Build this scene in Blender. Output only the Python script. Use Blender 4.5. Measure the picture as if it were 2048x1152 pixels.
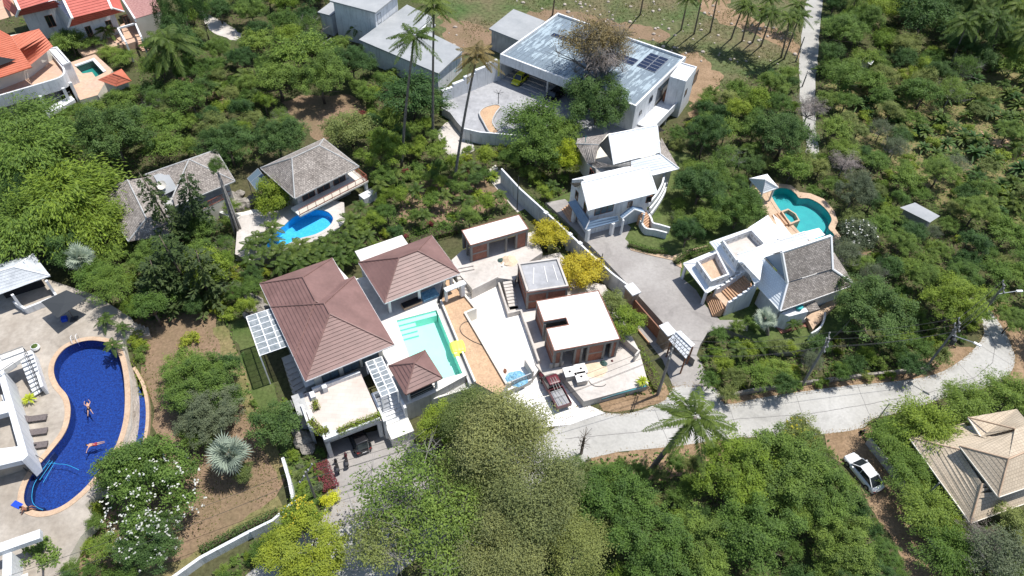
import bpy, math, random
import numpy as np
from mathutils import Vector, Matrix

for o in list(bpy.data.objects): bpy.data.objects.remove(o)
S = bpy.context.scene
COL = S.collection
rnd = random.Random(7)

# ------------------------------------------------------------------ camera
F, NX, NY, H = 1421.0, 960.0, 1880.0, 67.0          # focal length in px of a 2048 wide frame, nadir point, height in m
n_ = Vector((NX-1024, -(NY-576), -F)).normalized()
c_ = Vector((0, 0, -1))
y_ = (c_ - c_.dot(n_)*n_).normalized(); z_ = -n_; x_ = y_.cross(z_)
R3 = Matrix((x_, y_, z_))                            # camera axes -> world axes
cam = bpy.data.objects.new('camera', bpy.data.cameras.new('camera')); COL.objects.link(cam)
cam.matrix_world = Matrix.Translation((0, 0, H)) @ R3.to_4x4()
cam.data.sensor_width = 36; cam.data.lens = 36*F/2048; cam.data.clip_start = 1; cam.data.clip_end = 3000
S.camera = cam

# ------------------------------------------------------------------ sky, sun, exposure
SUN = Vector((0.33, 0.17, 1.0)).normalized()
W = bpy.data.worlds.new('World'); S.world = W; W.use_nodes = True
nt = W.node_tree; bg = nt.nodes['Background']
sky = nt.nodes.new('ShaderNodeTexSky'); sky.sky_type = 'NISHITA'; sky.sun_disc = False
sky.sun_elevation = math.asin(SUN.z); sky.sun_rotation = math.atan2(SUN.x, SUN.y)
nt.links.new(sky.outputs[0], bg.inputs[0]); bg.inputs[1].default_value = 0.125
sl = bpy.data.lights.new('sun', 'SUN'); sl.energy = 4.7; sl.angle = math.radians(0.53); sl.color = (1.0, 0.965, 0.91)
so = bpy.data.objects.new('sun', sl); COL.objects.link(so); so.location = (60, 30, 150)
so.rotation_euler = SUN.to_track_quat('Z', 'Y').to_euler()
S.view_settings.view_transform = 'Standard'; S.view_settings.look = 'None'
S.view_settings.gamma = 1; S.view_settings.use_curve_mapping = False
S.view_settings.exposure = 0.27
S.render.engine = 'CYCLES'
S.cycles.max_bounces = 6; S.cycles.transparent_max_bounces = 8; S.cycles.diffuse_bounces = 3

# ------------------------------------------------------------------ geometry helpers
def P(u, v, z=0.0):
    """the point of the place that stands at height z on the sight line of photo pixel u, v"""
    d = R3 @ Vector((u-1024, -(v-576), -F)); t = (z-H)/d.z
    return Vector((d.x*t, d.y*t, z))
def proj(p):
    c = R3.transposed() @ (Vector(p)-Vector((0, 0, H)))
    return 1024-F*c.x/c.z, 576+F*c.y/c.z

class Fr:
    """a local level frame: origin, turned by an angle"""
    def __init__(s, o, a): s.o = Vector((o[0], o[1])); s.a = a; s.c = math.cos(a); s.s = math.sin(a)
    def w(s, x, y, z=0): return Vector((s.o.x+x*s.c-y*s.s, s.o.y+x*s.s+y*s.c, z))
    def l(s, p): d = Vector((p[0], p[1]))-s.o; return (d.x*s.c+d.y*s.s, -d.x*s.s+d.y*s.c)
    def px(s, u, v, z=0): return s.l(P(u, v, z))
def fr(A, B, z=0):
    a, b = P(*A, z), P(*B, z); return Fr(a, math.atan2(b.y-a.y, b.x-a.x))

class MB:
    def __init__(s): s.v = []; s.f = []; s.uv = []; s.mi = []; s.m = 0
    def face(s, pts, uv=None):
        i = len(s.v); s.v += [tuple(p) for p in pts]; s.f.append(tuple(range(i, i+len(pts))))
        s.uv.append(uv); s.mi.append(s.m)
    def box(s, f, x0, y0, z0, x1, y1, z1):
        p = [f.w(x, y, z) for z in (z0, z1) for x, y in ((x0, y0), (x1, y0), (x1, y1), (x0, y1))]
        for q in ((3, 2, 1, 0), (4, 5, 6, 7), (0, 1, 5, 4), (1, 2, 6, 5), (2, 3, 7, 6), (3, 0, 4, 7)): s.face([p[i] for i in q])
        return s
    def prism(s, poly, z0, z1, bottom=False):
        poly = [Vector((p[0], p[1])) for p in poly]
        ar = sum(poly[i-1].x*poly[i].y-poly[i].x*poly[i-1].y for i in range(len(poly)))
        if ar < 0: poly = poly[::-1]
        n = len(poly)
        s.face([(p.x, p.y, z1) for p in poly])
        if bottom: s.face([(p.x, p.y, z0) for p in poly[::-1]])
        for i in range(n):
            a, b = poly[i-1], poly[i]; s.face([(a.x, a.y, z0), (b.x, b.y, z0), (b.x, b.y, z1), (a.x, a.y, z1)])
        return s
    def bar(s, a, b, r, n=4, r2=None, cap=True):
        a, b = Vector(a), Vector(b); d = (b-a)
        if d.length < 1e-6: return s
        d.normalize(); u = d.orthogonal().normalized() if abs(d.z) > .95 else d.cross(Vector((0, 0, 1))).normalized()
        w = d.cross(u); r2 = r if r2 is None else r2; off = math.pi/4 if n == 4 else 0
        A = [a+(u*math.cos(off+2*math.pi*k/n)+w*math.sin(off+2*math.pi*k/n))*r for k in range(n)]
        B = [b+(u*math.cos(off+2*math.pi*k/n)+w*math.sin(off+2*math.pi*k/n))*r2 for k in range(n)]
        for k in range(n): s.face([A[k-1], A[k], B[k], B[k-1]])
        if cap: s.face(A[::-1]); s.face(B)
        return s
    def tube(s, pts, r, n=6, taper=None):
        """a bent tube with shared rings"""
        pts = [Vector(p) for p in pts]; rings = []
        for i, p in enumerate(pts):
            d = (pts[min(i+1, len(pts)-1)]-pts[max(i-1, 0)]).normalized()
            u = d.orthogonal().normalized() if abs(d.z) > .95 else d.cross(Vector((0, 0, 1))).normalized()
            if rings and (u.dot(lu) < 0): u = -u
            lu = u; w = d.cross(u); rr = r if taper is None else r+(taper-r)*i/(len(pts)-1)
            base = len(s.v); s.v += [tuple(p+(u*math.cos(2*math.pi*k/n)+w*math.sin(2*math.pi*k/n))*rr) for k in range(n)]; rings.append(base)
        for a, b in zip(rings, rings[1:]):
            for k in range(n):
                s.f.append((a+k, a+(k+1) % n, b+(k+1) % n, b+k)); s.uv.append(None); s.mi.append(s.m)
        s.f.append(tuple(rings[0]+k for k in range(n))[::-1]); s.uv.append(None); s.mi.append(s.m)
        s.f.append(tuple(rings[-1]+k for k in range(n))); s.uv.append(None); s.mi.append(s.m)
        return s
    def lathe(s, c, prof, n=12, ang=0, sx=1, sy=1):
        c = Vector(c); rings = []
        for r, z in prof:
            base = len(s.v); s.v += [(c.x+sx*r*math.cos(ang+2*math.pi*k/n), c.y+sy*r*math.sin(ang+2*math.pi*k/n), c.z+z) for k in range(n)]; rings.append(base)
        for a, b in zip(rings, rings[1:]):
            for k in range(n):
                s.f.append((a+k, a+(k+1) % n, b+(k+1) % n, b+k)); s.uv.append(None); s.mi.append(s.m)
        s.f.append(tuple(rings[-1]+k for k in range(n))); s.uv.append(None); s.mi.append(s.m)
        return s
    def strip(s, path, w, z0, z1):
        """a wall or band of width w along a path of xy points (centre line)"""
        path = [Vector((p[0], p[1])) for p in path]; L, Rr = [], []
        for i, p in enumerate(path):
            d0 = (p-path[i-1]).normalized() if i else (path[1]-p).normalized()
            d1 = (path[i+1]-p).normalized() if i < len(path)-1 else d0
            d = (d0+d1).normalized(); k = 1/max(.5, d.dot(d0)); nn = Vector((-d.y, d.x))*w/2*k
            L.append(p+nn); Rr.append(p-nn)
        for i in range(len(path)-1):
            a, b, c, d = Rr[i], Rr[i+1], L[i+1], L[i]
            s.face([(q.x, q.y, z1) for q in (a, b, c, d)])
            for p0, p1 in ((a, b), (c, d)): s.face([(p0.x, p0.y, z0), (p1.x, p1.y, z0), (p1.x, p1.y, z1), (p0.x, p0.y, z1)])
        for p0, p1 in ((L[0], Rr[0]), (Rr[-1], L[-1])): s.face([(p0.x, p0.y, z0), (p1.x, p1.y, z0), (p1.x, p1.y, z1), (p0.x, p0.y, z1)])
        return s
    def courses(s, pts, step=0.33, t=0.035):
        """a roof slope laid in overlapping courses, each lifted at its lower edge"""
        pts = [Vector(p) for p in pts]; nrm = Vector()
        for i in range(len(pts)): nrm += pts[i-1].cross(pts[i])
        nrm.normalize()
        if nrm.z < 0: nrm = -nrm; pts = pts[::-1]
        up = Vector((0, 0, 1)); up = (up-up.dot(nrm)*nrm)
        if up.length < 1e-4: s.face(pts); return s
        up.normalize(); hz = up.cross(nrm); o = pts[0]
        h = [(p-o).dot(up) for p in pts]; lo, hi = min(h), max(h); k = max(1, round((hi-lo)/step)); st = (hi-lo)/k
        for j in range(k):
            a, b = lo+j*st, lo+(j+1)*st
            poly = clip(clip(pts, o, up, a, 1), o, up, b, -1)
            if len(poly) < 3: continue
            q = []; uv = []
            for p in poly:
                d = (p-o).dot(up); q.append(p+nrm*t*(1-(d-a)/st)); uv.append(((p-o).dot(hz), d-lo))
            s.face(q, uv)
            e = [p for p in poly if abs((p-o).dot(up)-a) < 1e-4]
            if len(e) >= 2:
                e.sort(key=lambda p: p.dot(hz)); a0, a1 = e[0], e[-1]
                s.face([a0-nrm*.02, a0+nrm*t, a1+nrm*t, a1-nrm*.02] if hz.cross(nrm).dot(up) > 0 else [a1-nrm*.02, a1+nrm*t, a0+nrm*t, a0-nrm*.02])
        return s
def clip(poly, o, up, lim, sg):
    out = []
    for i in range(len(poly)):
        p, q = poly[i-1], poly[i]; a = ((p-o).dot(up)-lim)*sg; b = ((q-o).dot(up)-lim)*sg
        if (a < -1e-7) != (b < -1e-7): out.append(p+(q-p)*(a/(a-b)))
        if b >= -1e-7: out.append(q)
    return out

MATS = {}
def mesh(name, mb, mats, smooth=False):
    me = bpy.data.meshes.new(name); me.from_pydata(mb.v, [], mb.f)
    if not isinstance(mats, (list, tuple)): mats = [mats]
    for m in mats: me.materials.append(MATS[m] if isinstance(m, str) else m)
    if any(mb.mi): me.polygons.foreach_set('material_index', mb.mi)
    if any(u is not None for u in mb.uv):
        L = me.uv_layers.new(name='UVMap'); buf = []
        for u, f in zip(mb.uv, mb.f): buf += [c for p in (u if u is not None else [(0, 0)]*len(f)) for c in p]
        L.data.foreach_set('uv', buf)
    if smooth: me.polygons.foreach_set('use_smooth', [True]*len(mb.f))
    me.update(); return me
def link(name, me, parent=None, smooth=False):
    o = bpy.data.objects.new(name, me); COL.objects.link(o)
    if parent is not None:
        o.parent = parent; T = Vector(parent.get('_b', (0, 0, 0)))
        # geometry is written in place coordinates: cancel the root's own place
        q = parent; loc = Vector()
        while q is not None: loc += q.location; q = q.parent
        o.location = -loc
    return o
def obj(name, mb, mats, parent=None, smooth=False, **k):
    o = link(name, mesh(name, mb, mats, smooth), parent)
    for a, b in k.items(): o[a] = b
    return o
def tag(o, label, cat, group=None):
    o['label'] = label; o['category'] = cat
    if group: o['group'] = group
    return o
LANDMARKS = []
def thing(name, label, cat, loc, group=None, mark=None):
    o = bpy.data.objects.new(name, None); COL.objects.link(o); o.location = loc; o.empty_display_size = .3
    tag(o, label, cat, group)
    if mark: LANDMARKS.append((mark, Vector((loc[0], loc[1]))))
    return o
def struct(name, mb, mats, **k):
    o = obj(name, mb, mats, **k); o['kind'] = 'structure'; return o
def pxy(*pts, z=0): return [P(u, v, z).xy for u, v in pts]
def smooth_loop(pts, n=6, closed=True):
    """Catmull-Rom through points"""
    out = []; N = len(pts)
    rng = range(N) if closed else range(N-1)
    for i in rng:
        g = (lambda k: pts[k % N]) if closed else (lambda k: pts[min(max(k, 0), N-1)])
        p0, p1, p2, p3 = [Vector(g(i+k)) for k in (-1, 0, 1, 2)]
        for j in range(n):
            t = j/n; out.append(.5*((2*p1)+(p2-p0)*t+(2*p0-5*p1+4*p2-p3)*t*t+(3*p1-p0-3*p2+p3)*t**3))
    if not closed: out.append(Vector(pts[-1]))
    return out
def wobble(poly, step=.8, amp=.25, seed=1):
    r = random.Random(seed); out = []
    for i in range(len(poly)):
        a, b = Vector(poly[i-1]), Vector(poly[i]); k = max(1, int((b-a).length/step)); nn = Vector((-(b-a).y, (b-a).x)).normalized()
        for j in range(k): out.append(a+(b-a)*j/k+nn*r.uniform(-amp, amp))
    return out
def cut_copy(root, loc=None, rz=None, sc=None, mats=None):
    """copy a thing with its parts and their sub-parts"""
    r = root.copy(); COL.objects.link(r)
    if loc is not None: r.location = loc
    if rz is not None: r.rotation_euler = (0, 0, rz)
    if sc is not None: r.scale = sc
    def kids(src, dst):
        for ch in src.children:
            c = ch.copy(); COL.objects.link(c); c.parent = dst
            kids(ch, c)
    kids(root, r)
    return r

# ------------------------------------------------------------------ materials
def mat(name, col, rough=.8, spec=.3, metal=0, noise=None, bump=None, tex=None, trans=None, alpha=None, emis=None):
    """noise=(scale, dark, light, detail) mixes tone; bump=(scale, strength)"""
    m = bpy.data.materials.new(name); m.use_nodes = True; t = m.node_tree; N = t.nodes; L = t.links
    b = N['Principled BSDF']; b.inputs['Roughness'].default_value = rough; b.inputs['Metallic'].default_value = metal
    b.inputs['Specular IOR Level'].default_value = spec
    b.inputs['Base Color'].default_value = (*col, 1)
    src = None
    tc = N.new('ShaderNodeTexCoord'); co = tc.outputs['Object']
    if noise:
        for k, (sc, lo, hi, det) in enumerate(noise if isinstance(noise, list) else [noise]):
            nz = N.new('ShaderNodeTexNoise'); nz.inputs['Scale'].default_value = sc; nz.inputs['Detail'].default_value = det
            nz.inputs['Roughness'].default_value = .6
            L.new(co, nz.inputs['Vector'])
            mr = N.new('ShaderNodeMapRange'); mr.inputs[1].default_value = .32; mr.inputs[2].default_value = .68
            mr.inputs[3].default_value = 0; mr.inputs[4].default_value = 1; L.new(nz.outputs['Fac'], mr.inputs[0])
            mx = N.new('ShaderNodeMix'); mx.data_type = 'RGBA'; mx.inputs[6].default_value = (*lo, 1); mx.inputs[7].default_value = (*hi, 1)
            L.new(mr.outputs[0], mx.inputs[0])
            if src is not None:
                m2 = N.new('ShaderNodeMix'); m2.data_type = 'RGBA'; m2.blend_type = 'MULTIPLY'; m2.inputs[0].default_value = 1
                L.new(src, m2.inputs[6]); L.new(mx.outputs[2], m2.inputs[7]); src = m2.outputs[2]
            else: src = mx.outputs[2]
    if tex: src = tex(t, co, src)
    if src is not None: L.new(src, b.inputs['Base Color'])
    if bump:
        nz = N.new('ShaderNodeTexNoise'); nz.inputs['Scale'].default_value = bump[0]; nz.inputs['Detail'].default_value = 5; L.new(co, nz.inputs['Vector'])
        bp = N.new('ShaderNodeBump'); bp.inputs['Strength'].default_value = bump[1]; bp.inputs['Distance'].default_value = bump[2] if len(bump) > 2 else .05
        L.new(nz.outputs['Fac'], bp.inputs['Height']); L.new(bp.outputs[0], b.inputs['Normal'])
    if trans: b.inputs['Transmission Weight'].default_value = trans; b.inputs['IOR'].default_value = 1.33
    if alpha is not None: b.inputs['Alpha'].default_value = alpha
    MATS[name] = m; return m
def g(v, w=0): return (v*(1+w), v, v*(1-w))
def streaks(t, co, src):
    N, L = t.nodes, t.links
    mp = N.new('ShaderNodeMapping'); mp.inputs['Scale'].default_value = (2.2, 2.2, .25); L.new(co, mp.inputs[0])
    w = N.new('ShaderNodeTexNoise'); w.inputs['Scale'].default_value = 1.2; w.inputs['Detail'].default_value = 7; w.inputs['Roughness'].default_value = .65; L.new(mp.outputs[0], w.inputs['Vector'])
    mr = N.new('ShaderNodeMapRange'); mr.inputs[1].default_value = .5; mr.inputs[2].default_value = .72; mr.inputs[3].default_value = 1; mr.inputs[4].default_value = .66; L.new(w.outputs['Fac'], mr.inputs[0])
    m2 = N.new('ShaderNodeMix'); m2.data_type = 'RGBA'; m2.blend_type = 'MULTIPLY'; m2.inputs[0].default_value = 1
    L.new(src, m2.inputs[6]); L.new(mr.outputs[0], m2.inputs[7]); return m2.outputs[2]
def brick_tex(sx, sy, dark, spread, mort=.02, use_uv=True, mcol=None, c2=None):
    def f(t, co, src):
        N, L = t.nodes, t.links
        tc = N.new('ShaderNodeTexCoord'); br = N.new('ShaderNodeTexBrick')
        L.new(tc.outputs['UV'] if use_uv else tc.outputs['Object'], br.inputs['Vector'])
        br.inputs['Scale'].default_value = 1; br.inputs['Brick Width'].default_value = sx; br.inputs['Row Height'].default_value = sy
        br.inputs['Mortar Size'].default_value = mort; br.inputs['Color1'].default_value = (*g(1-spread), 1); br.inputs['Color2'].default_value = (*(c2 or g(1+spread)), 1)
        br.inputs['Mortar'].default_value = (*(mcol or g(dark)), 1)
        m2 = N.new('ShaderNodeMix'); m2.data_type = 'RGBA'; m2.blend_type = 'MULTIPLY'; m2.inputs[0].default_value = 1
        if src is None:
            b = N['Principled BSDF']; m2.inputs[6].default_value = b.inputs['Base Color'].default_value
        else: L.new(src, m2.inputs[6])
        L.new(br.outputs[0], m2.inputs[7]); return m2.outputs[2]
    return f
mat('ground', (.1, .09, .05), 1, .1, noise=[(.12, (.10, .085, .05), (.065, .085, .03), 6), (2.5, g(.65), g(1.25), 6)], bump=(6, .4, .1))
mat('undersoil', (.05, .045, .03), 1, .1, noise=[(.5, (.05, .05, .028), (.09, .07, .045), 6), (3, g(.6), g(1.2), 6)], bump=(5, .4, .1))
mat('grass_slope', (.08, .12, .04), 1, .1, noise=[(.09, (.165, .13, .08), (.07, .115, .038), 8), (1.5, g(.6), g(1.35), 7)], bump=(5, .5, .1))
mat('lawn_brown', (.2, .15, .1), 1, .1, noise=[(.25, (.25, .17, .115), (.18, .135, .08), 8), (3, g(.75), g(1.2), 7)], bump=(9, .3, .05))
mat('lawn_dry', (.2, .17, .1), 1, .1, noise=[(.35, (.24, .19, .1), (.13, .14, .05), 8), (3, g(.7), g(1.25), 7)], bump=(9, .4, .08))
mat('lawn_green', (.09, .13, .04), 1, .1, noise=[(.3, (.11, .13, .05), (.07, .11, .03), 8), (3, g(.7), g(1.25), 7)], bump=(9, .4, .08))
mat('dirt', (.3, .2, .12), 1, .1, noise=[(.4, (.34, .235, .15), (.22, .15, .09), 8), (3.5, g(.7), g(1.2), 7)], bump=(6, .5, .1))
mat('orange_soil', (.5, .3, .16), 1, .1, noise=[(.7, (.56, .38, .24), (.46, .31, .2), 7), (5, g(.8), g(1.15), 6)], bump=(8, .5, .06))
def stains(t, co, src):
    N, L = t.nodes, t.links
    w = N.new('ShaderNodeTexNoise'); w.inputs['Scale'].default_value = .22; w.inputs['Detail'].default_value = 9; w.inputs['Roughness'].default_value = .72; w.inputs['Distortion'].default_value = 1.2
    L.new(co, w.inputs['Vector'])
    mr = N.new('ShaderNodeMapRange'); mr.inputs[1].default_value = .5; mr.inputs[2].default_value = .75; mr.inputs[3].default_value = 1; mr.inputs[4].default_value = .7; L.new(w.outputs['Fac'], mr.inputs[0])
    m2 = N.new('ShaderNodeMix'); m2.data_type = 'RGBA'; m2.blend_type = 'MULTIPLY'; m2.inputs[0].default_value = 1
    L.new(src, m2.inputs[6]); L.new(mr.outputs[0], m2.inputs[7]); return m2.outputs[2]
mat('road', (.5, .48, .45), .9, .2, noise=[(.15, (.37, .36, .335), (.47, .46, .435), 7), (3, g(.9), g(1.06), 6)], tex=stains, bump=(30, .15, .01))
mat('road_far', (.42, .4, .37), .9, .2, noise=[(.15, (.34, .33, .31), (.43, .42, .39), 7), (4, g(.9), g(1.05), 6)], tex=stains)
mat('drive', (.4, .37, .34), .9, .2, noise=[(.2, (.27, .25, .235), (.37, .35, .33), 8), (3, g(.9), g(1.06), 6)], tex=stains, bump=(30, .15, .01))
mat('court', (.33, .33, .34), .85, .3, noise=[(.2, (.27, .275, .29), (.42, .42, .43), 8), (1.3, g(.85), g(1.1), 7)], tex=stains)
mat('new_concrete', (.75, .73, .7), .9, .2, noise=[(.3, (.74, .72, .69), (.82, .8, .77), 6), (3, g(.95), g(1.03), 5)])
mat('pale_concrete', (.6, .56, .52), .9, .2, noise=[(.3, (.46, .42, .38), (.6, .56, .52), 7), (3, g(.9), g(1.05), 5)], tex=stains)
mat('raw_concrete', (.33, .32, .3), .9, .2, noise=[(.8, (.19, .185, .175), (.29, .28, .265), 7), (6, g(.85), g(1.1), 6)], bump=(20, .3, .02))
mat('grey_concrete', (.42, .41, .4), .9, .2, noise=[(.8, (.36, .35, .34), (.48, .47, .45), 7)], bump=(20, .2, .02))
mat('deck_stone', (.5, .44, .36), .85, .3, noise=[(.3, (.3, .26, .215), (.44, .395, .34), 8), (2, g(.85), g(1.08), 6)], tex=stains)
mat('deck_white', (.8, .78, .74), .8, .3, noise=[(.8, (.62, .6, .56), (.74, .72, .68), 6), (2.5, g(.9), g(1.05), 6)])
mat('tan_tile', (.55, .36, .2), .7, .4, noise=[(.9, (.43, .3, .2), (.55, .4, .28), 6), (5, g(.85), g(1.1), 5)])
mat('terrace_tile', (.55, .47, .42), .8, .3, noise=[(.5, (.52, .44, .39), (.62, .54, .49), 7)], tex=brick_tex(.9, .45, .82, .06, .012, use_uv=False))
mat('terracotta', (.55, .35, .24), .8, .3, noise=[(.4, (.58, .38, .26), (.5, .36, .28), 8), (2, g(.85), g(1.1), 7)])
mat('white_wall', (.78, .79, .8), .75, .3, noise=[(.7, (.63, .645, .66), (.74, .75, .76), 7), (2.5, g(.93), g(1.03), 7)], tex=streaks)
mat('cream_wall', (.7, .66, .58), .8, .3, noise=[(.7, (.62, .58, .5), (.72, .68, .6), 6)])
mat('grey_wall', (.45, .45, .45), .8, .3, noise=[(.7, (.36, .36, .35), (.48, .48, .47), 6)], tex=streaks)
mat('white_paint', (.8, .8, .8), .5, .4)
mat('white_roof', (.8, .83, .86), .55, .5, noise=[(1.1, (.74, .78, .81), (.83, .86, .88), 6)], tex=brick_tex(.33, .3, .82, .02, .02))
mat('mottled_roof', (.5,.52,.54), .6, .4, noise=[(.8, (.36,.385,.41), (.58,.605,.63), 8)], tex=brick_tex(.33, .3, .82, .02, .02))  # white-grey tile; roof patches and tree shade are both put into its colour
mat('blue_roof', (.18, .27, .38), .5, .5, noise=[(1.2, (.17, .25, .36), (.22, .31, .42), 5)], tex=brick_tex(.33, .3, .85, .03, .02))
mat('brown_roof', (.22, .12, .1), .5, .5, noise=[(.45, (.16, .088, .076), (.225, .127, .111), 8), (3, g(.92), g(1.06), 5)])
mat('red_roof', (.5, .1, .07), .6, .4, noise=[(.5, (.46, .1, .075), (.54, .135, .1), 6)], tex=brick_tex(.25, .3, .85, .05, .02))
mat('orange_roof', (.5, .15, .07), .6, .4, noise=[(.5, (.48, .13, .07), (.55, .17, .1), 6)], tex=brick_tex(.25, .3, .85, .05, .02))
mat('tan_roof', (.55, .43, .3), .8, .3, noise=[(.5, (.44, .36, .265), (.54, .45, .34), 6)], tex=brick_tex(.33, .33, .7, .06, .03))
mat('tile_grid', (.8,.82,.84), .5, .4, tex=brick_tex(.42,.42,.2,.02,.035))
mat('shingle', (.25, .22, .19), .95, .15, noise=[(.5, (.25, .22, .195), (.39, .35, .315), 8), (6, g(.75), g(1.3), 6)], tex=brick_tex(.26, .2, .5, .32, .03))
mat('lichen', (.35, .33, .3), .95, .15, noise=[(2.2, (.2, .19, .175), (.6, .58, .54), 9), (8, g(.7), g(1.3), 7)])
mat('roof_grey', (.4, .41, .41), .8, .3, noise=[(.25, (.27, .285, .295), (.36, .37, .375), 7), (2.5, g(.95), g(1.04), 5)])
mat('timber', (.2, .09, .05), .6, .4, noise=[(3, (.17, .07, .04), (.26, .12, .07), 5)])
mat('red_wood', (.32, .1, .06), .6, .4, noise=[(3, (.28, .08, .05), (.38, .13, .08), 5)])
mat('step_tile', (.62, .33, .15), .7, .4, noise=[(1.5, (.42, .25, .14), (.52, .32, .2), 5), (4, g(.85), g(1.1), 5)])
mat('brick_red', (.4, .17, .12), .9, .2, noise=[(1.5, (.22, .10, .075), (.32, .155, .11), 7), (7, g(.8), g(1.15), 5)])
mat('stone_pillar', (.3, .22, .17), .9, .2, noise=[(2, (.26, .18, .13), (.4, .32, .25), 7)], bump=(6, .8, .1))
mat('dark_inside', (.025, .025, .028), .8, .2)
mat('dark_metal', (.04, .04, .045), .4, .5, noise=[(2, (.03, .03, .035), (.06, .06, .065), 4)])
mat('steel', (.35, .37, .38), .4, .5, metal=.6)
mat('pole_concrete', (.2, .19, .18), .9, .2, noise=[(2, (.16, .155, .15), (.25, .24, .23), 6)])
mat('wire', (.05, .05, .05), .6, .3)
mat('glass', (.10, .14, .17), .08, .8)
mat('glass_dark', (.02, .025, .03), .08, .8)
mat('glass_roof', (.45, .5, .53), .15, .7, noise=[(1.5, (.25, .3, .33), (.6, .64, .66), 6)], alpha=.38)
mat('solar', (.008, .012, .035), .12, .8, tex=None)
mat('solar_frame', (.5, .52, .54), .4, .5, metal=.5)
mat('rubber', (.02, .02, .02), .9, .2)
mat('stone', (.3, .27, .24), .95, .2, noise=[(.9, (.2, .18, .16), (.38, .35, .31), 8), (5, g(.7), g(1.2), 7)], bump=(3, .8, .2))
mat('stone_pale', (.42, .36, .3), .95, .2, noise=[(.9, (.34, .29, .24), (.52, .46, .4), 8)], bump=(3, .8, .2))
mat('bark', (.14, .11, .09), 1, .1, noise=[(3, (.1, .08, .065), (.2, .165, .135), 7)], bump=(8, .6, .05))
mat('bark_grey', (.25, .235, .22), 1, .1, noise=[(3, (.17, .16, .15), (.33, .31, .29), 7)], bump=(8, .6, .05))
mat('palm_bark', (.2, .18, .16), 1, .1, noise=[(3, (.13, .115, .1), (.24, .215, .19), 7)], bump=(8, .6, .05))
mat('sand', (.6, .47, .34), 1, .1, noise=[(2, (.55, .42, .3), (.68, .56, .42), 7)])
mat('skin', (.55, .3, .2), .6, .4, noise=[(3, (.5, .27, .18), (.6, .35, .25), 3)])
mat('skin_tan', (.3, .14, .09), .6, .4)
mat('black_cloth', (.02, .02, .025), .9, .2)
mat('red_cloth', (.3, .04, .06), .9, .2)
mat('blue_cloth', (.02, .07, .5), .9, .2)
mat('teal_cloth', (.05, .35, .35), .9, .2)
mat('wicker', (.12, .1, .1), .8, .3, noise=[(6, (.1, .085, .085), (.16, .135, .13), 4)])
mat('umbrella_grey', (.045, .05, .055), .9, .2)
mat('yellow_float', (.75, .85, .12), .4, .5)
mat('blue_tarp', (.1, .32, .5), .5, .4, noise=[(3, (.07, .25, .42), (.3, .55, .7), 6)], bump=(4, .9, .2))
mat('tarp_dark', (.05, .1, .09), .6, .4, bump=(4, .9, .2))
mat('maroon', (.12, .02, .03), .35, .5, noise=[(2, (.1, .018, .025), (.15, .03, .04), 5)])
mat('car_white', (.8, .81, .82), .25, .6)
mat('car_black', (.015, .015, .018), .2, .7)
mat('car_yellow', (.55, .55, .03), .3, .6)
mat('tail_red', (.3, .01, .01), .3, .6)
mat('pink_wood', (.3, .16, .15), .8, .3, noise=[(3, (.25, .12, .11), (.42, .24, .22), 6)])
mat('flower_pot', (.7, .7, .7), .5, .5)
mat('cyan_pipe', (.08, .45, .5), .5, .5)
def strip_roof(t, co, src):
    """weathered blue metal sheet: pale worn flakes running along the sheets"""
    N, L = t.nodes, t.links
    tc = N.new('ShaderNodeTexCoord'); mp = N.new('ShaderNodeMapping'); mp.inputs['Scale'].default_value = (1.6, .28, 1); L.new(tc.outputs['UV'], mp.inputs[0])
    nz = N.new('ShaderNodeTexNoise'); nz.inputs['Scale'].default_value = 1.3; nz.inputs['Detail'].default_value = 4; nz.inputs['Roughness'].default_value = .6; L.new(mp.outputs[0], nz.inputs[0])
    n2 = N.new('ShaderNodeTexNoise'); n2.inputs['Scale'].default_value = .12; n2.inputs['Detail'].default_value = 2; L.new(tc.outputs['UV'], n2.inputs[0])
    ad = N.new('ShaderNodeMath'); ad.operation = 'ADD'; L.new(nz.outputs['Fac'], ad.inputs[0]); L.new(n2.outputs['Fac'], ad.inputs[1])
    mr = N.new('ShaderNodeMapRange'); mr.inputs[1].default_value = 1.0; mr.inputs[2].default_value = 1.06; L.new(ad.outputs[0], mr.inputs[0])
    mx = N.new('ShaderNodeMix'); mx.data_type = 'RGBA'; mx.inputs[6].default_value = (.165, .21, .25, 1); mx.inputs[7].default_value = (.33, .405, .45, 1); L.new(mr.outputs[0], mx.inputs[0])
    return mx.outputs[2]
mat('sheet_roof', (.25, .32, .38), .55, .5, tex=strip_roof)
def water(name, col, deep, rough=.03, tile=None, glint=0):
    def f(t, co, src):
        N, L = t.nodes, t.links
        nz = N.new('ShaderNodeTexNoise'); nz.inputs['Scale'].default_value = tile or 1.2; nz.inputs['Detail'].default_value = 4; nz.inputs['Roughness'].default_value = .7; L.new(co, nz.inputs['Vector'])
        mr = N.new('ShaderNodeMapRange'); mr.inputs[1].default_value = .35; mr.inputs[2].default_value = .68; L.new(nz.outputs['Fac'], mr.inputs[0])
        mx = N.new('ShaderNodeMix'); mx.data_type = 'RGBA'; mx.inputs[6].default_value = (*deep, 1); mx.inputs[7].default_value = (*col, 1); L.new(mr.outputs[0], mx.inputs[0])
        return mx.outputs[2]
    return mat(name, col, .5, .4, tex=f)
water('blue_sparkle_mosaic', (.012, .068, .33), (.003, .014, .11), tile=5.5)  # navy basin; lighter flecks paint the sparkle of the water into the mosaic
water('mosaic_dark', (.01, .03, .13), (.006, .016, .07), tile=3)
water('sky_mosaic', (.06, .5, .85), (.03, .38, .7), tile=3)
water('mint_basin', (.42, .83, .71), (.39, .80, .68), tile=.6)
water('teal_basin', (.02, .36, .36), (.015, .3, .32), tile=.6)
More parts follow.
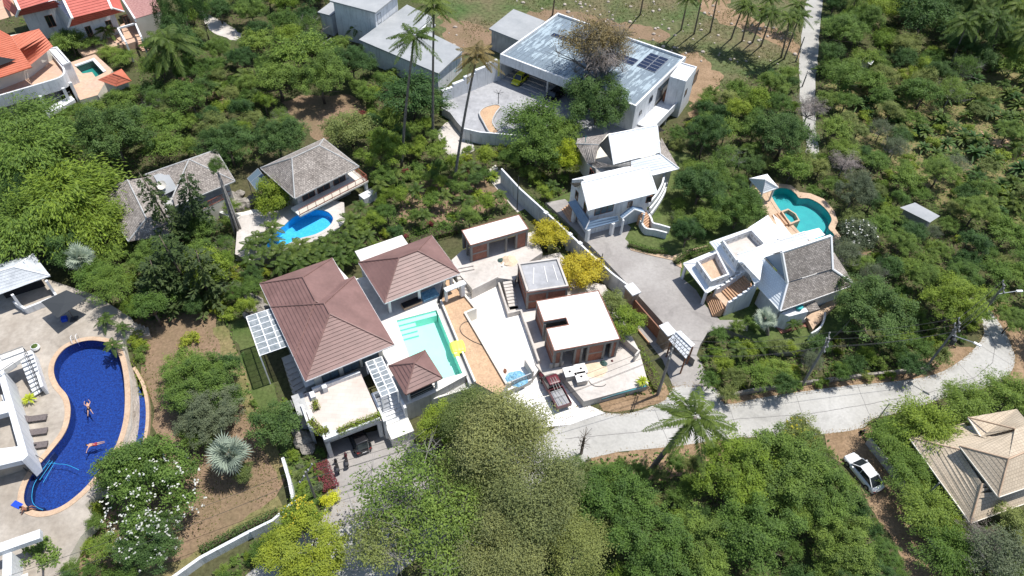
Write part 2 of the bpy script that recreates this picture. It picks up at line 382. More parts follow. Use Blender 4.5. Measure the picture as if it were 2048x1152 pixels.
water('green_basin', (.02, .25, .2), (.015, .2, .17), tile=.6)
def pool_water(name, tint, bumpk=.25, scale=2.2):
    m = bpy.data.materials.new(name); m.use_nodes = True; t = m.node_tree; N, L = t.nodes, t.links
    N.remove(N['Principled BSDF']); out = N['Material Output']
    tr = N.new('ShaderNodeBsdfTransparent'); tr.inputs[0].default_value = (*tint, 1)
    gl = N.new('ShaderNodeBsdfGlossy'); gl.inputs['Roughness'].default_value = .06
    fz = N.new('ShaderNodeFresnel'); fz.inputs[0].default_value = 1.33
    nz = N.new('ShaderNodeTexNoise'); nz.inputs['Scale'].default_value = scale; nz.inputs['Detail'].default_value = 3
    tc = N.new('ShaderNodeTexCoord'); L.new(tc.outputs['Object'], nz.inputs['Vector'])
    bp = N.new('ShaderNodeBump'); bp.inputs['Strength'].default_value = bumpk; bp.inputs['Distance'].default_value = .12; L.new(nz.outputs['Fac'], bp.inputs['Height'])
    L.new(bp.outputs[0], gl.inputs['Normal']); L.new(bp.outputs[0], fz.inputs['Normal'])
    mx = N.new('ShaderNodeMixShader'); L.new(fz.outputs[0], mx.inputs[0]); L.new(tr.outputs[0], mx.inputs[1]); L.new(gl.outputs[0], mx.inputs[2]); L.new(mx.outputs[0], out.inputs[0])
    MATS[name] = m
pool_water('water', (.97, .99, 1)); pool_water('water_rippled', (.9, .95, 1), .9, 3.2)

def leafmat(name, col, var=.35, hue=(1.2, 1.0, .6), trans=.35, rough=.6):
    """leaf: tone varies leaf by leaf and plant by plant, light passes through"""
    m = bpy.data.materials.new(name); m.use_nodes = True; t = m.node_tree; N, L = t.nodes, t.links
    b = N['Principled BSDF']; out = N['Material Output']; b.inputs['Roughness'].default_value = rough; b.inputs['Specular IOR Level'].default_value = .25
    ge = N.new('ShaderNodeNewGeometry'); oi = N.new('ShaderNodeObjectInfo')
    lo = tuple(c*(1-var) for c in col); hi = tuple(min(1, c*(1+var)*h) for c, h in zip(col, hue))
    mx = N.new('ShaderNodeMix'); mx.data_type = 'RGBA'; mx.inputs[6].default_value = (*lo, 1); mx.inputs[7].default_value = (*hi, 1)
    at = N.new('ShaderNodeAttribute'); at.attribute_name = 'clump_tone'; av = N.new('ShaderNodeMath'); av.operation = 'MULTIPLY_ADD'; av.inputs[1].default_value = .4  # random tone per leaf clump, mixed with the leaf's own
    a2 = N.new('ShaderNodeMath'); a2.operation = 'MULTIPLY'; a2.inputs[1].default_value = .6; L.new(at.outputs['Fac'], a2.inputs[0]); L.new(ge.outputs['Random Per Island'], av.inputs[0]); L.new(a2.outputs[0], av.inputs[2]); L.new(av.outputs[0], mx.inputs[0])
    hs = N.new('ShaderNodeHueSaturation'); L.new(mx.outputs[2], hs.inputs['Color'])
    mh = N.new('ShaderNodeMapRange'); mh.inputs[3].default_value = .485; mh.inputs[4].default_value = .515; L.new(oi.outputs['Random'], mh.inputs[0]); L.new(mh.outputs[0], hs.inputs['Hue'])
    mv = N.new('ShaderNodeMapRange'); mv.inputs[3].default_value = 1.2; mv.inputs[4].default_value = .8; L.new(oi.outputs['Random'], mv.inputs[0]); L.new(mv.outputs[0], hs.inputs['Value'])
    L.new(hs.outputs[0], b.inputs['Base Color'])
    tl = N.new('ShaderNodeBsdfTranslucent'); L.new(hs.outputs[0], tl.inputs[0])
    ms = N.new('ShaderNodeMixShader'); ms.inputs[0].default_value = trans; L.new(b.outputs[0], ms.inputs[1]); L.new(tl.outputs[0], ms.inputs[2]); L.new(ms.outputs[0], out.inputs[0])
    MATS[name] = m; return m
leafmat('leaf_rust', (.27, .215, .12), .35, hue=(1.1, 1, .8))
leafmat('leaf_mid', (.116, .213, .054), .45, hue=(1.2, 1, .7))
leafmat('leaf_dark', (.066, .142, .046), .45, hue=(1.2, 1, .75))
leafmat('leaf_bright', (.17, .275, .05), .4)
leafmat('leaf_lime', (.2, .29, .045))
leafmat('leaf_olive', (.18, .235, .08), hue=(1.1, 1, .8))
leafmat('leaf_dry', (.20, .24, .10), .35, hue=(1.12, 1, .8))
leafmat('leaf_feather', (.14, .245, .06), .35)
leafmat('leaf_grey', (.13, .17, .10), .3, (1.1, 1, .9))
leafmat('leaf_silver', (.33, .40, .32), .25, (1.1, 1.05, 1.0), trans=.2)
leafmat('leaf_palm', (.09, .155, .045), .4)
leafmat('leaf_palm_dry', (.2, .18, .10), .35)
leafmat('leaf_needle', (.06, .105, .045), .3)
leafmat('leaf_yellow', (.46, .52, .05), .3, (1.1, 1.05, .7))
leafmat('petal_gold', (.44, .42, .045), .25, (1.1, 1, .7))
leafmat('petal_white', (.75, .75, .68), .1, (1, 1, 1))
leafmat('petal_pink', (.55, .08, .35), .2, (1, 1, 1))
leafmat('leaf_red', (.2, .05, .05), .3, (1.2, 1, 1))
leafmat('twig', (.22, .19, .17), .3, (1, 1, 1), trans=0)
leafmat('grass_blade', (.10, .13, .045), .4)
# ------------------------------------------------------------------ setting: ground, roads, lawns
from mathutils.geometry import tessellate_polygon
def sheet(name, poly, z, m, holes=(), kind='structure', parent=None, zb=None, mside=None):
    """a level sheet (with openings); with zb its sides go down to zb"""
    loops = [[Vector((p[0], p[1], 0)) for p in poly]]+[[Vector((p[0], p[1], 0)) for p in h] for h in holes]
    mb = MB(); flat = [p for l in loops for p in l]; tri = tessellate_polygon(loops)
    mb.v = [(p.x, p.y, z) for p in flat]
    for t in tri:
        a, b, c = [flat[i] for i in t]
        if (b-a).cross(c-a).z < 0: t = t[::-1]
        mb.f.append(tuple(t)); mb.uv.append(None); mb.mi.append(0)
    if zb is not None:
        mb.m = 1 if mside else 0
        for l in loops:
            for i in range(len(l)):
                a, b = l[i-1], l[i]; mb.face([(a.x, a.y, zb), (b.x, b.y, zb), (b.x, b.y, z), (a.x, a.y, z)])
    o = obj(name, mb, [m, mside] if mside else m, parent)
    if kind: o['kind'] = kind
    return o
gm = MB(); gm.face([(-900, -300, 0), (900, -300, 0), (900, 1300, 0), (-900, 1300, 0)]); struct('ground', gm, 'ground')
ZN = [0]
def zone(name, pts, z, m, amp=.3, wob=True, seed=3):
    p = pxy(*pts); ZN[0] += 1; z += .0006*ZN[0]
    return sheet(name, wobble(p, 1.0, amp, seed) if wob else p, z, m)
zone('hillside', [(820, -80), (1640, -80), (1610, 60), (1592, 150), (1500, 150), (1440, 200), (1400, 180), (1260, 100), (1000, 130), (900, 110), (850, 30)], .004, 'grass_slope', 1)
zone('dirt_track', [(1500, -60), (1390, -10), (1400, 22), (1440, 45), (1500, 62), (1560, 95), (1600, 118), (1606, 95), (1560, 62), (1500, 35), (1450, 12), (1560, -60)], .008, 'dirt', .6)
zone('bare_ground', [(1110, 120), (1390, 105), (1440, 150), (1430, 215), (1385, 240), (1370, 160)], .008, 'dirt', .8)
zone('bare_ground', [(880, 30), (990, 60), (980, 100), (930, 110), (890, 90)], .008, 'lawn_brown', .8)
zone('bare_ground', [(1040, 25), (1130, 20), (1220, 40), (1330, 62), (1340, 85), (1200, 70), (1060, 50)], .008, 'lawn_brown', .8)
zone('lawn', [(560, 205), (600, 192), (700, 190), (735, 215), (715, 245), (665, 262), (648, 290), (600, 250)], .008, 'lawn_brown', .4)
zone('lawn', [(345, 150), (420, 165), (470, 215), (440, 230), (360, 200)], .008, 'lawn_brown', .4)
zone('lawn', [(250, 650), (300, 625), (430, 622), (436, 660), (470, 760), (520, 850), (570, 960), (540, 1010), (400, 1105), (230, 1160), (140, 1160), (200, 1050), (320, 900), (300, 800)], .008, 'lawn_brown', .3)
zone('dry_grass', [(425, 655), (450, 650), (490, 740), (530, 830), (575, 950), (560, 960), (500, 840), (460, 760)], .012, 'lawn_dry', .2)
zone('dry_grass', [(400, 1100), (560, 990), (570, 1040), (330, 1160), (230, 1165)], .012, 'lawn_dry', .3)
zone('grass_strip', [(455, 640), (490, 640), (560, 800), (590, 900), (640, 960), (640, 1010), (590, 1010), (560, 900), (500, 770)], .012, 'lawn_green', .3)
zone('garden_bed', [(810, 370), (950, 340), (1020, 400), (900, 450), (790, 440)], .008, 'lawn_brown', .6)
zone('banana_field', [(1650, 130), (2060, 150), (2300, 300), (2300, 480), (1900, 430), (1760, 330), (1680, 240)], .008, 'lawn_dry', 1.2)
zone('red_track', [(1960, 262), (2060, 295), (2200, 320), (2200, 342), (2040, 322), (1970, 285)], .012, 'orange_soil', .8)
zone('red_track', [(1828, 215), (1850, 232), (1846, 262), (1832, 260), (1815, 235)], .012, 'orange_soil', .6)
zone('garden_bed', [(1690, 500), (1740, 500), (1730, 560), (1690, 570), (1660, 530)], .008, 'lawn_brown', .5)
zone('path', [(873, 262), (905, 235), (935, 262), (950, 300), (915, 322), (885, 300)], .008, 'pale_concrete', .1)
zone('path', [(965, 345), (990, 330), (1030, 370), (1052, 415), (1035, 425), (1000, 385)], .008, 'pale_concrete', .15)
zone('path', [(395, 20), (440, 40), (490, 72), (470, 82), (420, 62)], .008, 'pale_concrete', .3)
zone('path', [(470, 425), (520, 418), (540, 440), (530, 500), (515, 530), (470, 520), (478, 480)], .012, 'deck_white', .15)
zone('roadside_verge', [(1190, 795), (1330, 765), (1340, 800), (1260, 822), (1205, 822)], .012, 'dirt', .2)
zone('roadside_verge', [(1440, 800), (1600, 765), (1800, 745), (1900, 690), (1960, 700), (1880, 770), (1600, 800), (1450, 812)], .006, 'dirt', .4)
zone('roadside_verge', [(1180, 905), (1440, 880), (1470, 900), (1460, 950), (1330, 960), (1190, 950)], .006, 'dirt', .4)
zone('roadside_verge', [(1960, 620), (2010, 600), (2080, 690), (2060, 790), (1990, 790), (2020, 720)], .006, 'dirt', .5)
zone('dirt_path', [(1650, 868), (1745, 850), (1750, 900), (1800, 950), (1835, 1010), (1875, 1080), (1930, 1180), (1825, 1180), (1795, 1090), (1750, 1030), (1730, 985), (1685, 930), (1650, 895)], .012, 'dirt', .3)
# concrete roads
rp = [(1150, 812), (1205, 825), (1262, 826), (1330, 800), (1350, 772), (1430, 775), (1450, 808), (1520, 796), (1600, 784), (1700, 771), (1800, 762), (1872, 748), (1920, 722), (1955, 690), (1968, 660), (1950, 625), (1920, 600), (1960, 600), (2000, 648), (2022, 690), (2030, 722), (2016, 752), (1985, 772), (1900, 792), (1820, 820), (1745, 838), (1725, 856), (1650, 868), (1560, 872), (1460, 878), (1350, 893), (1180, 917), (1050, 1010), (830, 1120), (700, 1220), (440, 1220), (560, 1095), (640, 1042), (780, 975), (1000, 905), (1120, 850)]
ROAD = smooth_loop([tuple(p) for p in pxy(*rp)], 3)
ROAD = [p for p in ROAD]
sheet('road', ROAD, .034, 'road')
sheet('forecourt', pxy((655, 885), (800, 850), (840, 900), (870, 985), (640, 1075), (655, 985)), .044, 'drive')
LANE = pxy((1225, 545), (1262, 575), (1345, 655), (1400, 720), (1425, 775), (1345, 772), (1325, 720), (1285, 670), (1250, 640), (1225, 600))
sheet('lane', LANE, .05, 'drive')
sheet('far_road', wobble(pxy((1615, -90), (1665, -90), (1646, 0), (1640, 60), (1634, 130), (1628, 200), (1632, 260), (1638, 318), (1608, 318), (1612, 290), (1600, 200), (1598, 120), (1612, 0)), 2, .15), .036, 'road_far')
# joints cut in the road slabs
def crack(pts, w=.05, z=.04, m='grey_wall', nm='road_joint'):
    q = [P(u, v, 0).xy for u, v in pts]; mb = MB(); mb.strip(wobble_line(q, .5, .03), w, z-.004, z); struct(nm, mb, 'pole_concrete')
def wobble_line(q, step, amp):
    r = random.Random(len(q)*7+int(q[0][0]*10)); out = []
    for a, b in zip(q, q[1:]):
        a, b = Vector(a), Vector(b); k = max(1, int((b-a).length/step)); nn = Vector((-(b-a).y, (b-a).x)).normalized()
        for j in range(k): out.append(a+(b-a)*j/k+nn*r.uniform(-amp, amp))
    return out+[Vector(q[-1])]
crack([(1130, 878), (1300, 862), (1480, 838), (1620, 828), (1740, 808), (1860, 785), (1950, 755), (1985, 725), (1990, 690), (1970, 650)], .07)
for a, b in [((1308, 818), (1340, 893)), ((1455, 806), (1480, 876)), ((1590, 786), (1618, 868)), ((1715, 772), (1742, 838)), ((1830, 758), (1862, 805)), ((1915, 725), (1965, 778)), ((1958, 690), (2022, 730)), ((1965, 650), (2005, 662)), ((600, 1092), (660, 1150)), ((700, 1060), (745, 1110))]:
    crack([a, b], .05)
# stains and tyre marks are in the road material; raised pads of the plots
def pad(name, pts, z, m, side='grey_concrete', zb=-.2, holes=(), kind='structure', parent=None):
    return sheet(name, pxy(*pts, z=z), z, m, holes=holes, zb=zb, mside=side, kind=kind, parent=parent)
# --- villa platform with the long mint pool
ZM = 3.0
poolM = fr((793, 641), (873, 620), ZM)
pm = [poolM.px(u, v, ZM) for u, v in ((793, 641), (873, 620), (950, 739))]
PW = (pm[1][0]); PL = -pm[2][1]
def poolrect(x0, y0, x1, y1): return [poolM.w(x, y).xy for x, y in ((x0, y0), (x1, y0), (x1, y1), (x0, y1))]
MH = poolrect(0, -PL, PW, 0)
gx = PW+.35
plat = pxy((532, 585), (665, 522), (700, 560), (752, 548), (890, 548), z=ZM)+[poolM.w(gx, 1.2).xy, poolM.w(gx, -PL-.4).xy]+pxy((862, 789), (806, 813), (786, 762), (762, 700), (700, 735), (611, 775), z=ZM)
sheet('villa_platform', plat, ZM, 'deck_white', holes=[MH], zb=-.2, mside='grey_wall')
# ------------------------------------------------------------------ building helpers
def hip(parent, f, x0, y0, x1, y1, ze, zr, ra, rb, m, step=.33, t=.035, cap=None, eave='white_paint', names='roof'):
    """hipped roof over a rectangle, ridge from ra to rb (local xy)"""
    A, B, C, D = f.w(x0, y0, ze), f.w(x1, y0, ze), f.w(x1, y1, ze), f.w(x0, y1, ze)
    r0, r1 = f.w(*ra, zr), f.w(*rb, zr)
    alongx = abs(rb[0]-ra[0]) >= abs(rb[1]-ra[1])
    if (r0-r1).length < .05: polys = [[A, B, r0], [B, C, r0], [C, D, r0], [D, A, r0]]
    elif alongx: polys = [[A, B, r1, r0], [B, C, r1], [C, D, r0, r1], [D, A, r0]]
    else: polys = [[A, B, r0], [B, C, r1, r0], [C, D, r1], [D, A, r0, r1]]
    return roof(parent, polys, m, step, t, cap, eave, ridges=hips(A, B, C, D, r0, r1, alongx), eaves=[(A, B), (B, C), (C, D), (D, A)], name=names)
def hips(A, B, C, D, r0, r1, alongx):
    h = [(A, r0), (C, r1)]+([(B, r1), (D, r0)] if alongx else [(B, r0), (D, r1)])
    if (r0-r1).length > .05: h.append((r0, r1))
    return h
def roof(parent, polys, m, step=.33, t=.035, cap=None, eave='white_paint', ridges=(), eaves=(), name='roof', er=.07, cr=.09):
    mb = MB()
    for p in polys: mb.courses([Vector(q) for q in p], step, t)
    # underside, a little below
    r = obj(name, mb, m, parent)
    if eaves:
        e = MB()
        for a, b in eaves: e.bar(Vector(a)-Vector((0, 0, er*.6)), Vector(b)-Vector((0, 0, er*.6)), er*1.41)
        obj('fascia', e, eave, r)
    if ridges:
        c = MB()
        for a, b in ridges: c.bar(Vector(a)+Vector((0, 0, t)), Vector(b)+Vector((0, 0, t)), cr, 6)
        obj('ridge_cap', c, cap or m, r)
    return r
def side(f, s, at):
    """frame whose x runs along a wall and whose -y looks out of it"""
    if s == 'front': return Fr(f.w(0, at), f.a)
    if s == 'right': return Fr(f.w(at, 0), f.a+math.pi/2)
    if s == 'back': return Fr(f.w(0, at), f.a+math.pi)
    if s == 'left': return Fr(f.w(at, 0), f.a-math.pi/2)
def window(parent, f, s, at, a, b, z0, z1, fm='white_paint', gm='glass_dark', mull=1, name='window'):
    """a..b along the wall in the local coordinate of the building frame"""
    q = side(f, s, at)
    if s == 'left': a, b = -b, -a
    if s == 'back': a, b = -b, -a
    w = .06; fb = MB()
    fb.box(q, a, -.07, z0, b, .02, z0+w); fb.box(q, a, -.07, z1-w, b, .02, z1)
    fb.box(q, a, -.07, z0+w, a+w, .02, z1-w); fb.box(q, b-w, -.07, z0+w, b, .02, z1-w)
    for k in range(1, mull+1):
        x = a+(b-a)*k/(mull+1); fb.box(q, x-.03, -.06, z0+w, x+.03, .02, z1-w)
    o = obj(name, fb, fm, parent)
    pb = MB(); pb.box(q, a+w, -.03, z0+w, b-w, .01, z1-w); obj('pane', pb, gm, o)
    return o
def walls(parent, f, rects, z0, z1, m='white_wall', name='wall'):
    mb = MB()
    for x0, y0, x1, y1 in rects: mb.box(f, x0, y0, z0, x1, y1, z1)
    return obj(name, mb, m, parent)
def railing(parent, pts, z0, h=1.0, gap=.14, m='timber', name='railing', zs=None):
    """posts, rail and balusters along a line of xy points"""
    mb = MB(); pts = [Vector((p[0], p[1])) for p in pts]
    for i in range(len(pts)-1):
        a, b = pts[i], pts[i+1]; za = z0 if zs is None else zs[i]; zb_ = z0 if zs is None else zs[i+1]
        for q in (.0, .86): mb.bar((a.x, a.y, za+h*(1-q)), (b.x, b.y, zb_+h*(1-q)), .04)
        k = max(1, int((b-a).length/gap))
        for j in range(k+1):
            p = a+(b-a)*j/k; z = za+(zb_-za)*j/k; mb.bar((p.x, p.y, z), (p.x, p.y, z+h), .05 if j % 8 == 0 else .018)
    return obj(name, mb, m, parent)
def stairs(parent, f, x0, x1, y0, y1, z0, z1, n, m='step_tile', name='step', ax='y'):
    """n solid steps rising from y0 (z0) to y1 (z1), each a part"""
    first = None; out = []
    for k in range(n):
        a = y0+(y1-y0)*k/n; b = y0+(y1-y0)*(k+1)/n; z = z0+(z1-z0)*(k+1)/n; mb = MB()
        lo, hi = min(a, b), max(a, b)
        if ax == 'y': mb.box(f, x0, lo, z0-.1, x1, hi, z)
        else: mb.box(f, lo, x0, z0-.1, hi, x1, z)
        out.append(obj(name, mb, m, parent))
    return out
def base(f, x, y, z=0): return f.w(x, y, z)

# ------------------------------------------------------------------ brown villa
fm_ = fr((611, 762.7), (786.5, 690.4), 5.8)
villa = thing('villa', 'large villa under a two stage brown hipped roof beside the mint green pool', 'villa', fm_.w(5, 7, ZM), mark='the large brown roof')
walls(villa, fm_, [(1, 1, 8.8, 10.6), (1, 10.6, 7.8, 14.7)], ZM, 5.75, 'cream_wall')
hip(villa, fm_, 0, 3.5, 8.75, 15.6, 5.8, 7.95, (4.3, 8), (4.3, 12.1), 'brown_roof', step=.42, t=.075)
hip(villa, fm_, -.004, 0, 9.9, 11.5, 5.82, 8.3, (4.95, 5.2), (4.95, 6.9), 'brown_roof', step=.42, t=.075)
for y in (2, 4.6, 7.2): window(villa, fm_, 'right', 8.8, y, y+2.2, ZM+.1, 5.3, 'dark_metal', 'glass')
for x in (1.8, 4.2, 6.4): window(villa, fm_, 'front', 1, x, x+1.9, ZM+.1, 5.3, 'dark_metal', 'glass')
for y in (3, 6, 9.2, 12): window(villa, fm_, 'left', 1, y, y+1.6, ZM+.8, 5.0, 'dark_metal', 'glass')
fp_ = fr((769, 607), (917, 548), 5.8)
pav = thing('pavilion', 'brown hipped pavilion at the shallow end of the mint pool with a white slab behind', 'pavilion', fp_.w(4.8, 3.7, ZM), mark='the brown pavilion roof')
hip(pav, fp_, 0, 0, 9.7, 7.45, 5.8, 7.95, (3.75, 3.8), (6.15, 3.8), 'brown_roof', step=.42, t=.075)
walls(pav, fp_, [(3.6, 2.6, 9.0, 6.8), (1.1, 5.0, 3.6, 6.8)], ZM, 5.75, 'white_wall')
mb = MB()
for x, y in ((.8, .8), (4.6, .8), (8.9, .8), (.8, 4.4)): mb.box(fp_, x-.16, y-.16, ZM, x+.16, y+.16, 5.75)
obj('column', mb, 'white_wall', pav)
window(pav, fp_, 'front', 2.6, 4.2, 6.4, ZM+.1, 5.2, 'dark_metal', 'glass_dark'); window(pav, fp_, 'front', 2.6, 6.6, 8.6, ZM+.1, 5.2, 'dark_metal', 'glass')
sb = MB(); fl = fr((730, 527), (815, 497), 5.2); x1 = fl.px(815, 497, 5.2)[0]
sb.box(fl, -.3, 0, 4.9, x1+.4, 2.6, 5.15); obj('flat_roof', sb, 'deck_white', pav)
sb = MB(); sb.box(fl, 0, .3, ZM-3, x1, 2.2, 4.9); obj('back_wall', sb, 'white_wall', pav)
# bar counter and sofa under the pavilion
mb = MB(); mb.box(fp_, 9.2, -1.2, ZM, 9.7, -.6, 5.0); mb.box(fp_, 7.2, -1.25, 4.95, 9.9, -.55, 5.1); mb.box(fp_, 7.2, -1.0, ZM, 7.5, -.7, 4.95)
o = tag(obj('outdoor_bar', mb, 'white_wall'), 'white outdoor bar frame at the corner of the pool pavilion', 'bar')
mb = MB(); mb.box(fp_, 2.3, .2, ZM, 4.7, 1.1, ZM+.35); mb.m = 1; mb.box(fp_, 2.35, .25, ZM+.35, 4.65, 1.05, ZM+.5)
tag(obj('bench', mb, ['tan_tile', 'dark_inside']), 'orange timber bench with a dark cushion below the pavilion eave', 'bench')
mb = MB(); mb.box(fp_, 4.9, .3, ZM, 7.0, 1.6, ZM+.3); tag(obj('lounge_mattress', mb, 'blue_tarp'), 'blue mattress on the deck under the pavilion', 'mattress')
fs_ = fr((811, 789), (880.5, 757.5), 5.2)
sp = thing('gazebo', 'small square gazebo with a brown pyramid roof at the deep end of the mint pool', 'gazebo', fs_.w(2, 2, ZM), mark='the small brown gazebo')
hip(sp, fs_, 0, 0, 4.25, 4.15, 5.2, 6.75, (2.1, 2.05), (2.1, 2.05), 'brown_roof', step=.42, t=.075, eave='brown_roof')
for x, y in ((.5, .5), (3.7, .5), (.5, 3.6), (3.7, 3.6)):
    mb = MB(); mb.box(fs_, x-.12, y-.12, ZM, x+.12, y+.12, 5.2); obj('column', mb, 'white_wall', sp)
mb = MB(); mb.box(fs_, .8, .6, ZM, 3.4, 3.3, ZM+.45); obj('day_bed', mb, 'umbrella_grey', sp)
mb = MB()
for x, y in ((.5, .5), (3.7, .5)): pass
mb.bar(fs_.w(.5, .4, ZM+.9), fs_.w(3.7, .4, ZM+.9), .04); mb.bar(fs_.w(.5, .4, ZM+.5), fs_.w(3.7, .4, ZM+.5), .03); obj('rail', mb, 'steel', sp)
# ---- mint pool
pool = thing('swimming_pool', 'long rectangular mint green pool with a yellow float in it', 'pool', poolM.w(PW/2, -PL/2, ZM), mark='the mint green pool')
ZW = ZM-.12
bb = MB(); e = .012; bb.face([poolM.w(x, y, ZM-1.45) for x, y in ((0, -PL), (PW, -PL), (PW, 0), (0, 0))])
for (xa, ya), (xb, yb) in (((e, -PL), (e, 0)), ((0, -e), (PW, -e)), ((PW-e, 0), (PW-e, -PL)), ((PW, -PL+e), (0, -PL+e))):
    bb.face([poolM.w(xa, ya, ZM-1.45), poolM.w(xb, yb, ZM-1.45), poolM.w(xb, yb, ZM-.02), poolM.w(xa, ya, ZM-.02)])
obj('basin', bb, 'mint_basin', pool)
for k in range(4):
    mb = MB(); mb.box(poolM, .02, -.55-.5*k, ZM-1.44, PW*(.97 if k == 0 else .42), -.02 if k == 0 else -.55-.5*(k-1)-.002, ZM-.3-.28*k); obj('pool_step', mb, 'mint_basin', pool)
wb = MB(); wb.face([poolM.w(x, y, ZW) for x, y in ((.02, -PL+.02), (PW-.02, -PL+.02), (PW-.02, -.02), (.02, -.02))]); obj('water', wb, 'water', pool)
cb = MB(); cb.box(poolM, PW+.36, -PL-1.5, 1.4, PW+.42, 1.4, ZM-.5); obj('overflow_wall', cb, 'white_wall', pool)
mb = MB(); mb.box(poolM, PW+.42, -PL-1.3, 1.3, PW+.85, 1.4, ZM-.55); obj('gutter', mb, 'grey_concrete', pool)
mb = MB(); mb.box(poolM, PW+.85, -PL-1.5, 0, PW+1.05, 1.4, ZM); obj('outer_wall', mb, 'deck_white', pool)
mb = MB(); mb.box(poolM, .6, -PL-1.3, .0, PW+.85, -PL-.41, ZM-1.3); obj('gutter', mb, 'grey_concrete', pool)
mb = MB(); mb.box(poolM, .2, -PL-1.5, 0, PW+1.05, -PL-1.3, ZM-1.0); obj('outer_wall', mb, 'deck_white', pool)
mb = MB(); mb.box(poolM, .6, -PL-.44, .3, PW+.3, -PL-.405, ZM-.05); obj('tiled_wall', mb, 'stone_pillar', pool)
# float
flp = poolM.px(917, 693, ZW)
mb = MB(); cx, cy = poolM.px(915, 694, ZW); fa = poolM.a-.1; ff = Fr(poolM.w(cx, cy), fa)
def cushion(mb, f, w, d, z, h, n=8):
    for i in range(n):
        for j in range(n):
            def q(a, b):
                x, y = -1+2*a/n, -1+2*b/n; k = 1-.12*(x*x*y*y); zz = h*(max(0, 1-x**4))**.5*(max(0, 1-y**4))**.5
                zz *= .8+.2*abs(math.sin(3*math.pi*(x+1)/2)); return f.w(x*w/2*k, y*d/2*k, z+zz)
            mb.face([q(i, j), q(i+1, j), q(i+1, j+1), q(i, j+1)])
cushion(mb, ff, 1.7, 1.9, ZW+.01, .3); flo = obj('pool_float', mb, 'yellow_float', smooth=True)
tag(flo, 'yellow square float drifting against the edge of the mint pool', 'float')
mb = MB(); cushion(mb, Fr(ff.w(-.35, -1.15), fa), .7, .5, ZW+.02, .25, 5); obj('headrest', mb, 'yellow_float', flo, smooth=True)
# ---- soil strip and retaining wall
SOIL = [(893, 556), (902, 556), (951, 617), (930, 626), (962, 680), (1013, 768), (1000, 790), (984, 752)]
so_ = pxy(*SOIL, z=2.9); inner = [poolM.w(PW+1.05, 1.4).xy, poolM.w(PW+1.05, -PL-1.5).xy]
sheet('soil_bed', so_[:6]+[so_[6], inner[1], inner[0]], 2.7, 'orange_soil', zb=-.2, mside='grey_wall')
mb = MB(); mb.strip(so_[:6], .24, 0, 3.0)
tag(obj('retaining_wall', mb, 'cream_wall'), 'cream retaining wall between the orange soil bed and the white driveway', 'wall')
mb = MB(); mb.strip([P(951, 617, 2.9).xy, P(930, 626, 2.9).xy], .26, 0, 3.002)
mb = MB(); hp = smooth_loop([P(u, v, 2.75) for u, v in ((985, 720), (972, 695), (945, 682), (925, 668), (920, 655), (928, 645), (938, 643))], 6, False); mb.tube(hp, .035, 5)
tag(obj('hose', mb, 'dark_metal', smooth=True), 'thin dark hose curving over the orange soil bed beside the mint pool', 'hose')

# ---- carport with roof terrace
ZT = 3.2
fc_ = fr((648, 880), (762, 836), ZT+.5)     # front edge of the terrace parapet
def q_(u, v, z=ZT+.5): return fc_.px(u, v, z)
cp = thing('carport', 'white carport with a tiled roof terrace edged by green planters', 'carport', fc_.w(3, 2, 0), mark='the roof terrace over the carport')
TX = q_(762, 836)[0]; TY = q_(717, 742)[1]; TX0 = q_(600, 812)[0]
# slab with stepped left side
lx = q_(602, 812)[0]; ly = q_(602, 812)[1]
slab = [fc_.w(x, y).xy for x, y in ((0, 0), (TX, 0), (TX, TY), (lx, TY), (lx, 2.2), (0, 1.0))]
sheet('terrace_slab', slab, ZT, 'terrace_tile', zb=ZT-.35, mside='white_wall', kind=None, parent=cp)
mb = MB(); mb.strip([Vector(fc_.w(*p).xy) for p in ((.1, 1.2), (.1, .1), (TX-.1, .1))], .2, ZT-.36, ZT+.5); obj('front_parapet', mb, 'white_wall', cp)
mb = MB(); mb.strip([Vector(fc_.w(*p).xy) for p in ((.1, 1.0), (lx+.1, 2.3), (lx+.1, TY-1.5))], .22, ZT-.36, ZT+.45); obj('side_parapet', mb, 'white_wall', cp)
mb = MB(); mb.box(fc_, lx+1.6, TY-.3, ZT-.36, TX-.1, TY, ZT+.55); mb.box(fc_, lx+2.6, TY-.9, ZT, lx+3.1, TY-.3, ZT+.9); mb.box(fc_, lx+1.2, TY-1.3, ZT, lx+1.7, TY-.5, ZT+.6); obj('back_parapet', mb, 'white_wall', cp)
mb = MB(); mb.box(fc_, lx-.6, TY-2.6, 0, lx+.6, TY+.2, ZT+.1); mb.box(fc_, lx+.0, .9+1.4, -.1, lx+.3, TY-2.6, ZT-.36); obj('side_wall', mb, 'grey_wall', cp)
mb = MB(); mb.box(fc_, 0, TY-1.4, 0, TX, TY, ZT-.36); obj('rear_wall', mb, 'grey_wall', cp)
for x in (.25, TX-.25):
    mb = MB(); mb.box(fc_, x-.22, .05, 0, x+.22, .55, ZT-.36); obj('column', mb, 'white_wall', cp)
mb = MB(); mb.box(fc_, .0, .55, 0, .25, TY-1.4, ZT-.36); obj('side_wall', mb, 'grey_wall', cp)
mb = MB(); mb.box(fc_, .35, .25, ZT, TX-.2, .75, ZT+.3); mb.box(fc_, .35, .8, ZT, .9, 2.0, ZT+.3); mb.box(fc_, lx+.35, 2.6, ZT, lx+.8, 4.2, ZT+.3); obj('planter_box', mb, 'white_wall', cp)
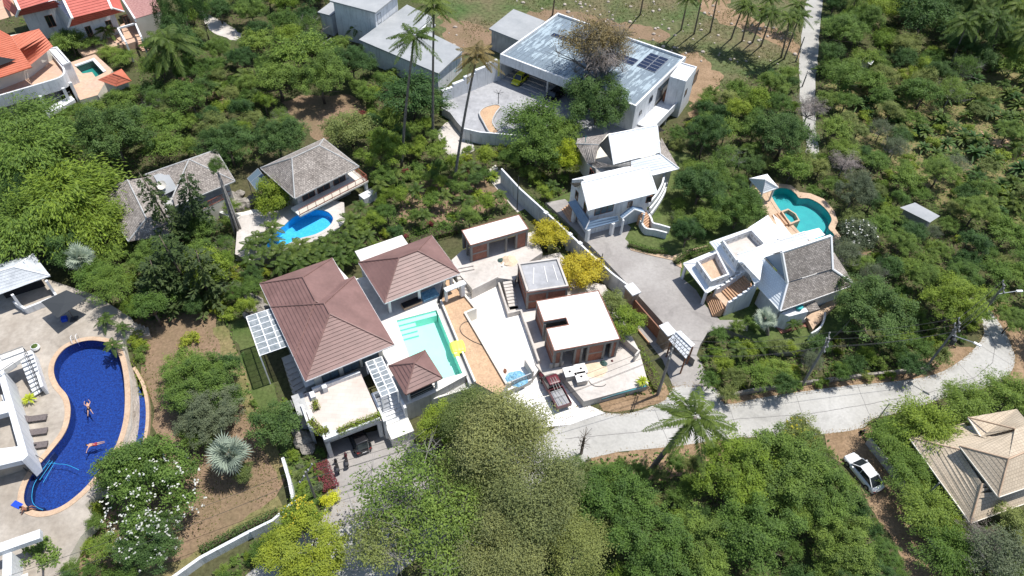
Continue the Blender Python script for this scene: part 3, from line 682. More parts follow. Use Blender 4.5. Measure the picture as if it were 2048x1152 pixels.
# stair tower right of the terrace
st = thing('stair_tower', 'white stair tower beside the carport terrace with potted reddish plant', 'stairs', fc_.w(TX+1.2, 0, 0))
mb = MB(); mb.box(fc_, TX+.1, -.4, 0, TX+.35, 3.2, ZT+.3); mb.box(fc_, TX+2.6, 0.2, 0, TX+2.85, 3.2, ZT+.3); mb.box(fc_, TX+.1, 3.2, 0, TX+2.85, 3.45, ZT+.3); obj('wall', mb, 'white_wall', st)
mb = MB(); mb.box(fc_, TX+.35, -1.6, 0, TX+2.85, .19, 1.6); obj('landing', mb, 'deck_white', st)
for k in range(7):
    mb = MB(); mb.box(fc_, TX+.36, .2+.4*k, 0, TX+2.59, .6+.4*k, 1.7+.2*k); obj('step', mb, 'white_wall', st)
# pergolas of white bars with glass
def pergola(nm, label, f, x0, y0, x1, y1, z, nx, ny, zb, glass='glass_roof', mark=None, m='white_paint'):
    t = thing(nm, label, 'pergola', f.w((x0+x1)/2, (y0+y1)/2, zb), mark=mark)
    for k in range(nx+1):
        x = x0+(x1-x0)*k/nx; mb = MB(); mb.bar(f.w(x, y0, z), f.w(x, y1, z), .08); obj('rafter', mb, m, t)
    mb = MB()
    for k in range(ny+1):
        y = y0+(y1-y0)*k/ny; mb.bar(f.w(x0, y, z+.05), f.w(x1, y, z+.05), .05)
    obj('purlins', mb, m, t)
    for i in range(nx):
        for j in range(ny):
            mb = MB(); mb.box(f, x0+(x1-x0)*i/nx+.06, y0+(y1-y0)*j/ny+.04, z+.07, x0+(x1-x0)*(i+1)/nx-.06, y0+(y1-y0)*(j+1)/ny-.04, z+.09); obj('pane', mb, glass, t)
    for x, y in ((x0, y0), (x1, y0), (x0, y1), (x1, y1)):
        mb = MB(); mb.bar(f.w(x, y, zb), f.w(x, y, z), .09); obj('post', mb, m, t)
    return t
fpl = fr((520, 712), (583, 690), 5.2); a = fpl.px(583, 690, 5.2)[0]; b = fpl.px(545, 617, 5.2)[1]
pergola('glass_pergola', 'white framed glass pergola on the left side of the large brown roofed villa', fpl, 0, 0, a, b, 5.2, 3, 7, 0, mark='the left glass pergola')
fpr = fr((761, 793), (795, 780), 5.2); a = fpr.px(795, 780, 5.2)[0]; b = fpr.px(717, 725, 5.2)[1]
pergola('glass_pergola', 'white framed glass pergola between the roof terrace and the small brown gazebo', fpr, .1, 0, a, b-.2, 5.0, 2, 8, ZM)

sd_ = thing('side_steps', 'pale stone steps with a dark louvred awning left of the carport terrace', 'stairs', P(585, 770, 0))
for k in range(7):
    mb = MB(); a, b = P(566+3.6*k, 722+11*k, 1.6-.15*k), P(590+3.0*k, 712+10.5*k, 1.6-.15*k); dv = b-a; mb.box(Fr(a, math.atan2(dv.y, dv.x)), 0, -.55, 0, dv.length, .5, 1.6-.15*k); obj('step', mb, 'pale_concrete', sd_)
for k in range(9):
    mb = MB(); mb.bar(P(571+5*k, 804-1.8*k, 3.2), P(580+4.2*k, 820-2.2*k, 2.9), .09); obj('louvre', mb, 'dark_metal', sd_)
# ------------------------------------------------------------------ building site
ZS = 1.2
sheet('site_drive', pxy((902, 560), (940, 583), (996, 556), (1020, 628), (1042, 622), (1080, 735), (1062, 760), (1014, 782), (940, 660), (925, 600), z=1.0), 1.0, 'new_concrete', zb=-.2, mside='grey_concrete')
sheet('site_pad', pxy((1000, 553), (1040, 520), (1120, 505), (1160, 560), (1210, 570), (1278, 700), (1297, 768), (1168, 803), (1122, 748), (1090, 752), (1072, 730), (1040, 618), (1020, 628), z=ZS), ZS, 'pale_concrete', zb=-.2, mside='grey_concrete')
sheet('site_court', pxy((903, 520), (925, 500), (1070, 462), (1085, 505), (1040, 535), (1030, 560), (998, 556), (945, 578), (918, 548), z=2.4), 2.4, 'pale_concrete', zb=-.2, mside='grey_concrete')
sheet('site_entry', pxy((1075, 748), (1120, 748), (1168, 806), (1210, 826), (1140, 850), (1040, 860), (1010, 800)), .056, 'new_concrete')
mb = MB(); mb.strip([P(u, v, 2.5).xy for u, v in ((944, 580), (996, 554))], .2, 0, 2.65)
mb.strip([P(u, v, 1.7).xy for u, v in ((996, 560), (1017, 626), (1042, 620), (1078, 722))], .22, 0, 1.75)
tag(obj('low_wall', mb, 'pale_concrete'), 'low pale concrete wall edging the white driveway of the building site', 'wall')
def frame_building(label, f, w, d, z0, z1, bays_front, bays_left, mark, inner=None, name='unfinished_house', rim='brick_red', top='new_concrete', poly=None, lb=None):
    t = thing(name, label, 'unfinished house', f.w(w/2, d/2, z0), mark=mark)
    poly = poly or [(0, 0), (w, 0), (w, d), (0, d)]
    pw = [f.w(x, y).xy for x, y in poly]
    sheet('roof_slab', pw, z1, top, zb=z1-.45, mside='raw_concrete', kind=None, parent=t)
    mb = MB(); L = [Vector(p) for p in pw]; c = sum(L, Vector((0, 0)))/len(L)
    mb.strip(L+[L[0], L[1]][:1], .1, z1-.01, z1+.06); o = obj('roof_rim', mb, rim, t)
    # columns
    def col(x, y):
        m_ = MB(); m_.box(f, x-.13, y-.13, z0, x+.13, y+.13, z1-.45); obj('column', m_, 'raw_concrete', t)
    def panel(a, b, kind, sd):
        if kind in ('open', 'door'): return
        za, zb = z0, z1-.46
        m_ = MB(); p, q = a, b
        if kind == 'half': zb = z0+1.0
        x0, y0, x1, y1 = min(p[0], q[0]), min(p[1], q[1]), max(p[0], q[0]), max(p[1], q[1])
        h = .07
        if abs(x1-x0) > abs(y1-y0): m_.box(f, x0+.14, y0-h, za, x1-.14, y0+h, zb)
        else: m_.box(f, x0-h, y0+.14, za, x0+h, y1-.14, zb)
        w_ = obj('brick_wall', m_, 'brick_red', t)
        # tie beam at mid height
        if kind == 'brick':
            m_ = MB(); zc = (za+zb)/2
            if abs(x1-x0) > abs(y1-y0): m_.box(f, x0+.14, y0-h-.02, zc-.1, x1-.14, y0+h+.02, zc+.1)
            else: m_.box(f, x0-h-.02, y0+.14, zc-.1, x0+h+.02, y1-.14, zc+.1)
            obj('tie_beam', m_, 'raw_concrete', t)
    xs = [.15]+[w*x for x, k in bays_front[:-1]]+[w-.15]
    for x in xs: col(x, .15); col(x, d-.15)
    for (x0, x1, (_, k)) in zip(xs, xs[1:], bays_front): panel((x0, .15), (x1, .15), k, 'f')
    m_ = MB(); m_.box(f, .3, d-.22, z0, w-.3, d-.08, z1-.46); obj('brick_wall', m_, 'brick_red', t)
    ys = [.15]+[d*y for y, k in bays_left[:-1]]+[d-.15]
    for y in ys[1:-1]: col(.15, y); col(w-.15, y)
    for (y0, y1, (_, k)) in zip(ys, ys[1:], bays_left): panel((.15, y0), (.15, y1), k, 'l'); panel((w-.15, y0), (w-.15, y1), 'brick', 'r')
    return t
z1 = 5.4; f1 = fr((941, 491), (1057, 458), z1); w1 = f1.px(1057, 458, z1)[0]; d1 = f1.px(921, 462, z1)[1]
frame_building('unfinished concrete house with white slab roof and one brick bay, farthest of three', f1, w1, d1, 2.4, z1, [(.3, 'brick'), (.62, 'open'), (.8, 'open'), (1, 'plain')], [(.5, 'open'), (1, 'open')], 'the farthest white slab roof')
z2 = 4.3; f2 = fr((1054, 586), (1137, 574), z2); w2 = f2.px(1137, 574, z2)[0]; d2 = f2.px(1113, 518, z2)[1]
b2 = frame_building('small unfinished brick house with a stained grey roof tray, middle of the three', f2, w2, d2, ZS, z2, [(.5, 'brick'), (1, 'brick')], [(1, 'brick')], 'the grey roof tray', top='roof_grey')
mb = MB(); mb.box(f2, .35, .35, z2+.004, w2-.35, d2-.35, z2+.03); obj('roof_stain', mb, MATS['lichen'] if False else 'court', b2)
mb = MB(); mb.strip([f2.w(x, y).xy for x, y in ((.12, .12), (w2-.12, .12), (w2-.12, d2-.12), (.12, d2-.12), (.12, .12))], .24, z2, z2+.22); obj('parapet', mb, 'pale_concrete', b2)
for a, b in ((.2, .35), (.55, .6), (.8, .82)):
    mb = MB(); mb.bar(f2.w(w2*a, d2*.25, z2+.06), f2.w(w2*b, d2*.8, z2+.06), .05); obj('plank', mb, 'new_concrete', b2)
z3 = 4.5; f3 = fr((1109, 702), (1240, 678), z3); w3 = f3.px(1240, 678, z3)[0]; d3 = f3.px(1076, 602, z3)[1]
n1 = f3.px(1090, 643, z3); n2 = f3.px(1139, 652, z3)
ny0 = f3.px(1096, 657, z3)[1]; ny1 = f3.px(1090, 643, z3)[1]; nx = f3.px(1132, 636, z3)[0]
frame_building('largest unfinished brick house with a notched bare white slab roof', f3, w3, d3, ZS, z3, [(.12, 'plain'), (.33, 'open'), (.43, 'plain'), (.53, 'door'), (.78, 'brick'), (.9, 'open'), (1, 'plain')], [(ny0/d3, 'brick'), (ny1/d3, 'open'), (1, 'brick')], 'the notched white slab roof',
               poly=[(0, 0), (w3, 0), (w3, d3), (0, d3), (0, ny1), (nx, ny1), (nx, ny0), (0, ny0)])
# site stairs
ss = thing('site_stairs', 'bare concrete steps going down beside the white driveway of the building site', 'stairs', P(1005, 590, 1))
fst = fr((1003, 562), (1012, 560), 2.4); 
A0 = P(1005, 562, 2.4); B0 = P(1019, 620, 1.2); dv = Vector((B0.x-A0.x, B0.y-A0.y)); ang = math.atan2(dv.y, dv.x); fst = Fr(A0, ang)
for k in range(9):
    mb = MB(); mb.box(fst, dv.length*k/9, .05, .0, dv.length*(k+1)/9-.003, 1.15, 2.35-1.15*(k+1)/9*1.0); obj('step', mb, 'pale_concrete', ss)
ss = thing('site_stairs', 'wide pale steps between the brown pavilion and the farthest slab roof', 'stairs', P(930, 560, 1))
A0 = P(933, 527, 2.9); B0 = P(948, 583, 1.5); dv = Vector((B0.x-A0.x, B0.y-A0.y)); ang = math.atan2(dv.y, dv.x); fst = Fr(A0, ang)
for k in range(8):
    mb = MB(); mb.box(fst, dv.length*k/8, -1.6, .0, dv.length*(k+1)/8-.003, .8, 2.95-.18*(k+1)); obj('step', mb, 'pale_concrete', ss)
# slatted grey gate, low white wall bits
gt = thing('sliding_gate', 'grey slatted steel gate at the mouth of the site driveway', 'gate', P(1040, 778, 0))
A0, B0 = P(1021, 783, 0), P(1062, 766, 0); dv = Vector((B0.x-A0.x, B0.y-A0.y)); fg_ = Fr(A0, math.atan2(dv.y, dv.x)); Lg = dv.length
for z_ in (.1, 1.9): mb = MB(); mb.box(fg_, 0, -.04, z_, Lg, .04, z_+.1); obj('gate_rail', mb, 'solar_frame', gt)
k = 0
while .12+k*.19 < Lg-.1:
    mb = MB(); mb.box(fg_, .08+k*.19, -.03, .2, .2+k*.19, .03, 1.9); obj('slat', mb, 'roof_grey', gt); k += 1
mb = MB(); mb.box(fg_, Lg, -.1, 0, Lg+.2, 1.8, 2.3); mb.box(fg_, -1.3, -.12, 0, 0, .12, 1.9)
tag(obj('gate_wall', mb, 'pale_concrete'), 'pale wall ends holding the grey slatted gate of the site', 'wall')
mb = MB(); a, b = P(1100, 730, 1.8), P(1127, 724, 1.8); mb.strip([a.xy, b.xy], .2, 0, 2.0)
tag(obj('low_wall', mb, 'pale_concrete'), 'short pale wall standing in front of the notched slab house by the maroon truck', 'wall')
mb = MB(); mb.strip([P(u, v, 2.2).xy for u, v in ((1243, 672), (1278, 702), (1270, 712))], .2, 0, 2.3)
tag(obj('low_wall', mb, 'pale_concrete'), 'thin pale wall at the right corner of the notched slab house', 'wall')
# rubble and store things
def heap(name, label, cat, u, v, z, r, h, m, seed=1, stretch=1):
    rr = random.Random(seed); mb = MB(); c = P(u, v, z); N = 14
    rings = []
    for k, (a, b) in enumerate(((1, 0), (.8, .25), (.5, .62), (.2, .93))):
        rings.append([Vector((c.x+r*a*math.cos(t*2*math.pi/N)*stretch*rr.uniform(.85, 1.12), c.y+r*a*math.sin(t*2*math.pi/N)*rr.uniform(.85, 1.12), z+h*b*rr.uniform(.85, 1.1) if b else z)) for t in range(N)])
    for a, b in zip(rings, rings[1:]):
        for t in range(N): mb.face([a[t-1], a[t], b[t], b[t-1]])
    mb.face(rings[-1]); return tag(obj(name, mb, m), label, cat)
heap('sand_pile', 'small pile of tan sand on the court before the farthest slab house', 'sand', 1018, 522, 2.4, 1.1, .5, 'sand', 2)
mb = MB(); mb.bar(P(1004, 533, 2.5), P(1016, 510, 2.5), .12); tag(obj('plank', mb, 'new_concrete'), 'pale plank lying against the sand pile', 'plank')
heap('tool_bucket', 'dark green heap of tools beside the sand pile', 'tools', 1002, 521, 2.4, .45, .35, 'tarp_dark', 3)
heap('blue_tarpaulin', 'crumpled light blue tarpaulin behind the slatted gate', 'tarpaulin', 1033, 757, 1.0, 1.1, .6, 'blue_tarp', 4, 1.3)
heap('sand_pile', 'flat spill of pale sand in front of the notched slab house', 'sand', 1188, 740, ZS, 1.2, .12, 'sand', 5, 1.3)
heap('tarp_bundle', 'dark green tarp bundle on the terrace of the notched slab house', 'tarpaulin', 1207, 727, ZS, .45, .4, 'tarp_dark', 6)
heap('bucket', 'small reddish bucket on the site terrace', 'bucket', 1224, 722, ZS, .16, .25, 'maroon', 6)
for (u, v, lab) in ((1138, 752, 'concrete pit box with a hole in its lid, nearest the maroon truck'), (1160, 746, 'concrete pit box with a hole in its lid, right back one of three'), (1161, 762, 'lowest concrete pit box of three, its square lid hole open')):
    c = P(u, v, ZS); ff = Fr(c, f3.a); t = thing('pit_box', lab, 'concrete box', c, group='concrete pit boxes on the site terrace')
    mb = MB(); mb.box(ff, -.6, -.6, ZS, .6, .6, ZS+.75); obj('shell', mb, 'pale_concrete', t)
    mb = MB(); mb.box(ff, -.66, -.66, ZS+.75, .66, .66, ZS+.87); obj('lid', mb, 'new_concrete', t)
    mb = MB(); mb.box(ff, -.13, -.13, ZS+.87, .13, .13, ZS+.885); obj('hole', mb, 'dark_inside', t)
mb = MB(); mb.tube(smooth_loop([P(u, v, ZS+.05) for u, v in ((1172, 752), (1180, 765), (1190, 772), (1206, 772), (1212, 768))], 5, False), .03, 5)
tag(obj('hose', mb, 'dark_metal', smooth=True), 'dark hose trailing from the pit boxes over the site terrace', 'hose')
tt = thing('pipe_bundle', 'bundle of thin cyan and white pipes lying along the terrace wall above the road', 'pipes', P(1240, 785, .9))
for k, mm in enumerate(('cyan_pipe', 'white_paint', 'cyan_pipe', 'dark_metal')):
    mb = MB(); mb.bar(P(1203, 795+k*1.5, .95-.12*k), P(1292-3*k, 772+k*1.3, 1.0-.12*k), .05, 6); obj('pipe', mb, mm, tt)
heap('timber_scrap', 'brown timber scraps beside the soil bed at the site gate', 'timber', 1010, 742, 1.0, .4, .3, 'timber', 8, .6)
def V(u, v, z): return P(u, v, z)
def slopes(parent, quads, m, step=.33, t=.035, **k):
    return roof(parent, [[V(*q) for q in poly] for poly in quads], m, step, t,
                ridges=[(V(*a), V(*b)) for a, b in k.get('ridges', ())], eaves=[(V(*a), V(*b)) for a, b in k.get('eaves', ())],
                cap=k.get('cap'), eave=k.get('eave', 'white_paint'), name=k.get('name', 'roof'), er=k.get('er', .07), cr=k.get('cr', .09))
def block(parent, name, pts, z, z0, z1, m):
    mb = MB(); mb.prism([V(u, v, z).xy for u, v in pts], z0, z1); return obj(name, mb, m, parent)
def parapet(parent, pts, z, z0, z1, w, m='white_wall', closed=True, name='parapet'):
    L = [V(u, v, z).xy for u, v in pts]; mb = MB(); mb.strip(L+[L[0]] if closed else L, w, z0, z1); return obj(name, mb, m, parent)
def post(parent, u, v, z, z0, z1, r, m='white_wall', name='column'):
    p = V(u, v, z); mb = MB(); mb.bar((p.x, p.y, z0), (p.x, p.y, z1), r); return obj(name, mb, m, parent)

# ---- grey shingle house with the balcony over the blue pool
fh = fr((589.5, 397), (718, 333), 5.0); hw = fh.px(718, 333, 5)[0]; 
h2 = thing('house', 'grey shingle roofed house with a dark red balcony above the small blue pool', 'house', fh.w(5, 4, 0), mark='the balcony house')
hip(h2, fh, 0, 0, hw, 8.6, 5.0, 7.6, (2.9, 4.4), (7.2, 4.4), 'shingle', .24, .03, cap='grey_wall', eave='grey_wall')
walls(h2, fh, [(.9, 1.3, hw-1.2, 7.8)], 0, 4.95, 'grey_wall')
mb = MB(); mb.box(fh, -.3, -.9, 2.45, hw+.6, 1.29, 2.7); mb.box(fh, hw-1.19, 1.3, 2.45, hw+.6, 6, 2.7); obj('balcony', mb, 'cream_wall', h2)
railing(h2, [fh.w(-.2, -.8), fh.w(hw+.5, -.8), fh.w(hw+.5, 5.8)], 2.7, 1.0, .16, 'red_wood')
for x in (1.6, 4, 6.6): window(h2, fh, 'front', 1.3, x, x+2, 2.75, 4.7, 'timber', 'glass_dark')
for x in (2.5, 6): window(h2, fh, 'front', 1.3, x, x+2, .4, 2.2, 'timber', 'glass_dark')
mb = MB(); mb.box(fh, hw+.1, -.7, 0, hw+.5, -.3, 2.44); obj('column', mb, 'white_wall', h2)
mb = MB(); mb.box(fh, hw-1.3, -2.2, 0, hw+.9, -.9, 1.2); obj('plinth', mb, 'white_wall', h2)
gl = thing('glass_awning', 'dark glass awning of three panes at the left gable of the balcony house', 'awning', V(515, 360, 0))
q = [V(494.7, 357, 3.4), V(516, 337, 3.8), V(537.6, 366, 3.8), V(514, 383, 3.4)]
for k in range(3):
    a, b, c, d = [q[0].lerp(q[3], k/3+.01), q[1].lerp(q[2], k/3+.01), q[1].lerp(q[2], (k+1)/3-.01), q[0].lerp(q[3], (k+1)/3-.01)]
    mb = MB(); mb.face([a, b, c, d]); obj('pane', mb, 'glass', gl)
mb = MB()
for k in range(4): mb.bar(q[0].lerp(q[3], k/3), q[1].lerp(q[2], k/3), .06)
mb.bar(q[0], q[3], .06); mb.bar(q[1], q[2], .06)
for p in (q[0], q[3]): mb.bar((p.x, p.y, 0), p, .06)
obj('frame', mb, 'steel', gl)
# blue pool
def pool_obj(label, outline, z, zdeck_pad, m, coping='tan_tile', cw=.5, wat='water', mark=None, depth=1.2, name='swimming_pool'):
    L = smooth_loop([tuple(V(u, v, z).xy) for u, v in outline], 5); c = sum(L, Vector((0, 0)))/len(L)
    if sum(L[i-1].x*L[i].y-L[i].x*L[i-1].y for i in range(len(L))) < 0: L = L[::-1]
    n = len(L); out = []
    for i in range(n):
        d = (L[(i+1) % n]-L[i-1]).normalized(); out.append(L[i]+Vector((d.y, -d.x))*cw)
    t = thing(name, label, 'pool', (c.x, c.y, z), mark=mark)
    mb = MB(); zb = z-depth
    for i in range(n):
        a, b = L[i-1], L[i]; mb.face([(b.x, b.y, zb), (a.x, a.y, zb), (a.x, a.y, z), (b.x, b.y, z)])
    obj('basin_wall', mb, m, t); o = sheet('basin_floor', L, zb, m, kind=None, parent=t)
    mb = MB()
    for i in range(n):
        a, b, d, e = L[i-1], L[i], out[i], out[i-1]; mb.face([(p.x, p.y, z+.03) for p in (e, d, b, a)]); mb.face([(e.x, e.y, z-.3), (d.x, d.y, z-.3), (d.x, d.y, z+.03), (e.x, e.y, z+.03)])
        mb.face([(b.x, b.y, z-.1), (a.x, a.y, z-.1), (a.x, a.y, z+.03), (b.x, b.y, z+.03)])
    obj('coping', mb, coping, t)
    sheet('water', L, z-.1, wat, kind=None, parent=t)
    return t, L, out
PC = [(570, 449), (583, 437), (603, 426), (627, 420), (648, 421), (661, 428), (666, 440), (655, 455), (632, 468), (600, 477), (570, 490), (545, 500), (533, 490), (540, 474), (556, 460)]
tC, LC, oC = pool_obj('small curved sky blue pool below the balcony house', PC, 1.4, None, 'sky_mosaic', 'pale_concrete', .45, 'water', 'the small blue pool', 1.15)
sheet('pool_terrace', pxy((478, 432), (560, 420), (597, 400), (640, 396), (688, 405), (690, 445), (660, 470), (600, 492), (550, 515), (500, 522), (470, 508), (474, 460), z=1.38), 1.38, 'pale_concrete', holes=[oC], zb=-.2, mside='stone')
# ---- grey shingle house on the left
h1 = thing('house', 'long grey shingle house behind the two tall pines', 'house', V(340, 400, 0), mark='the long grey shingle house')
slopes(h1, [[(195, 385, 4.3), (255, 360, 6.3), (293, 437, 6.3), (257, 483, 4.3)], [(255, 360, 6.3), (293, 437, 6.3), (345, 470, 4.2), (312, 352, 4.9)],
            [(293, 437, 6.3), (257, 483, 4.3), (345, 470, 4.2)]], 'shingle', .24, .03, ridges=[((255, 360, 6.3), (293, 437, 6.3)), ((293, 437, 6.3), (257, 483, 4.3))], eaves=[((195, 385, 4.3), (255, 360, 6.3)), ((195, 385, 4.3), (257, 483, 4.3))], cap='grey_wall', eave='grey_wall')
slopes(h1, [[(289, 350, 6.0), (378, 319, 6.6), (367, 358, 5.6), (353, 379, 5.2), (330, 395, 4.9), (310, 370, 5.4)]], 'shingle', .24, .03, ridges=[((289, 350, 6.0), (378, 319, 6.6))], cap='grey_wall', eave='grey_wall')
slopes(h1, [[(378, 319, 6.7), (432, 300, 4.8), (470, 362, 4.8)], [(378, 319, 6.7), (470, 362, 4.8), (408, 387, 4.8), (350, 412, 4.8), (345, 395, 5.0), (368, 358, 6.0)]], 'shingle', .24, .03,
       ridges=[((378, 319, 6.7), (470, 362, 4.8)), ((378, 319, 6.7), (345, 395, 5.0)), ((378, 319, 6.7), (432, 300, 4.8))], eaves=[((432, 300, 4.8), (470, 362, 4.8)), ((470, 362, 4.8), (350, 412, 4.8))], cap='grey_wall', eave='grey_wall')
mb = MB(); q = [V(307, 352, 5.9), V(334, 342, 5.95), V(355, 378, 5.3), V(330, 390, 5.25)]; n = (q[1]-q[0]).cross(q[3]-q[0]).normalized(); n = n if n.z > 0 else -n
mb.face([p+n*.1 for p in q]); mb.face([q[3], q[2], q[2]+n*.1, q[3]+n*.1]); obj('lead_panel', mb, 'roof_grey', h1)
block(h1, 'wall', [(268, 385), (400, 330), (430, 318), (455, 358), (350, 400), (300, 470)], 4.5, 0, 4.4, 'grey_wall')
block(h1, 'veranda', [(395, 398), (455, 372), (462, 392), (405, 420)], 2.6, 0, 2.6, 'cream_wall')
railing(h1, [V(405, 420, 2.6), V(462, 392, 2.6)], 2.6, .9, .18, 'red_wood')
dp = V(327, 377, 5.5); di = thing('satellite_dish', 'pale round satellite dish on the roof of the long grey shingle house', 'satellite dish', dp)
mb = MB(); rot = Matrix.Rotation(.6, 3, 'X')
ring = lambda r, z: [dp+Vector((0, 0, .5))+rot @ Vector((r*math.cos(2*math.pi*k/14), r*math.sin(2*math.pi*k/14), z)) for k in range(14)]
A_, B_, C_ = ring(.12, 0), ring(.4, .08), ring(.62, .2)
for a, b in ((A_, B_), (B_, C_)):
    for k in range(14): mb.face([a[k-1], a[k], b[k], b[k-1]])
mb.face(A_); obj('bowl', mb, 'cream_wall', di)
mb = MB(); mb.bar(dp-Vector((0, 0, .3)), dp+Vector((0, 0, .5)), .05); obj('mast', mb, 'steel', di)

# ---- red Thai villas, top left
r1 = thing('house', 'red tiled house with white gable trim and a lower skirt roof, top left', 'house', V(190, 60, 0), mark='the red gabled house')
ZE = 6
slopes(r1, [[(144.5, 36, 7.2), (223.6, 16.6, 7.2), (197, -45, 10.5), (115, -25, 10.5)]], 'red_roof', .5, .06, ridges=[], eaves=[((144.5, 36, 7.2), (115, -25, 10.5)), ((223.6, 16.6, 7.2), (197, -45, 10.5))], er=.18)
slopes(r1, [[(137, 55, 5.2), (248, 23.5, 5.2), (223, 16, 6.9), (143, 36, 6.9)], [(248, 23.5, 5.2), (232, -20, 5.2), (215, -25, 6.9), (223, 16, 6.9)]], 'red_roof', .4, .05, ridges=[((223, 16, 6.9), (248, 23.5, 5.2)), ((143, 36, 6.9), (137, 55, 5.2))], cap='white_paint', cr=.16)
slopes(r1, [[(197, -45, 10.5), (115, -25, 10.5), (105, -60, 7.2), (190, -75, 7.2)]], 'red_roof', .5, .05)
f_ = fr((137, 55), (248, 23.5), 5.2); wl = f_.px(248, 23.5, 5.2)[0]
walls(r1, f_, [(1, 1.2, wl-1.4, 9)], 0, 5.9, 'white_wall')
for x in (2.5, 6, 9): window(r1, f_, 'front', 1.2, x, x+1, 1.8, 4, 'timber', 'glass_dark')
mb = MB(); mb.box(f_, 0, -2.5, 0, wl-2, 1.19, 1.0); obj('veranda', mb, 'terracotta', r1)
r2 = thing('house', 'red tiled house with white gable trim cut by the top left edge', 'house', V(70, 50, 0), mark='the far left red house')
slopes(r2, [[(39, 19.5, 6.9), (105, 0, 6.9), (80, -50, 9.8), (15, -30, 9.8)]], 'red_roof', .5, .06, eaves=[((39, 19.5, 6.9), (15, -30, 9.8))], er=.2)
slopes(r2, [[(33, 34, 5.4), (129, 12, 5.4), (110, 0, 6.8), (38, 20, 6.8)], [(0, 5, 5.4), (33, 34, 5.4), (38, 20, 6.8), (10, -10, 6.8)]], 'red_roof', .4, .05, ridges=[((38, 20, 6.8), (33, 34, 5.4)), ((110, 0, 6.8), (129, 12, 5.4))], cap='white_paint', cr=.2)
slopes(r2, [[(-20, 5, 6), (25, -5, 6), (33, 30, 4.2), (0, 40, 4.2)]], 'terracotta', 2, .03)
f_ = fr((33, 34), (129, 12), 5.4); wl = f_.px(129, 12, 5.4)[0]
walls(r2, f_, [(1, 1.2, wl-.5, 8)], 0, 6.2, 'white_wall')
for x in (4, 7): window(r2, f_, 'front', 1.2, x, x+1.3, 1.8, 4, 'timber', 'glass_dark')
r3 = thing('house', 'low flat roofed house with a dusty pink roof terrace beside the red gables', 'house', V(280, 30, 0), mark='the pink roof terrace')
mb = MB(); PT = [V(u, v, 4).xy for u, v in ((238, -12), (300, -25), (322, 22), (270, 38))]; mb.prism(PT, 0, 4); obj('body', mb, 'cream_wall', r3)
mb = MB(); mb.face([(p.x, p.y, 4.02) for p in PT[::-1]]); mb.face([(p.x, p.y, 4.02) for p in PT]); 
mb = MB(); mb.prism(PT, 3.9, 4.03); obj('roof_floor', mb, 'pink_wood', r3)
parapet(r3, [(238, -12), (270, 38)], 4.5, 4, 4.6, .3, closed=False)
fr3 = thing('portal_frame', 'white post frame with terracotta floor and steps beside the red gabled house', 'frame', V(260, 75, 0))
block(fr3, 'floor', [(215, 62), (262, 40), (285, 78), (250, 90)], 1.2, 0, 1.2, 'terracotta')
for (a, b) in (((236, 57), (271, 47)), ((236, 57), (252, 85)), ((271, 47), (283, 75))):
    mb = MB(); mb.bar(V(*a, 3.6), V(*b, 3.6), .2); obj('beam', mb, 'white_wall', fr3)
for p in ((236, 57), (271, 47), (252, 85), (283, 75)): post(fr3, *p, 3.6, 0, 3.5, .2)
for k in range(6):
    mb = MB(); a = V(273+2.2*k, 84+3.2*k, 1.1-.17*k); f_ = Fr(a, math.radians(25)); mb.box(f_, 0, -.3, -.1, 2.3, .25, 1.1-.17*k); obj('step', mb, 'terracotta', fr3)
# ---- orange roofed villa with terrace
ov = thing('house', 'orange tiled house with a rounded terracotta roof terrace at the left edge', 'house', V(60, 190, 0), mark='the orange roofed house')
TZ = 4.2
ter = [V(u, v, TZ).xy for u, v in ((40, 105), (86, 94), (110, 118), (122, 133), (130, 143), (131, 153), (122, 163), (90, 173), (10, 197), (-40, 210), (-60, 140))]
mb = MB(); mb.prism(ter, TZ-.4, TZ); obj('terrace', mb, 'terracotta', ov)
pp = smooth_loop([tuple(V(u, v, TZ).xy) for u, v in ((86, 94), (110, 118), (122, 133), (131, 145), (131, 156), (120, 164), (90, 173.5), (10, 197), (-40, 211))], 4, False)
mb = MB(); mb.strip(pp, .3, TZ-1.2, TZ+.75); obj('parapet', mb, 'white_wall', ov)
slopes(ov, [[(-40, 168, 7.2), (63.5, 134, 7.2), (22, 72, 9.6), (0, 60, 9.8), (-40, 80, 9.8)]], 'orange_roof', .4, .05, eaves=[((-40, 168, 7.2), (63.5, 134, 7.2))], eave='orange_roof')
slopes(ov, [[(22, 72, 9.4), (78, 57.6, 9.0), (106, 93, 7.2), (45, 104, 7.2), (63.5, 134, 7.1)]], 'orange_roof', .4, .05, eaves=[((106, 93, 7.2), (45, 104, 7.2))], eave='orange_roof')
mb = MB(); q = [V(-20, 113, 8.7), V(34, 122, 8.0), V(-20, 142, 8.0)]; mb.face([p+Vector((0, 0, .25)) for p in q]); obj('gable_opening', mb, 'dark_inside', ov)
block(ov, 'wall', [(-60, 170), (45, 130), (95, 92), (60, 70), (-60, 90)], 6.5, 4.2, 7.0, 'cream_wall')
block(ov, 'lower_wall', [(-60, 225), (60, 195), (105, 175), (110, 140), (40, 120), (-60, 160)], 3, 0, 3.7, 'grey_wall')
block(ov, 'lower_balcony', [(84, 222), (142, 192), (150, 200), (96, 232)], 1.6, 1.2, 1.7, 'white_wall')
railing(ov, [V(86, 221, 1.7), V(143, 192, 1.7)], 1.7, .8, 1.5, 'steel')
for p in ((140, 165), (126, 176), (80, 192)): post(ov, *p, 3.8, 0, 3.8, .3)
block(ov, 'annex', [(96, 96), (114, 93), (142, 125), (125, 132)], 5.0, 0, 5.0, 'white_wall')
parapet(ov, [(98, 97), (113, 95), (139, 124), (126, 129)], 5.2, 5.0, 5.25, .2)
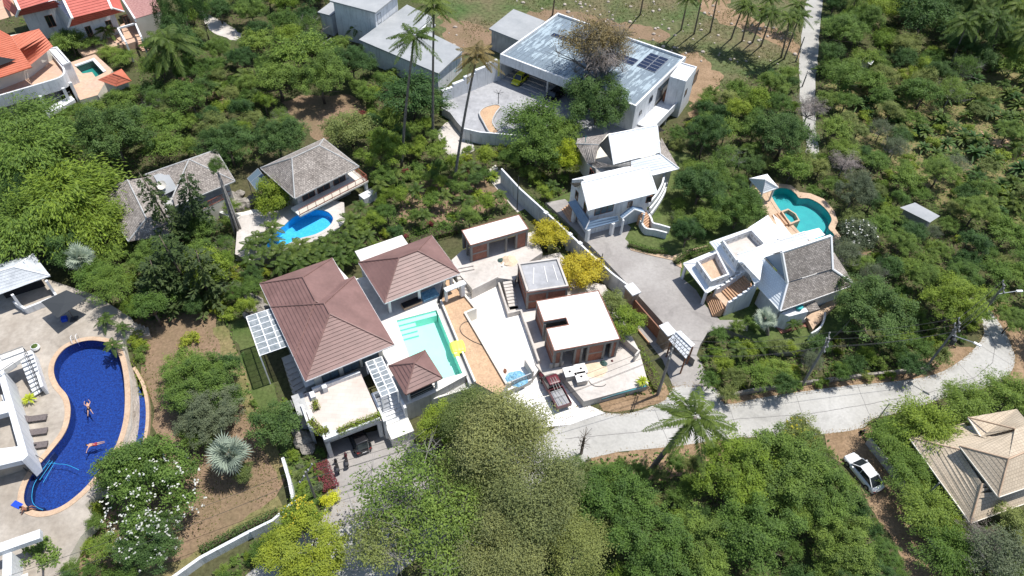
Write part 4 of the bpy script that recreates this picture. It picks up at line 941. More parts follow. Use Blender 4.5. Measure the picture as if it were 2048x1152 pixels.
PE = [(151, 133), (187.5, 120), (210, 144.5), (191, 154), (184, 144), (165, 147)]
L = [V(u, v, 1.4).xy for u, v in PE]
sheet('pool_terrace', pxy((140, 125), (190, 108), (225, 140), (195, 190), (160, 200), (135, 160), z=1.4), 1.4, 'terracotta', holes=[L], zb=-.2, mside='cream_wall')
pe = thing('swimming_pool', 'small dark green pool with a white rim beside the orange hipped roof', 'pool', V(180, 138, 1.4), mark='the small green pool')
mb = MB()
for i in range(len(L)): a, b = L[i-1], L[i]; mb.face([(a.x, a.y, .2), (b.x, b.y, .2), (b.x, b.y, 1.39), (a.x, a.y, 1.39)])
obj('basin_wall', mb, 'green_basin', pe); sheet('basin_floor', L, .2, 'green_basin', kind=None, parent=pe); sheet('water', L, 1.3, 'water', kind=None, parent=pe)
mb = MB(); mb.strip([L[0], L[1], L[2]], .5, 1.39, 1.6); obj('rim', mb, 'white_wall', pe)
ph = thing('pool_house', 'little pool house under an orange hipped roof beside the small green pool', 'pool house', V(230, 165, 0))
slopes(ph, [[(196, 160, 3.9), (232, 173, 3.9), (238, 152, 5.1), (226, 148, 5.1)], [(232, 173, 3.9), (263, 162, 3.9), (238, 152, 5.1)], [(263, 162, 3.9), (243, 138, 3.9), (226, 148, 5.1), (238, 152, 5.1)], [(243, 138, 3.9), (196, 160, 3.9), (226, 148, 5.1)]], 'orange_roof', .4, .05, ridges=[((226, 148, 5.1), (238, 152, 5.1)), ((238, 152, 5.1), (263, 162, 3.9))])
block(ph, 'wall', [(206, 160), (230, 168), (255, 161), (240, 145)], 3.5, 0, 3.6, 'cream_wall')

# ---- grey flat roofed villas, top centre
def slabhouse(label, pts, z, zb, mark, inset=.5, th=.25, wallm='white_wall'):
    L = [V(u, v, z).xy for u, v in pts]; c = sum(L, Vector((0, 0)))/len(L)
    t = thing('house', label, 'house', (c.x, c.y, zb), mark=mark)
    mb = MB(); mb.prism(L, z-th, z); obj('roof_slab', mb, 'roof_grey', t)
    W = [c+(p-c)*(1-inset/(p-c).length*1.0) for p in L]
    mb = MB(); mb.prism(W, zb, z-th-.01); obj('wall', mb, wallm, t)
    return t, L, W
t, L, Wl = slabhouse('two storey white house with a grey flat roof at the top edge', [(659, 1), (751, 25), (800, -14), (706, -38)], 7.2, 0, 'the two storey flat roofed house', .6)
f_ = fr((659, 1), (751, 25), 7.2); 
for x in (1.5, 5.5): window(t, f_, 'front', .55, x, x+1.1, 1, 6, 'dark_metal', 'glass_dark', 0)
wl = f_.px(751, 25, 7.2)[0]
window(t, f_, 'right', wl-.5, 1, 2.2, 4.4, 6.2, 'dark_metal', 'glass_dark', 0)
slabhouse('lower white wing with a small grey flat roof at the top edge', [(635, 24), (661, 4), (685, 12), (661, 31)], 4.2, 0, 'the low flat roofed wing', .4)
mb = MB(); a, b = V(627, 72, .5), V(660, 88, .5); tp = thing('roller_frame', 'dark slatted frame on the ground under the low flat roofed wing', 'frame', V(650, 82, 0))
for k in range(4): m_ = MB(); m_.bar(V(651+6*k, 68+3*k, 1.0), V(628+9*k, 80+4*k, 1.0), .07); obj('bar', m_, 'steel', tp)
t, L, Wl = slabhouse('long low white house under a grey flat roof behind the leaning palms', [(718, 79), (814, 9), (866, 34), (835, 60), (862, 66), (928.6, 99), (877, 147)], 4.2, 0, 'the long flat roofed house', .55)
f_ = fr((877, 147), (928.6, 99), 4.2)
for x in (1.6, 6): window(t, f_, 'front', .55, x, x+.9, 1.2, 3.4, 'teal_cloth', 'glass_dark', 0)
f_ = fr((718, 79), (877, 147), 4.2)
for x in (5, 9.5): window(t, f_, 'front', .75, x, x+1.4, .3, 3.4, 'dark_metal', 'glass_dark', 1)
slabhouse('small house under a plain grey flat roof left of the blue metal roof', [(978, 57), (1027, 18), (1090, 42), (1040, 82)], 4.2, 0, 'the square flat roof', .5, wallm='grey_wall')
mb = MB(); mb.bar(V(843, 66, 2.2), V(870, 50, 2.2), .2); mb.bar(V(870, 50, 0.1), V(870, 50, 2.2), .12)
tag(obj('gate_arch', mb, 'white_wall'), 'white beam on posts in the notch of the long flat roofed house', 'gate')

# ---- big white building with blue metal roof
sheet('court', smooth_loop([tuple(p) for p in pxy((883, 205), (982, 160), (1060, 130), (1180, 150), (1270, 215), (1290, 270), (1150, 275), (1040, 272), (958, 270), (930, 262), (900, 225), z=1.5)], 2), 1.5, 'court', zb=-.2, mside='grey_wall')
ZR = 6.2
G = fr((1000, 108), (1272, 212), ZR); gw = G.px(1272, 212, ZR)[0]; gd = G.px(1115, 25, ZR)[1]
gb = thing('garage_building', 'big white building with a worn blue metal roof, solar panels and an open garage', 'building', G.w(gw/2, gd/2, 0), mark='the big blue metal roof')
mb = MB(); z0, z1 = ZR-.5, ZR-.15
n = 14
for k in range(n):     # standing seam sheets
    y0, y1 = .35+(gd-.7)*k/n, .35+(gd-.7)*(k+1)/n
    for (xa, xb) in ((.35, gw*.5), (gw*.5, gw-.35)):
        za, zb_ = ZR-.42, ZR-.42
        mb.face([G.w(xa, y0, za), G.w(xb, y0, zb_), G.w(xb, y1-.02, zb_), G.w(xa, y1-.02, za)], [(xa, y0), (xb, y0), (xb, y1), (xa, y1)])
rf_ = obj('metal_roof', mb, 'sheet_roof', gb)
mb = MB()
for k in range(1, 28): x = gw*k/28; mb.box(G, x-.02, .36, ZR-.425, x+.02, gd-.36, ZR-.38)
o = obj('roof_seams', mb, 'sheet_roof', rf_); o['kind'] = 'stuff'
for nm, (x0, y0, x1, y1) in dict(front=(0, 0, gw, .32), back=(0, gd-.32, gw, gd), left=(0, .33, .32, gd-.33), right=(gw-.32, .33, gw, gd-.33)).items():
    mb = MB(); mb.box(G, x0, y0, ZR-1.6 if nm == 'front' else ZR-.9, x1, y1, ZR); obj('parapet', mb, 'white_wall', gb)
mb = MB(); mb.box(G, .02, .33, 0, .3, gd-.33, ZR-.91); obj('side_wall', mb, 'white_wall', gb)
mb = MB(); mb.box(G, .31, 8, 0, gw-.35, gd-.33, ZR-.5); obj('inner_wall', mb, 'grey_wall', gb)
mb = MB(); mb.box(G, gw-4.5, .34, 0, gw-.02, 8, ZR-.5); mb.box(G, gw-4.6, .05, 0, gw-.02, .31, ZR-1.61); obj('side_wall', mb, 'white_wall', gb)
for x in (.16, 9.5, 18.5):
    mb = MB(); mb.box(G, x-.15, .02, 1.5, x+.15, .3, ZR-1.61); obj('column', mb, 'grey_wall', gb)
mb = MB(); mb.box(G, gw-.03, .4, 0, gw-.01, gd-.4, ZR-.91)
TW = fr((1339, 155), (1372, 165), 6.6)
tx = TW.px(1372, 165, 6.6)[0]; ty = TW.px(1399, 137, 6.6)[1]
mb = MB(); mb.box(TW, 0, 0, 0, tx, ty, 6.6); obj('tower', mb, 'white_wall', gb)
mb = MB(); mb.strip([TW.w(*p).xy for p in ((.1, .1), (tx-.1, .1), (tx-.1, ty-.1), (.1, ty-.1), (.1, .1))], .2, 6.6, 6.8); obj('parapet', mb, 'white_wall', gb)
window(gb, TW, 'right', tx, 1, 2, 3.4, 4.6, 'dark_metal', 'glass_dark', 0); window(gb, TW, 'right', tx, 5, 7, 3.4, 5.5, 'dark_metal', 'glass_dark', 1)
window(gb, G, 'right', gw, 2, 2.7, 3.4, 4.1, 'dark_metal', 'glass_dark', 0); window(gb, G, 'right', gw, 5.2, 6.3, 4, 5, 'dark_metal', 'glass_dark', 0); window(gb, G, 'right', gw, 9, 12, 4.3, 5.3, 'dark_metal', 'glass', 1)
mb = MB(); mb.box(G, gw+.01, 2, 1.6, gw+3.0, gd-6, 1.85); obj('balcony', mb, 'white_wall', gb)
mb = MB(); mb.box(G, gw+2.85, 2, 1.86, gw+3.0, gd-6, 2.8); obj('balcony_parapet', mb, 'white_wall', gb)
for y in (3, 7, 11): mb = MB(); mb.box(G, gw+2.5, y, 0, gw+2.8, y+.3, 1.59); obj('column', mb, 'grey_wall', gb)
mb = MB(); mb.box(G, gw+.3, gd-8, 1.9, gw+1.6, gd-6.3, 3.6); obj('door_recess', mb, 'timber', gb)
# solar panels: two arrays
def array(label, u, v, nx, ny, px_=1.05, py=1.75):
    c = G.px(u, v, ZR-.3); t = thing('solar_array', label, 'solar panels', G.w(c[0], c[1], ZR-.4))
    for i in range(nx):
        for j in range(ny):
            x, y = c[0]+i*py, c[1]+j*px_; mb = MB(); mb.box(G, x, y, ZR-.34, x+py-.06, y+px_-.06, ZR-.3); o = obj('solar_panel', mb, 'solar_frame', t)
            mb = MB(); mb.box(G, x+.04, y+.04, ZR-.3, x+py-.1, y+px_-.1, ZR-.29); obj('cells', mb, 'solar', o)
array('block of six dark solar panels right of the bare tree on the blue metal roof', 1273, 131, 2, 5, 1.05, 1.75)
array('row of dark solar panels left of the bare tree on the blue metal roof', 1101, 70, 3, 1, 1.1, 1.7)
array('dark solar panels half hidden behind the bare tree on the blue metal roof', 1195, 105, 4, 2, 1.1, 1.7)
# court wall, tear shaped planter, lamp
cw = thing('boundary_wall', 'tall sloping white wall between the grey court and the long flat roofed house', 'wall', V(930, 180, 0))
mb = MB(); a, b = V(884, 204, 1.5), V(993, 160, 1.5); d = (b-a).normalized(); nn = Vector((-d.y, d.x, 0))*.25; N = 5
for k in range(N):
    p, q = a.lerp(b, k/N), a.lerp(b, (k+1)/N-.0005); z = 3.6+.45*k
    mb.prism([(p+nn).xy, (q+nn).xy, (q-nn).xy, (p-nn).xy], 0, z)
obj('wall_face', mb, 'white_wall', cw)
TP = [(990, 209), (1001, 213), (992, 225), (985, 242), (990, 254), (997, 264), (980, 265), (967, 244), (959, 227), (967, 216)]
L = smooth_loop([tuple(V(u, v, 1.9).xy) for u, v in TP], 4)
tp = thing('planter', 'tear shaped planter filled with orange stone on the grey court', 'planter', V(980, 235, 1.5), mark='the tear shaped planter')
mb = MB(); mb.strip(L+[L[0]], .18, 1.5, 1.95); obj('rim', mb, 'grey_wall', tp); sheet('stone_fill', L, 1.85, 'orange_soil', kind=None, parent=tp)
lp = thing('court_lamp', 'thin dark lamp post with a crown of arms on the grey court', 'lamp post', V(996.5, 208, 1.5))
b = V(996.5, 208, 1.5); mb = MB(); mb.bar(b, b+Vector((0, 0, 2.1)), .06); obj('post', mb, 'dark_metal', lp)
mb = MB()
for k in range(6): a = k*math.pi/3; mb.bar(b+Vector((0, 0, 2.0)), b+Vector((.8*math.cos(a), .8*math.sin(a), 2.25)), .03)
obj('arms', mb, 'dark_metal', lp)
mb = MB(); mb.strip([V(u, v, 2.0).xy for u, v in ((925, 258), (960, 266), (1035, 272), (1090, 275))], .25, 0, 2.2)
tag(obj('boundary_wall', mb, 'white_wall'), 'low white wall along the near edge of the grey court', 'wall')

# ---- white roofed Thai house, centre right
pad('garden_terrace', [(1090, 405), (1150, 380), (1200, 300), (1360, 300), (1420, 330), (1480, 420), (1500, 470), (1700, 500), (1740, 560), (1700, 640), (1640, 700), (1560, 700), (1430, 650), (1400, 600), (1340, 560), (1250, 500), (1170, 440)], 1.18, 'lawn_green', 'stone')
tv = thing('house', 'white house with two white tiled gables and blue skirt roofs in the garden', 'house', V(1240, 390, 1.2), mark='the white gabled house')
slopes(tv, [[(1163, 365, 9.0), (1296, 333, 9.0), (1314, 386, 6.4), (1177, 421, 6.4)]], 'white_roof', .33, .035, eaves=[((1163, 365, 9.0), (1177, 421, 6.4)), ((1296, 333, 9.0), (1314, 386, 6.4)), ((1163, 365, 9.0), (1296, 333, 9.0))], er=.1)
slopes(tv, [[(1163, 365, 9.0), (1296, 333, 9.0), (1285, 343, 6.4), (1150, 375, 6.4)]], 'lichen', .33, .03)
slopes(tv, [[(1163, 365, 8.9), (1140, 366, 8.4), (1150, 375, 7.5)]], 'shingle', .33, .03)
F1 = fr((1177, 421), (1314, 386), 6.4); vw = F1.px(1314, 386, 6.4)[0]
walls(tv, F1, [(.7, .7, vw-.5, 6.4)], 1.2, 6.5, 'white_wall')
mb = MB(); a = F1.w(.72, .7, 6.4); b = F1.w(.72, 6.4, 6.4); c = F1.w(.72, 3.55, 8.7); mb.face([a, b, c]); obj('gable_wall', mb, 'white_wall', tv)
window(tv, F1, 'front', .7, 1.4, 4.2, 4.5, 5.9, 'timber', 'glass', 2); window(tv, F1, 'front', .7, 6.4, 7.1, 4.4, 5.4, 'timber', 'glass_dark', 0); window(tv, F1, 'front', .7, 9.2, 10.1, 4.4, 5.5, 'timber', 'glass_dark', 0)
window(tv, F1, 'left', .7, 1.6, 2.4, 4.4, 5.8, 'timber', 'glass_dark', 0); window(tv, F1, 'left', .7, 4.2, 5, 4.4, 5.8, 'timber', 'glass_dark', 0)
slopes(tv, [[(1171, 459, 3.4), (1237, 441, 3.4), (1236, 431, 4.3), (1179, 441, 4.5)], [(1171, 459, 3.4), (1137, 403.5, 3.4), (1152, 400, 4.3), (1179, 441, 4.5)]], 'blue_roof', .33, .035, ridges=[((1171, 459, 3.4), (1179, 441, 4.5))], cap='white_paint', eaves=[((1171, 459, 3.4), (1237, 441, 3.4)), ((1171, 459, 3.4), (1137, 403.5, 3.4))], eave='blue_roof')
for p in ((1177, 459), (1226, 446), (1149, 420)): post(tv, *p, 3.3, 1.2, 3.3, .32)
slopes(tv, [[(1264, 412, 5.0), (1269, 419, 4.9), (1245, 438, 3.8), (1239, 431, 3.9)], [(1264, 412, 5.0), (1269, 419, 4.9), (1290, 426, 3.8), (1284, 415, 4.0)]], 'blue_roof', .33, .035, ridges=[((1269, 419, 4.9), (1245, 438, 3.8)), ((1269, 419, 4.9), (1290, 426, 3.8))], cap='white_paint')
for p in ((1247, 440), (1288, 428)): post(tv, *p, 3.8, 1.2, 3.8, .16)
# upper gable
slopes(tv, [[(1218, 269, 10.2), (1314, 250, 10.2), (1320, 305, 7.4), (1228, 328.5, 7.4)]], 'white_roof', .33, .035, eaves=[((1218, 269, 10.2), (1228, 328.5, 7.4)), ((1314, 250, 10.2), (1320, 305, 7.4)), ((1218, 269, 10.2), (1314, 250, 10.2))], er=.1)
slopes(tv, [[(1218, 269, 10.2), (1314, 250, 10.2), (1330, 262, 7.4), (1198, 290, 7.4)]], 'shingle', .33, .03)
slopes(tv, [[(1191, 336, 6.1), (1226, 331, 7.2), (1262, 322, 7.2), (1262, 338, 6.1), (1193, 354, 5.4)]], 'lichen', .3, .03)
slopes(tv, [[(1262, 322, 7.2), (1319, 307, 7.2), (1358, 337, 5.2), (1306, 350, 5.2), (1262, 352, 5.4)]], 'white_roof', .33, .035, eaves=[((1358, 337, 5.2), (1306, 350, 5.2))], ridges=[((1319, 307, 7.2), (1358, 337, 5.2))], cap='white_paint')
slopes(tv, [[(1319, 307, 7.2), (1358, 337, 5.2), (1322, 275, 5.6)]], 'shingle', .3, .03)
slopes(tv, [[(1152, 288, 5.6), (1198, 290, 7.2), (1190, 325, 7.0), (1175, 328, 5.6)], [(1175, 328, 5.6), (1190, 322, 6.6), (1226, 331, 7.2), (1191, 337, 5.9)], [(1152, 288, 5.6), (1155, 277, 5.4), (1215, 268, 6.4), (1198, 290, 7.2)]], 'shingle', .28, .03, ridges=[((1175, 328, 5.6), (1191, 337, 5.9)), ((1198, 290, 7.2), (1152, 288, 5.6))], cap='grey_wall')
block(tv, 'upper_wall', [(1162, 292), (1185, 328), (1300, 345), (1345, 333), (1318, 275), (1220, 265)], 5.2, 1.2, 5.1, 'cream_wall')
mb = MB(); mb.face([V(1218, 269, 10.0), V(1228, 328.5, 7.35), V(1198, 290, 7.35)]); obj('gable_wall', mb, 'shingle', tv)
window(tv, fr((1175, 328), (1193, 352), 5.2), 'front', .3, .4, 1.6, 2.4, 4.8, 'red_wood', 'glass_dark', 1)
mb = MB(); mb.bar(V(1170, 285, 6.5), V(1172, 272, 7.6), .05)
tag(obj('roof_antenna', mb, 'teal_cloth'), 'small turquoise mast on the grey hip of the white gabled house', 'mast')
# curved balconies to the right of the gables
for k, (z, off) in enumerate(((4.0, 0), (2.9, 3), (2.0, 5))):
    cv = smooth_loop([tuple(V(u, v, z).xy) for u, v in ((1296+off, 410+10*k), (1312+off, 392+8*k), (1324+off, 370+8*k), (1328+off, 350+8*k))], 4, False)
    mb = MB(); mb.strip(cv, .25, z-.3, z+.35); obj('curved_balcony', mb, 'white_wall', tv)
gs = thing('garden_stairs', 'curving orange tiled steps with white side walls right of the blue porch', 'stairs', V(1305, 440, 1.2))
a_, b_ = V(1284, 424, 3.0), V(1302, 452, 1.6)
dv = Vector((b_.x-a_.x, b_.y-a_.y)); fz = Fr(a_, math.atan2(dv.y, dv.x))
for k in range(8): mb = MB(); mb.box(fz, dv.length*k/8, -.8, 1.0, dv.length*(k+1)/8-.003, .8, 3.0-.2*(k+1)); obj('step', mb, 'step_tile', gs)
for pts in (((1276, 428), (1283, 445), (1292, 457), (1310, 460), (1334, 466)), ((1292, 420), (1302, 436), (1306, 446), (1320, 450), (1340, 456))):
    mb = MB(); mb.strip(smooth_loop([tuple(V(u, v, 2.2).xy) for u, v in pts], 4, False), .25, 1.0, 2.3); obj('side_wall', mb, 'white_wall', gs)
gs = thing('entry_steps', 'orange steps left of the white gabled house at the driveway', 'stairs', V(1135, 420, 1.2))
a_, b_ = V(1142, 408, 2.0), V(1124, 420, 1.3); dv = Vector((b_.x-a_.x, b_.y-a_.y)); fz = Fr(a_, math.atan2(dv.y, dv.x))
for k in range(4): mb = MB(); mb.box(fz, dv.length*k/4, -.2, 1.0, dv.length*(k+1)/4-.003, 2.6, 2.2-.22*(k+1)); obj('step', mb, 'step_tile', gs)
DRV = pxy((1092, 405), (1130, 398), (1155, 420), (1170, 452), (1245, 440), (1262, 455), (1250, 478), (1280, 505), (1340, 516), (1362, 535), (1360, 552), (1392, 580), (1412, 612), (1440, 640), (1500, 640), (1495, 662), (1440, 655), (1415, 665), (1400, 690), (1390, 720), (1352, 690), (1330, 650), (1262, 575), (1195, 505), (1130, 440), z=1.22)
sheet('driveway', DRV, 1.22, 'drive', zb=-.2, mside='raw_concrete')
sheet('garden_path', pxy((1255, 488), (1300, 500), (1345, 512), (1375, 500), (1415, 490), (1418, 497), (1380, 508), (1362, 520), (1364, 536), (1352, 530), (1345, 520), (1300, 510), (1262, 500), z=1.3), 1.3, 'tan_tile', zb=1.1, mside='tan_tile')
# ---- boundary wall along the driveway, pillars, gate shrine
bw = thing('boundary_wall', 'long white garden wall with square posts running down to the stone gate pillars', 'wall', V(1130, 440, 0), mark='the long white wall')
W0 = [(1003, 338), (1040, 378), (1092, 425), (1130, 460), (1180, 507), (1225, 548), (1257, 572)]
mb = MB(); mb.strip([V(u, v, 2.6).xy for u, v in W0], .25, 0, 2.7); obj('wall_face', mb, 'white_wall', bw)
for (u, v) in ((1140, 468), (1160, 486), (1092, 425), (1195, 520)): post(bw, u, v, 2.9, 0, 2.95, .38, 'white_wall', 'wall_post')
gl_ = fr((1265, 580), (1335, 660), 2.9); gL = gl_.px(1335, 660, 2.9)[0]
for (x, lab) in ((0, 'stone clad gate pillar with a white cap at the end of the long white wall'), (gL, 'stone clad gate pillar with a white cap beside the little tiled gate roof')):
    t = thing('gate_pillar', lab, 'gate pillar', gl_.w(x, 0, 0), group='stone gate pillars', mark=None)
    mb = MB(); mb.box(gl_, x-.75, -.5, 0, x+.75, .5, 2.9); obj('stone_shaft', mb, 'stone_pillar', t)
    mb = MB(); mb.box(gl_, x-.9, -.65, 2.9, x+.9, .65, 3.1); obj('cap', mb, 'white_wall', t)
gt = thing('sliding_gate', 'long dark sliding gate between the two stone clad pillars', 'gate', gl_.w(gL/2, 0, 0))
mb = MB(); mb.box(gl_, .8, -.08, .1, gL-.8, .08, 1.9); obj('gate_leaf', mb, 'timber', gt)
mb = MB(); mb.box(gl_, .8, -1.5, 0, gL-.8, -1.35, .35); tag(obj('kerb', mb, 'step_tile'), 'low reddish kerb in front of the dark sliding gate', 'kerb')
gr = thing('gate_roof', 'little white tiled gate roof with a dark grid of joints beside the lane', 'gate roof', V(1370, 700, 0))
slopes(gr, [[(1352, 664, 4.2), (1383, 694, 4.2), (1372, 718, 3.3), (1337, 679, 3.3)], [(1352, 664, 4.2), (1383, 694, 4.2), (1390, 689, 3.5), (1360, 661, 3.5)]], 'tile_grid' if 'tile_grid' in MATS else 'white_roof', .5, .03, ridges=[((1352, 664, 4.2), (1383, 694, 4.2))], cap='white_paint')
for p in ((1343, 680), (1372, 714), (1360, 668), (1385, 695)): post(gr, *p, 3.2, 0, 3.25, .11, 'timber')
# ---- grey and white Thai house on the right
rv = thing('house', 'large house with steep grey shingle gable, white tiled skirts and two walled roof terraces', 'house', V(1560, 560, 1.2), mark='the steep grey shingle gable')
# terrace A with canopy eaves
ea = [(1367, 527), (1433, 500), (1480, 546), (1413, 586)]
pa = [(1395, 521), (1434, 504), (1457, 548), (1423, 561)]
def ring_roof(parent, eave_pts, ze, top_pts, zt, m):
    n = len(eave_pts); qs = []; rd = []
    for i in range(n): a, b = eave_pts[i-1], eave_pts[i]; c, d = top_pts[i], top_pts[i-1]; qs.append([(*a, ze), (*b, ze), (*c, zt), (*d, zt)]); rd.append(((*b, ze), (*c, zt)))
    slopes(parent, qs, m, .33, .035, ridges=rd, cap='white_paint', eaves=[((*eave_pts[i-1], ze), (*eave_pts[i], ze)) for i in range(n)])
ring_roof(rv, ea, 3.9, [(u, v+6) for u, v in pa], 4.4, 'white_roof')
L = [V(u, v, 5.3).xy for u, v in pa]
parapet(rv, pa, 5.3, 4.1, 5.3, .22); mb = MB(); mb.prism(L, 4.2, 4.3); obj('terrace_floor', mb, 'tan_tile', rv)
for i in range(4):
    a, b = L[i-1], L[i]
    for k in (.3, .6):
        p = a.lerp(b, k); d = (b-a).normalized(); mb = MB(); ff = Fr(p, math.atan2(d.y, d.x)); mb.box(ff, -.2, -.13, 4.7, .2, .13, 4.95); obj('vent_block', mb, 'grey_wall', rv)
for p in ((1373, 529), (1414, 580), (1432, 512), (1474, 550)): post(rv, *p, 3.8, 1.2, 3.85, .22)
# terrace B
eb = [(1420, 484), (1448, 472), (1490, 545), (1470, 544)]
pb = [(1446, 480), (1503, 459), (1530, 487), (1476, 523)]
slopes(rv, [[(1420, 484, 4.8), (1470, 544, 4.8), (1476, 532, 5.4), (1440, 484, 5.4)], [(1420, 484, 4.8), (1440, 484, 5.4), (1505, 462, 5.4), (1500, 456, 4.8)]], 'white_roof', .33, .035, eaves=[((1420, 484, 4.8), (1470, 544, 4.8))])
L = [V(u, v, 6.2).xy for u, v in pb]; parapet(rv, pb, 6.2, 4.9, 6.2, .22); mb = MB(); mb.prism(L, 5.0, 5.15); obj('terrace_floor', mb, 'pale_concrete', rv)
for i in range(4):
    a, b = L[i-1], L[i]
    for k in (.2, .4, .6, .8):
        p = a.lerp(b, k); d = (b-a).normalized(); mb = MB(); ff = Fr(p, math.atan2(d.y, d.x)); mb.box(ff, -.2, -.13, 5.5, .2, .13, 5.75); obj('vent_block', mb, 'grey_wall', rv)
block(rv, 'wing_wall', [(1430, 500), (1500, 475), (1540, 500), (1500, 545), (1470, 545)], 4.7, 1.2, 4.8, 'white_wall')
# white roofs
slopes(rv, [[(1496, 456, 5.6), (1536, 430, 5.6), (1563, 472, 5.0), (1545, 485, 5.0), (1528, 487, 5.0)]], 'white_roof', .33, .03)
block(rv, 'rear_wall', [(1500, 458), (1534, 436), (1600, 480), (1560, 500)], 4.6, 1.2, 4.5, 'white_wall')
slopes(rv, [[(1545, 428, 2.9), (1560, 440, 2.9), (1600, 492, 2.9), (1566, 480, 2.9)]], 'deck_white', 3, .02)
slopes(rv, [[(1475, 508, 7.4), (1610, 463, 7.8), (1618, 481, 6.8), (1527, 516, 7.2), (1476, 524, 6.6)]], 'white_roof', .33, .035, eaves=[((1475, 508, 7.4), (1610, 463, 7.8))])
slopes(rv, [[(1610, 463, 7.6), (1618, 481, 6.9), (1650, 470, 6.0), (1638, 456, 6.0)]], 'white_roof', .33, .035)
slopes(rv, [[(1474, 524, 6.6), (1527, 516, 7.2), (1520, 562, 6.4), (1510, 568, 5.8), (1493, 532, 6.0)]], 'white_roof', .33, .035, eaves=[((1493, 532, 6.0), (1510, 568, 5.8))])
slopes(rv, [[(1527, 516, 7.4), (1574, 566, 7.0), (1560, 622, 4.8), (1512, 568, 4.8), (1518, 555, 5.6)]], 'white_roof', .33, .035, eaves=[((1512, 568, 4.8), (1560, 622, 4.8))])
# steep gable
slopes(rv, [[(1564, 503, 11.0), (1662, 471, 11.0), (1665, 537, 7.4), (1575, 564, 7.4)]], 'shingle', .27, .035, eaves=[((1564, 503, 11), (1575, 564, 7.4)), ((1662, 471, 11), (1665, 537, 7.4)), ((1564, 503, 11), (1662, 471, 11))], er=.14)
slopes(rv, [[(1564, 503, 11.0), (1662, 471, 11.0), (1650, 475, 7.4), (1545, 508, 7.4)]], 'shingle', .27, .035)
mb = MB(); mb.face([V(1566, 505, 10.7), V(1575, 563, 7.3), V(1530, 514, 7.3)]); obj('gable_wall', mb, 'blue_roof', rv)
mb = MB(); mb.face([V(1565, 510, 9.9)+Vector((-.05, -.06, 0)), V(1573, 553, 7.6)+Vector((-.05, -.06, 0)), V(1545, 516, 7.6)+Vector((-.05, -.06, 0))]); obj('gable_window', mb, 'glass_dark', rv)
slopes(rv, [[(1575, 566, 7.2), (1664, 538, 7.2), (1709, 569, 4.8), (1560, 622, 4.8)]], 'shingle', .27, .035, ridges=[((1575, 566, 7.2), (1560, 622, 4.8)), ((1664, 538, 7.2), (1709, 569, 4.8))], cap='white_paint', eaves=[((1709, 569, 4.8), (1560, 622, 4.8))], cr=.14)
slopes(rv, [[(1664, 538, 7.2), (1709, 569, 4.8), (1668, 505, 4.8), (1655, 510, 7.0)]], 'shingle', .27, .035)
block(rv, 'wall', [(1525, 570), (1562, 612), (1690, 568), (1655, 500), (1580, 520)], 4.6, 1.2, 4.75, 'white_wall')
block(rv, 'bath_annex', [(1560, 628), (1578, 634), (1616, 624), (1605, 608)], 3.6, 0.6, 3.7, 'white_wall')
block(rv, 'porch', [(1560, 640), (1572, 655), (1640, 635), (1625, 612)], 1.4, 0, 1.5, 'cream_wall')
block(rv, 'brick_base', [(1535, 640), (1560, 672), (1625, 655), (1600, 625)], .8, 0, 1.3, 'brick_red')
slopes(rv, [[(1608, 610, 3.9), (1630, 601, 4.2), (1640, 618, 3.7), (1618, 624, 3.5)]], 'shingle', .27, .03)
block(rv, 'balcony_floor', [(1612, 635), (1660, 600), (1680, 600), (1625, 660)], 1.8, 1.2, 1.9, 'tan_tile')
mb = MB(); mb.strip(smooth_loop([tuple(V(u, v, 2.3).xy) for u, v in ((1622, 668), (1640, 655), (1648, 640), (1650, 625))], 4, False), .2, 0, 2.4); obj('curved_wall', mb, 'white_wall', rv)
mb = MB(); c = V(1597, 617, 3.75); mb.lathe(c, [(.35, 0), (.45, .4), (.3, .45)], 10); tag(obj('water_tub', mb, 'teal_cloth'), 'turquoise tub on the flat annex below the steep grey gable', 'tub')
# stairs up to the house
gs = thing('entry_stairs', 'wide orange stairs with white parapets climbing from the driveway between the roof terraces', 'stairs', V(1430, 610, 1.2))
a_, b_ = V(1418, 618, 1.2), V(1441, 602, 2.6); dv = Vector((b_.x-a_.x, b_.y-a_.y)); fz = Fr(a_, math.atan2(dv.y, dv.x))
for k in range(7): mb = MB(); mb.box(fz, dv.length*k/7, -1.3, .9, dv.length*(k+1)/7-.003, 1.7, 1.3+.2*(k+1)); obj('step', mb, 'step_tile', gs)
a2, b2_ = V(1441, 602, 2.7), V(1500, 562, 4.6); dv = Vector((b2_.x-a2.x, b2_.y-a2.y)); fz = Fr(a2, math.atan2(dv.y, dv.x)); L2 = dv.length
mb = MB(); mb.box(fz, 0, -1.1, .9, 1.0, 1.3, 2.75); obj('landing', mb, 'tan_tile', gs)
for k in range(10): mb = MB(); mb.box(fz, 1+(L2-1)*k/10, -1.0, .9, 1+(L2-1)*(k+1)/10-.003, 1.2, 2.8+.17*(k+1)); obj('step', mb, 'step_tile', gs)
for y in (-1.15, 1.25):
    mb = MB(); N = 6
    for k in range(N): mb.box(fz, L2*k/N, y-.12, .9, L2*(k+1)/N-.001, y+.12, 3.7+.3*k)
    obj('side_wall', mb, 'white_wall', gs)
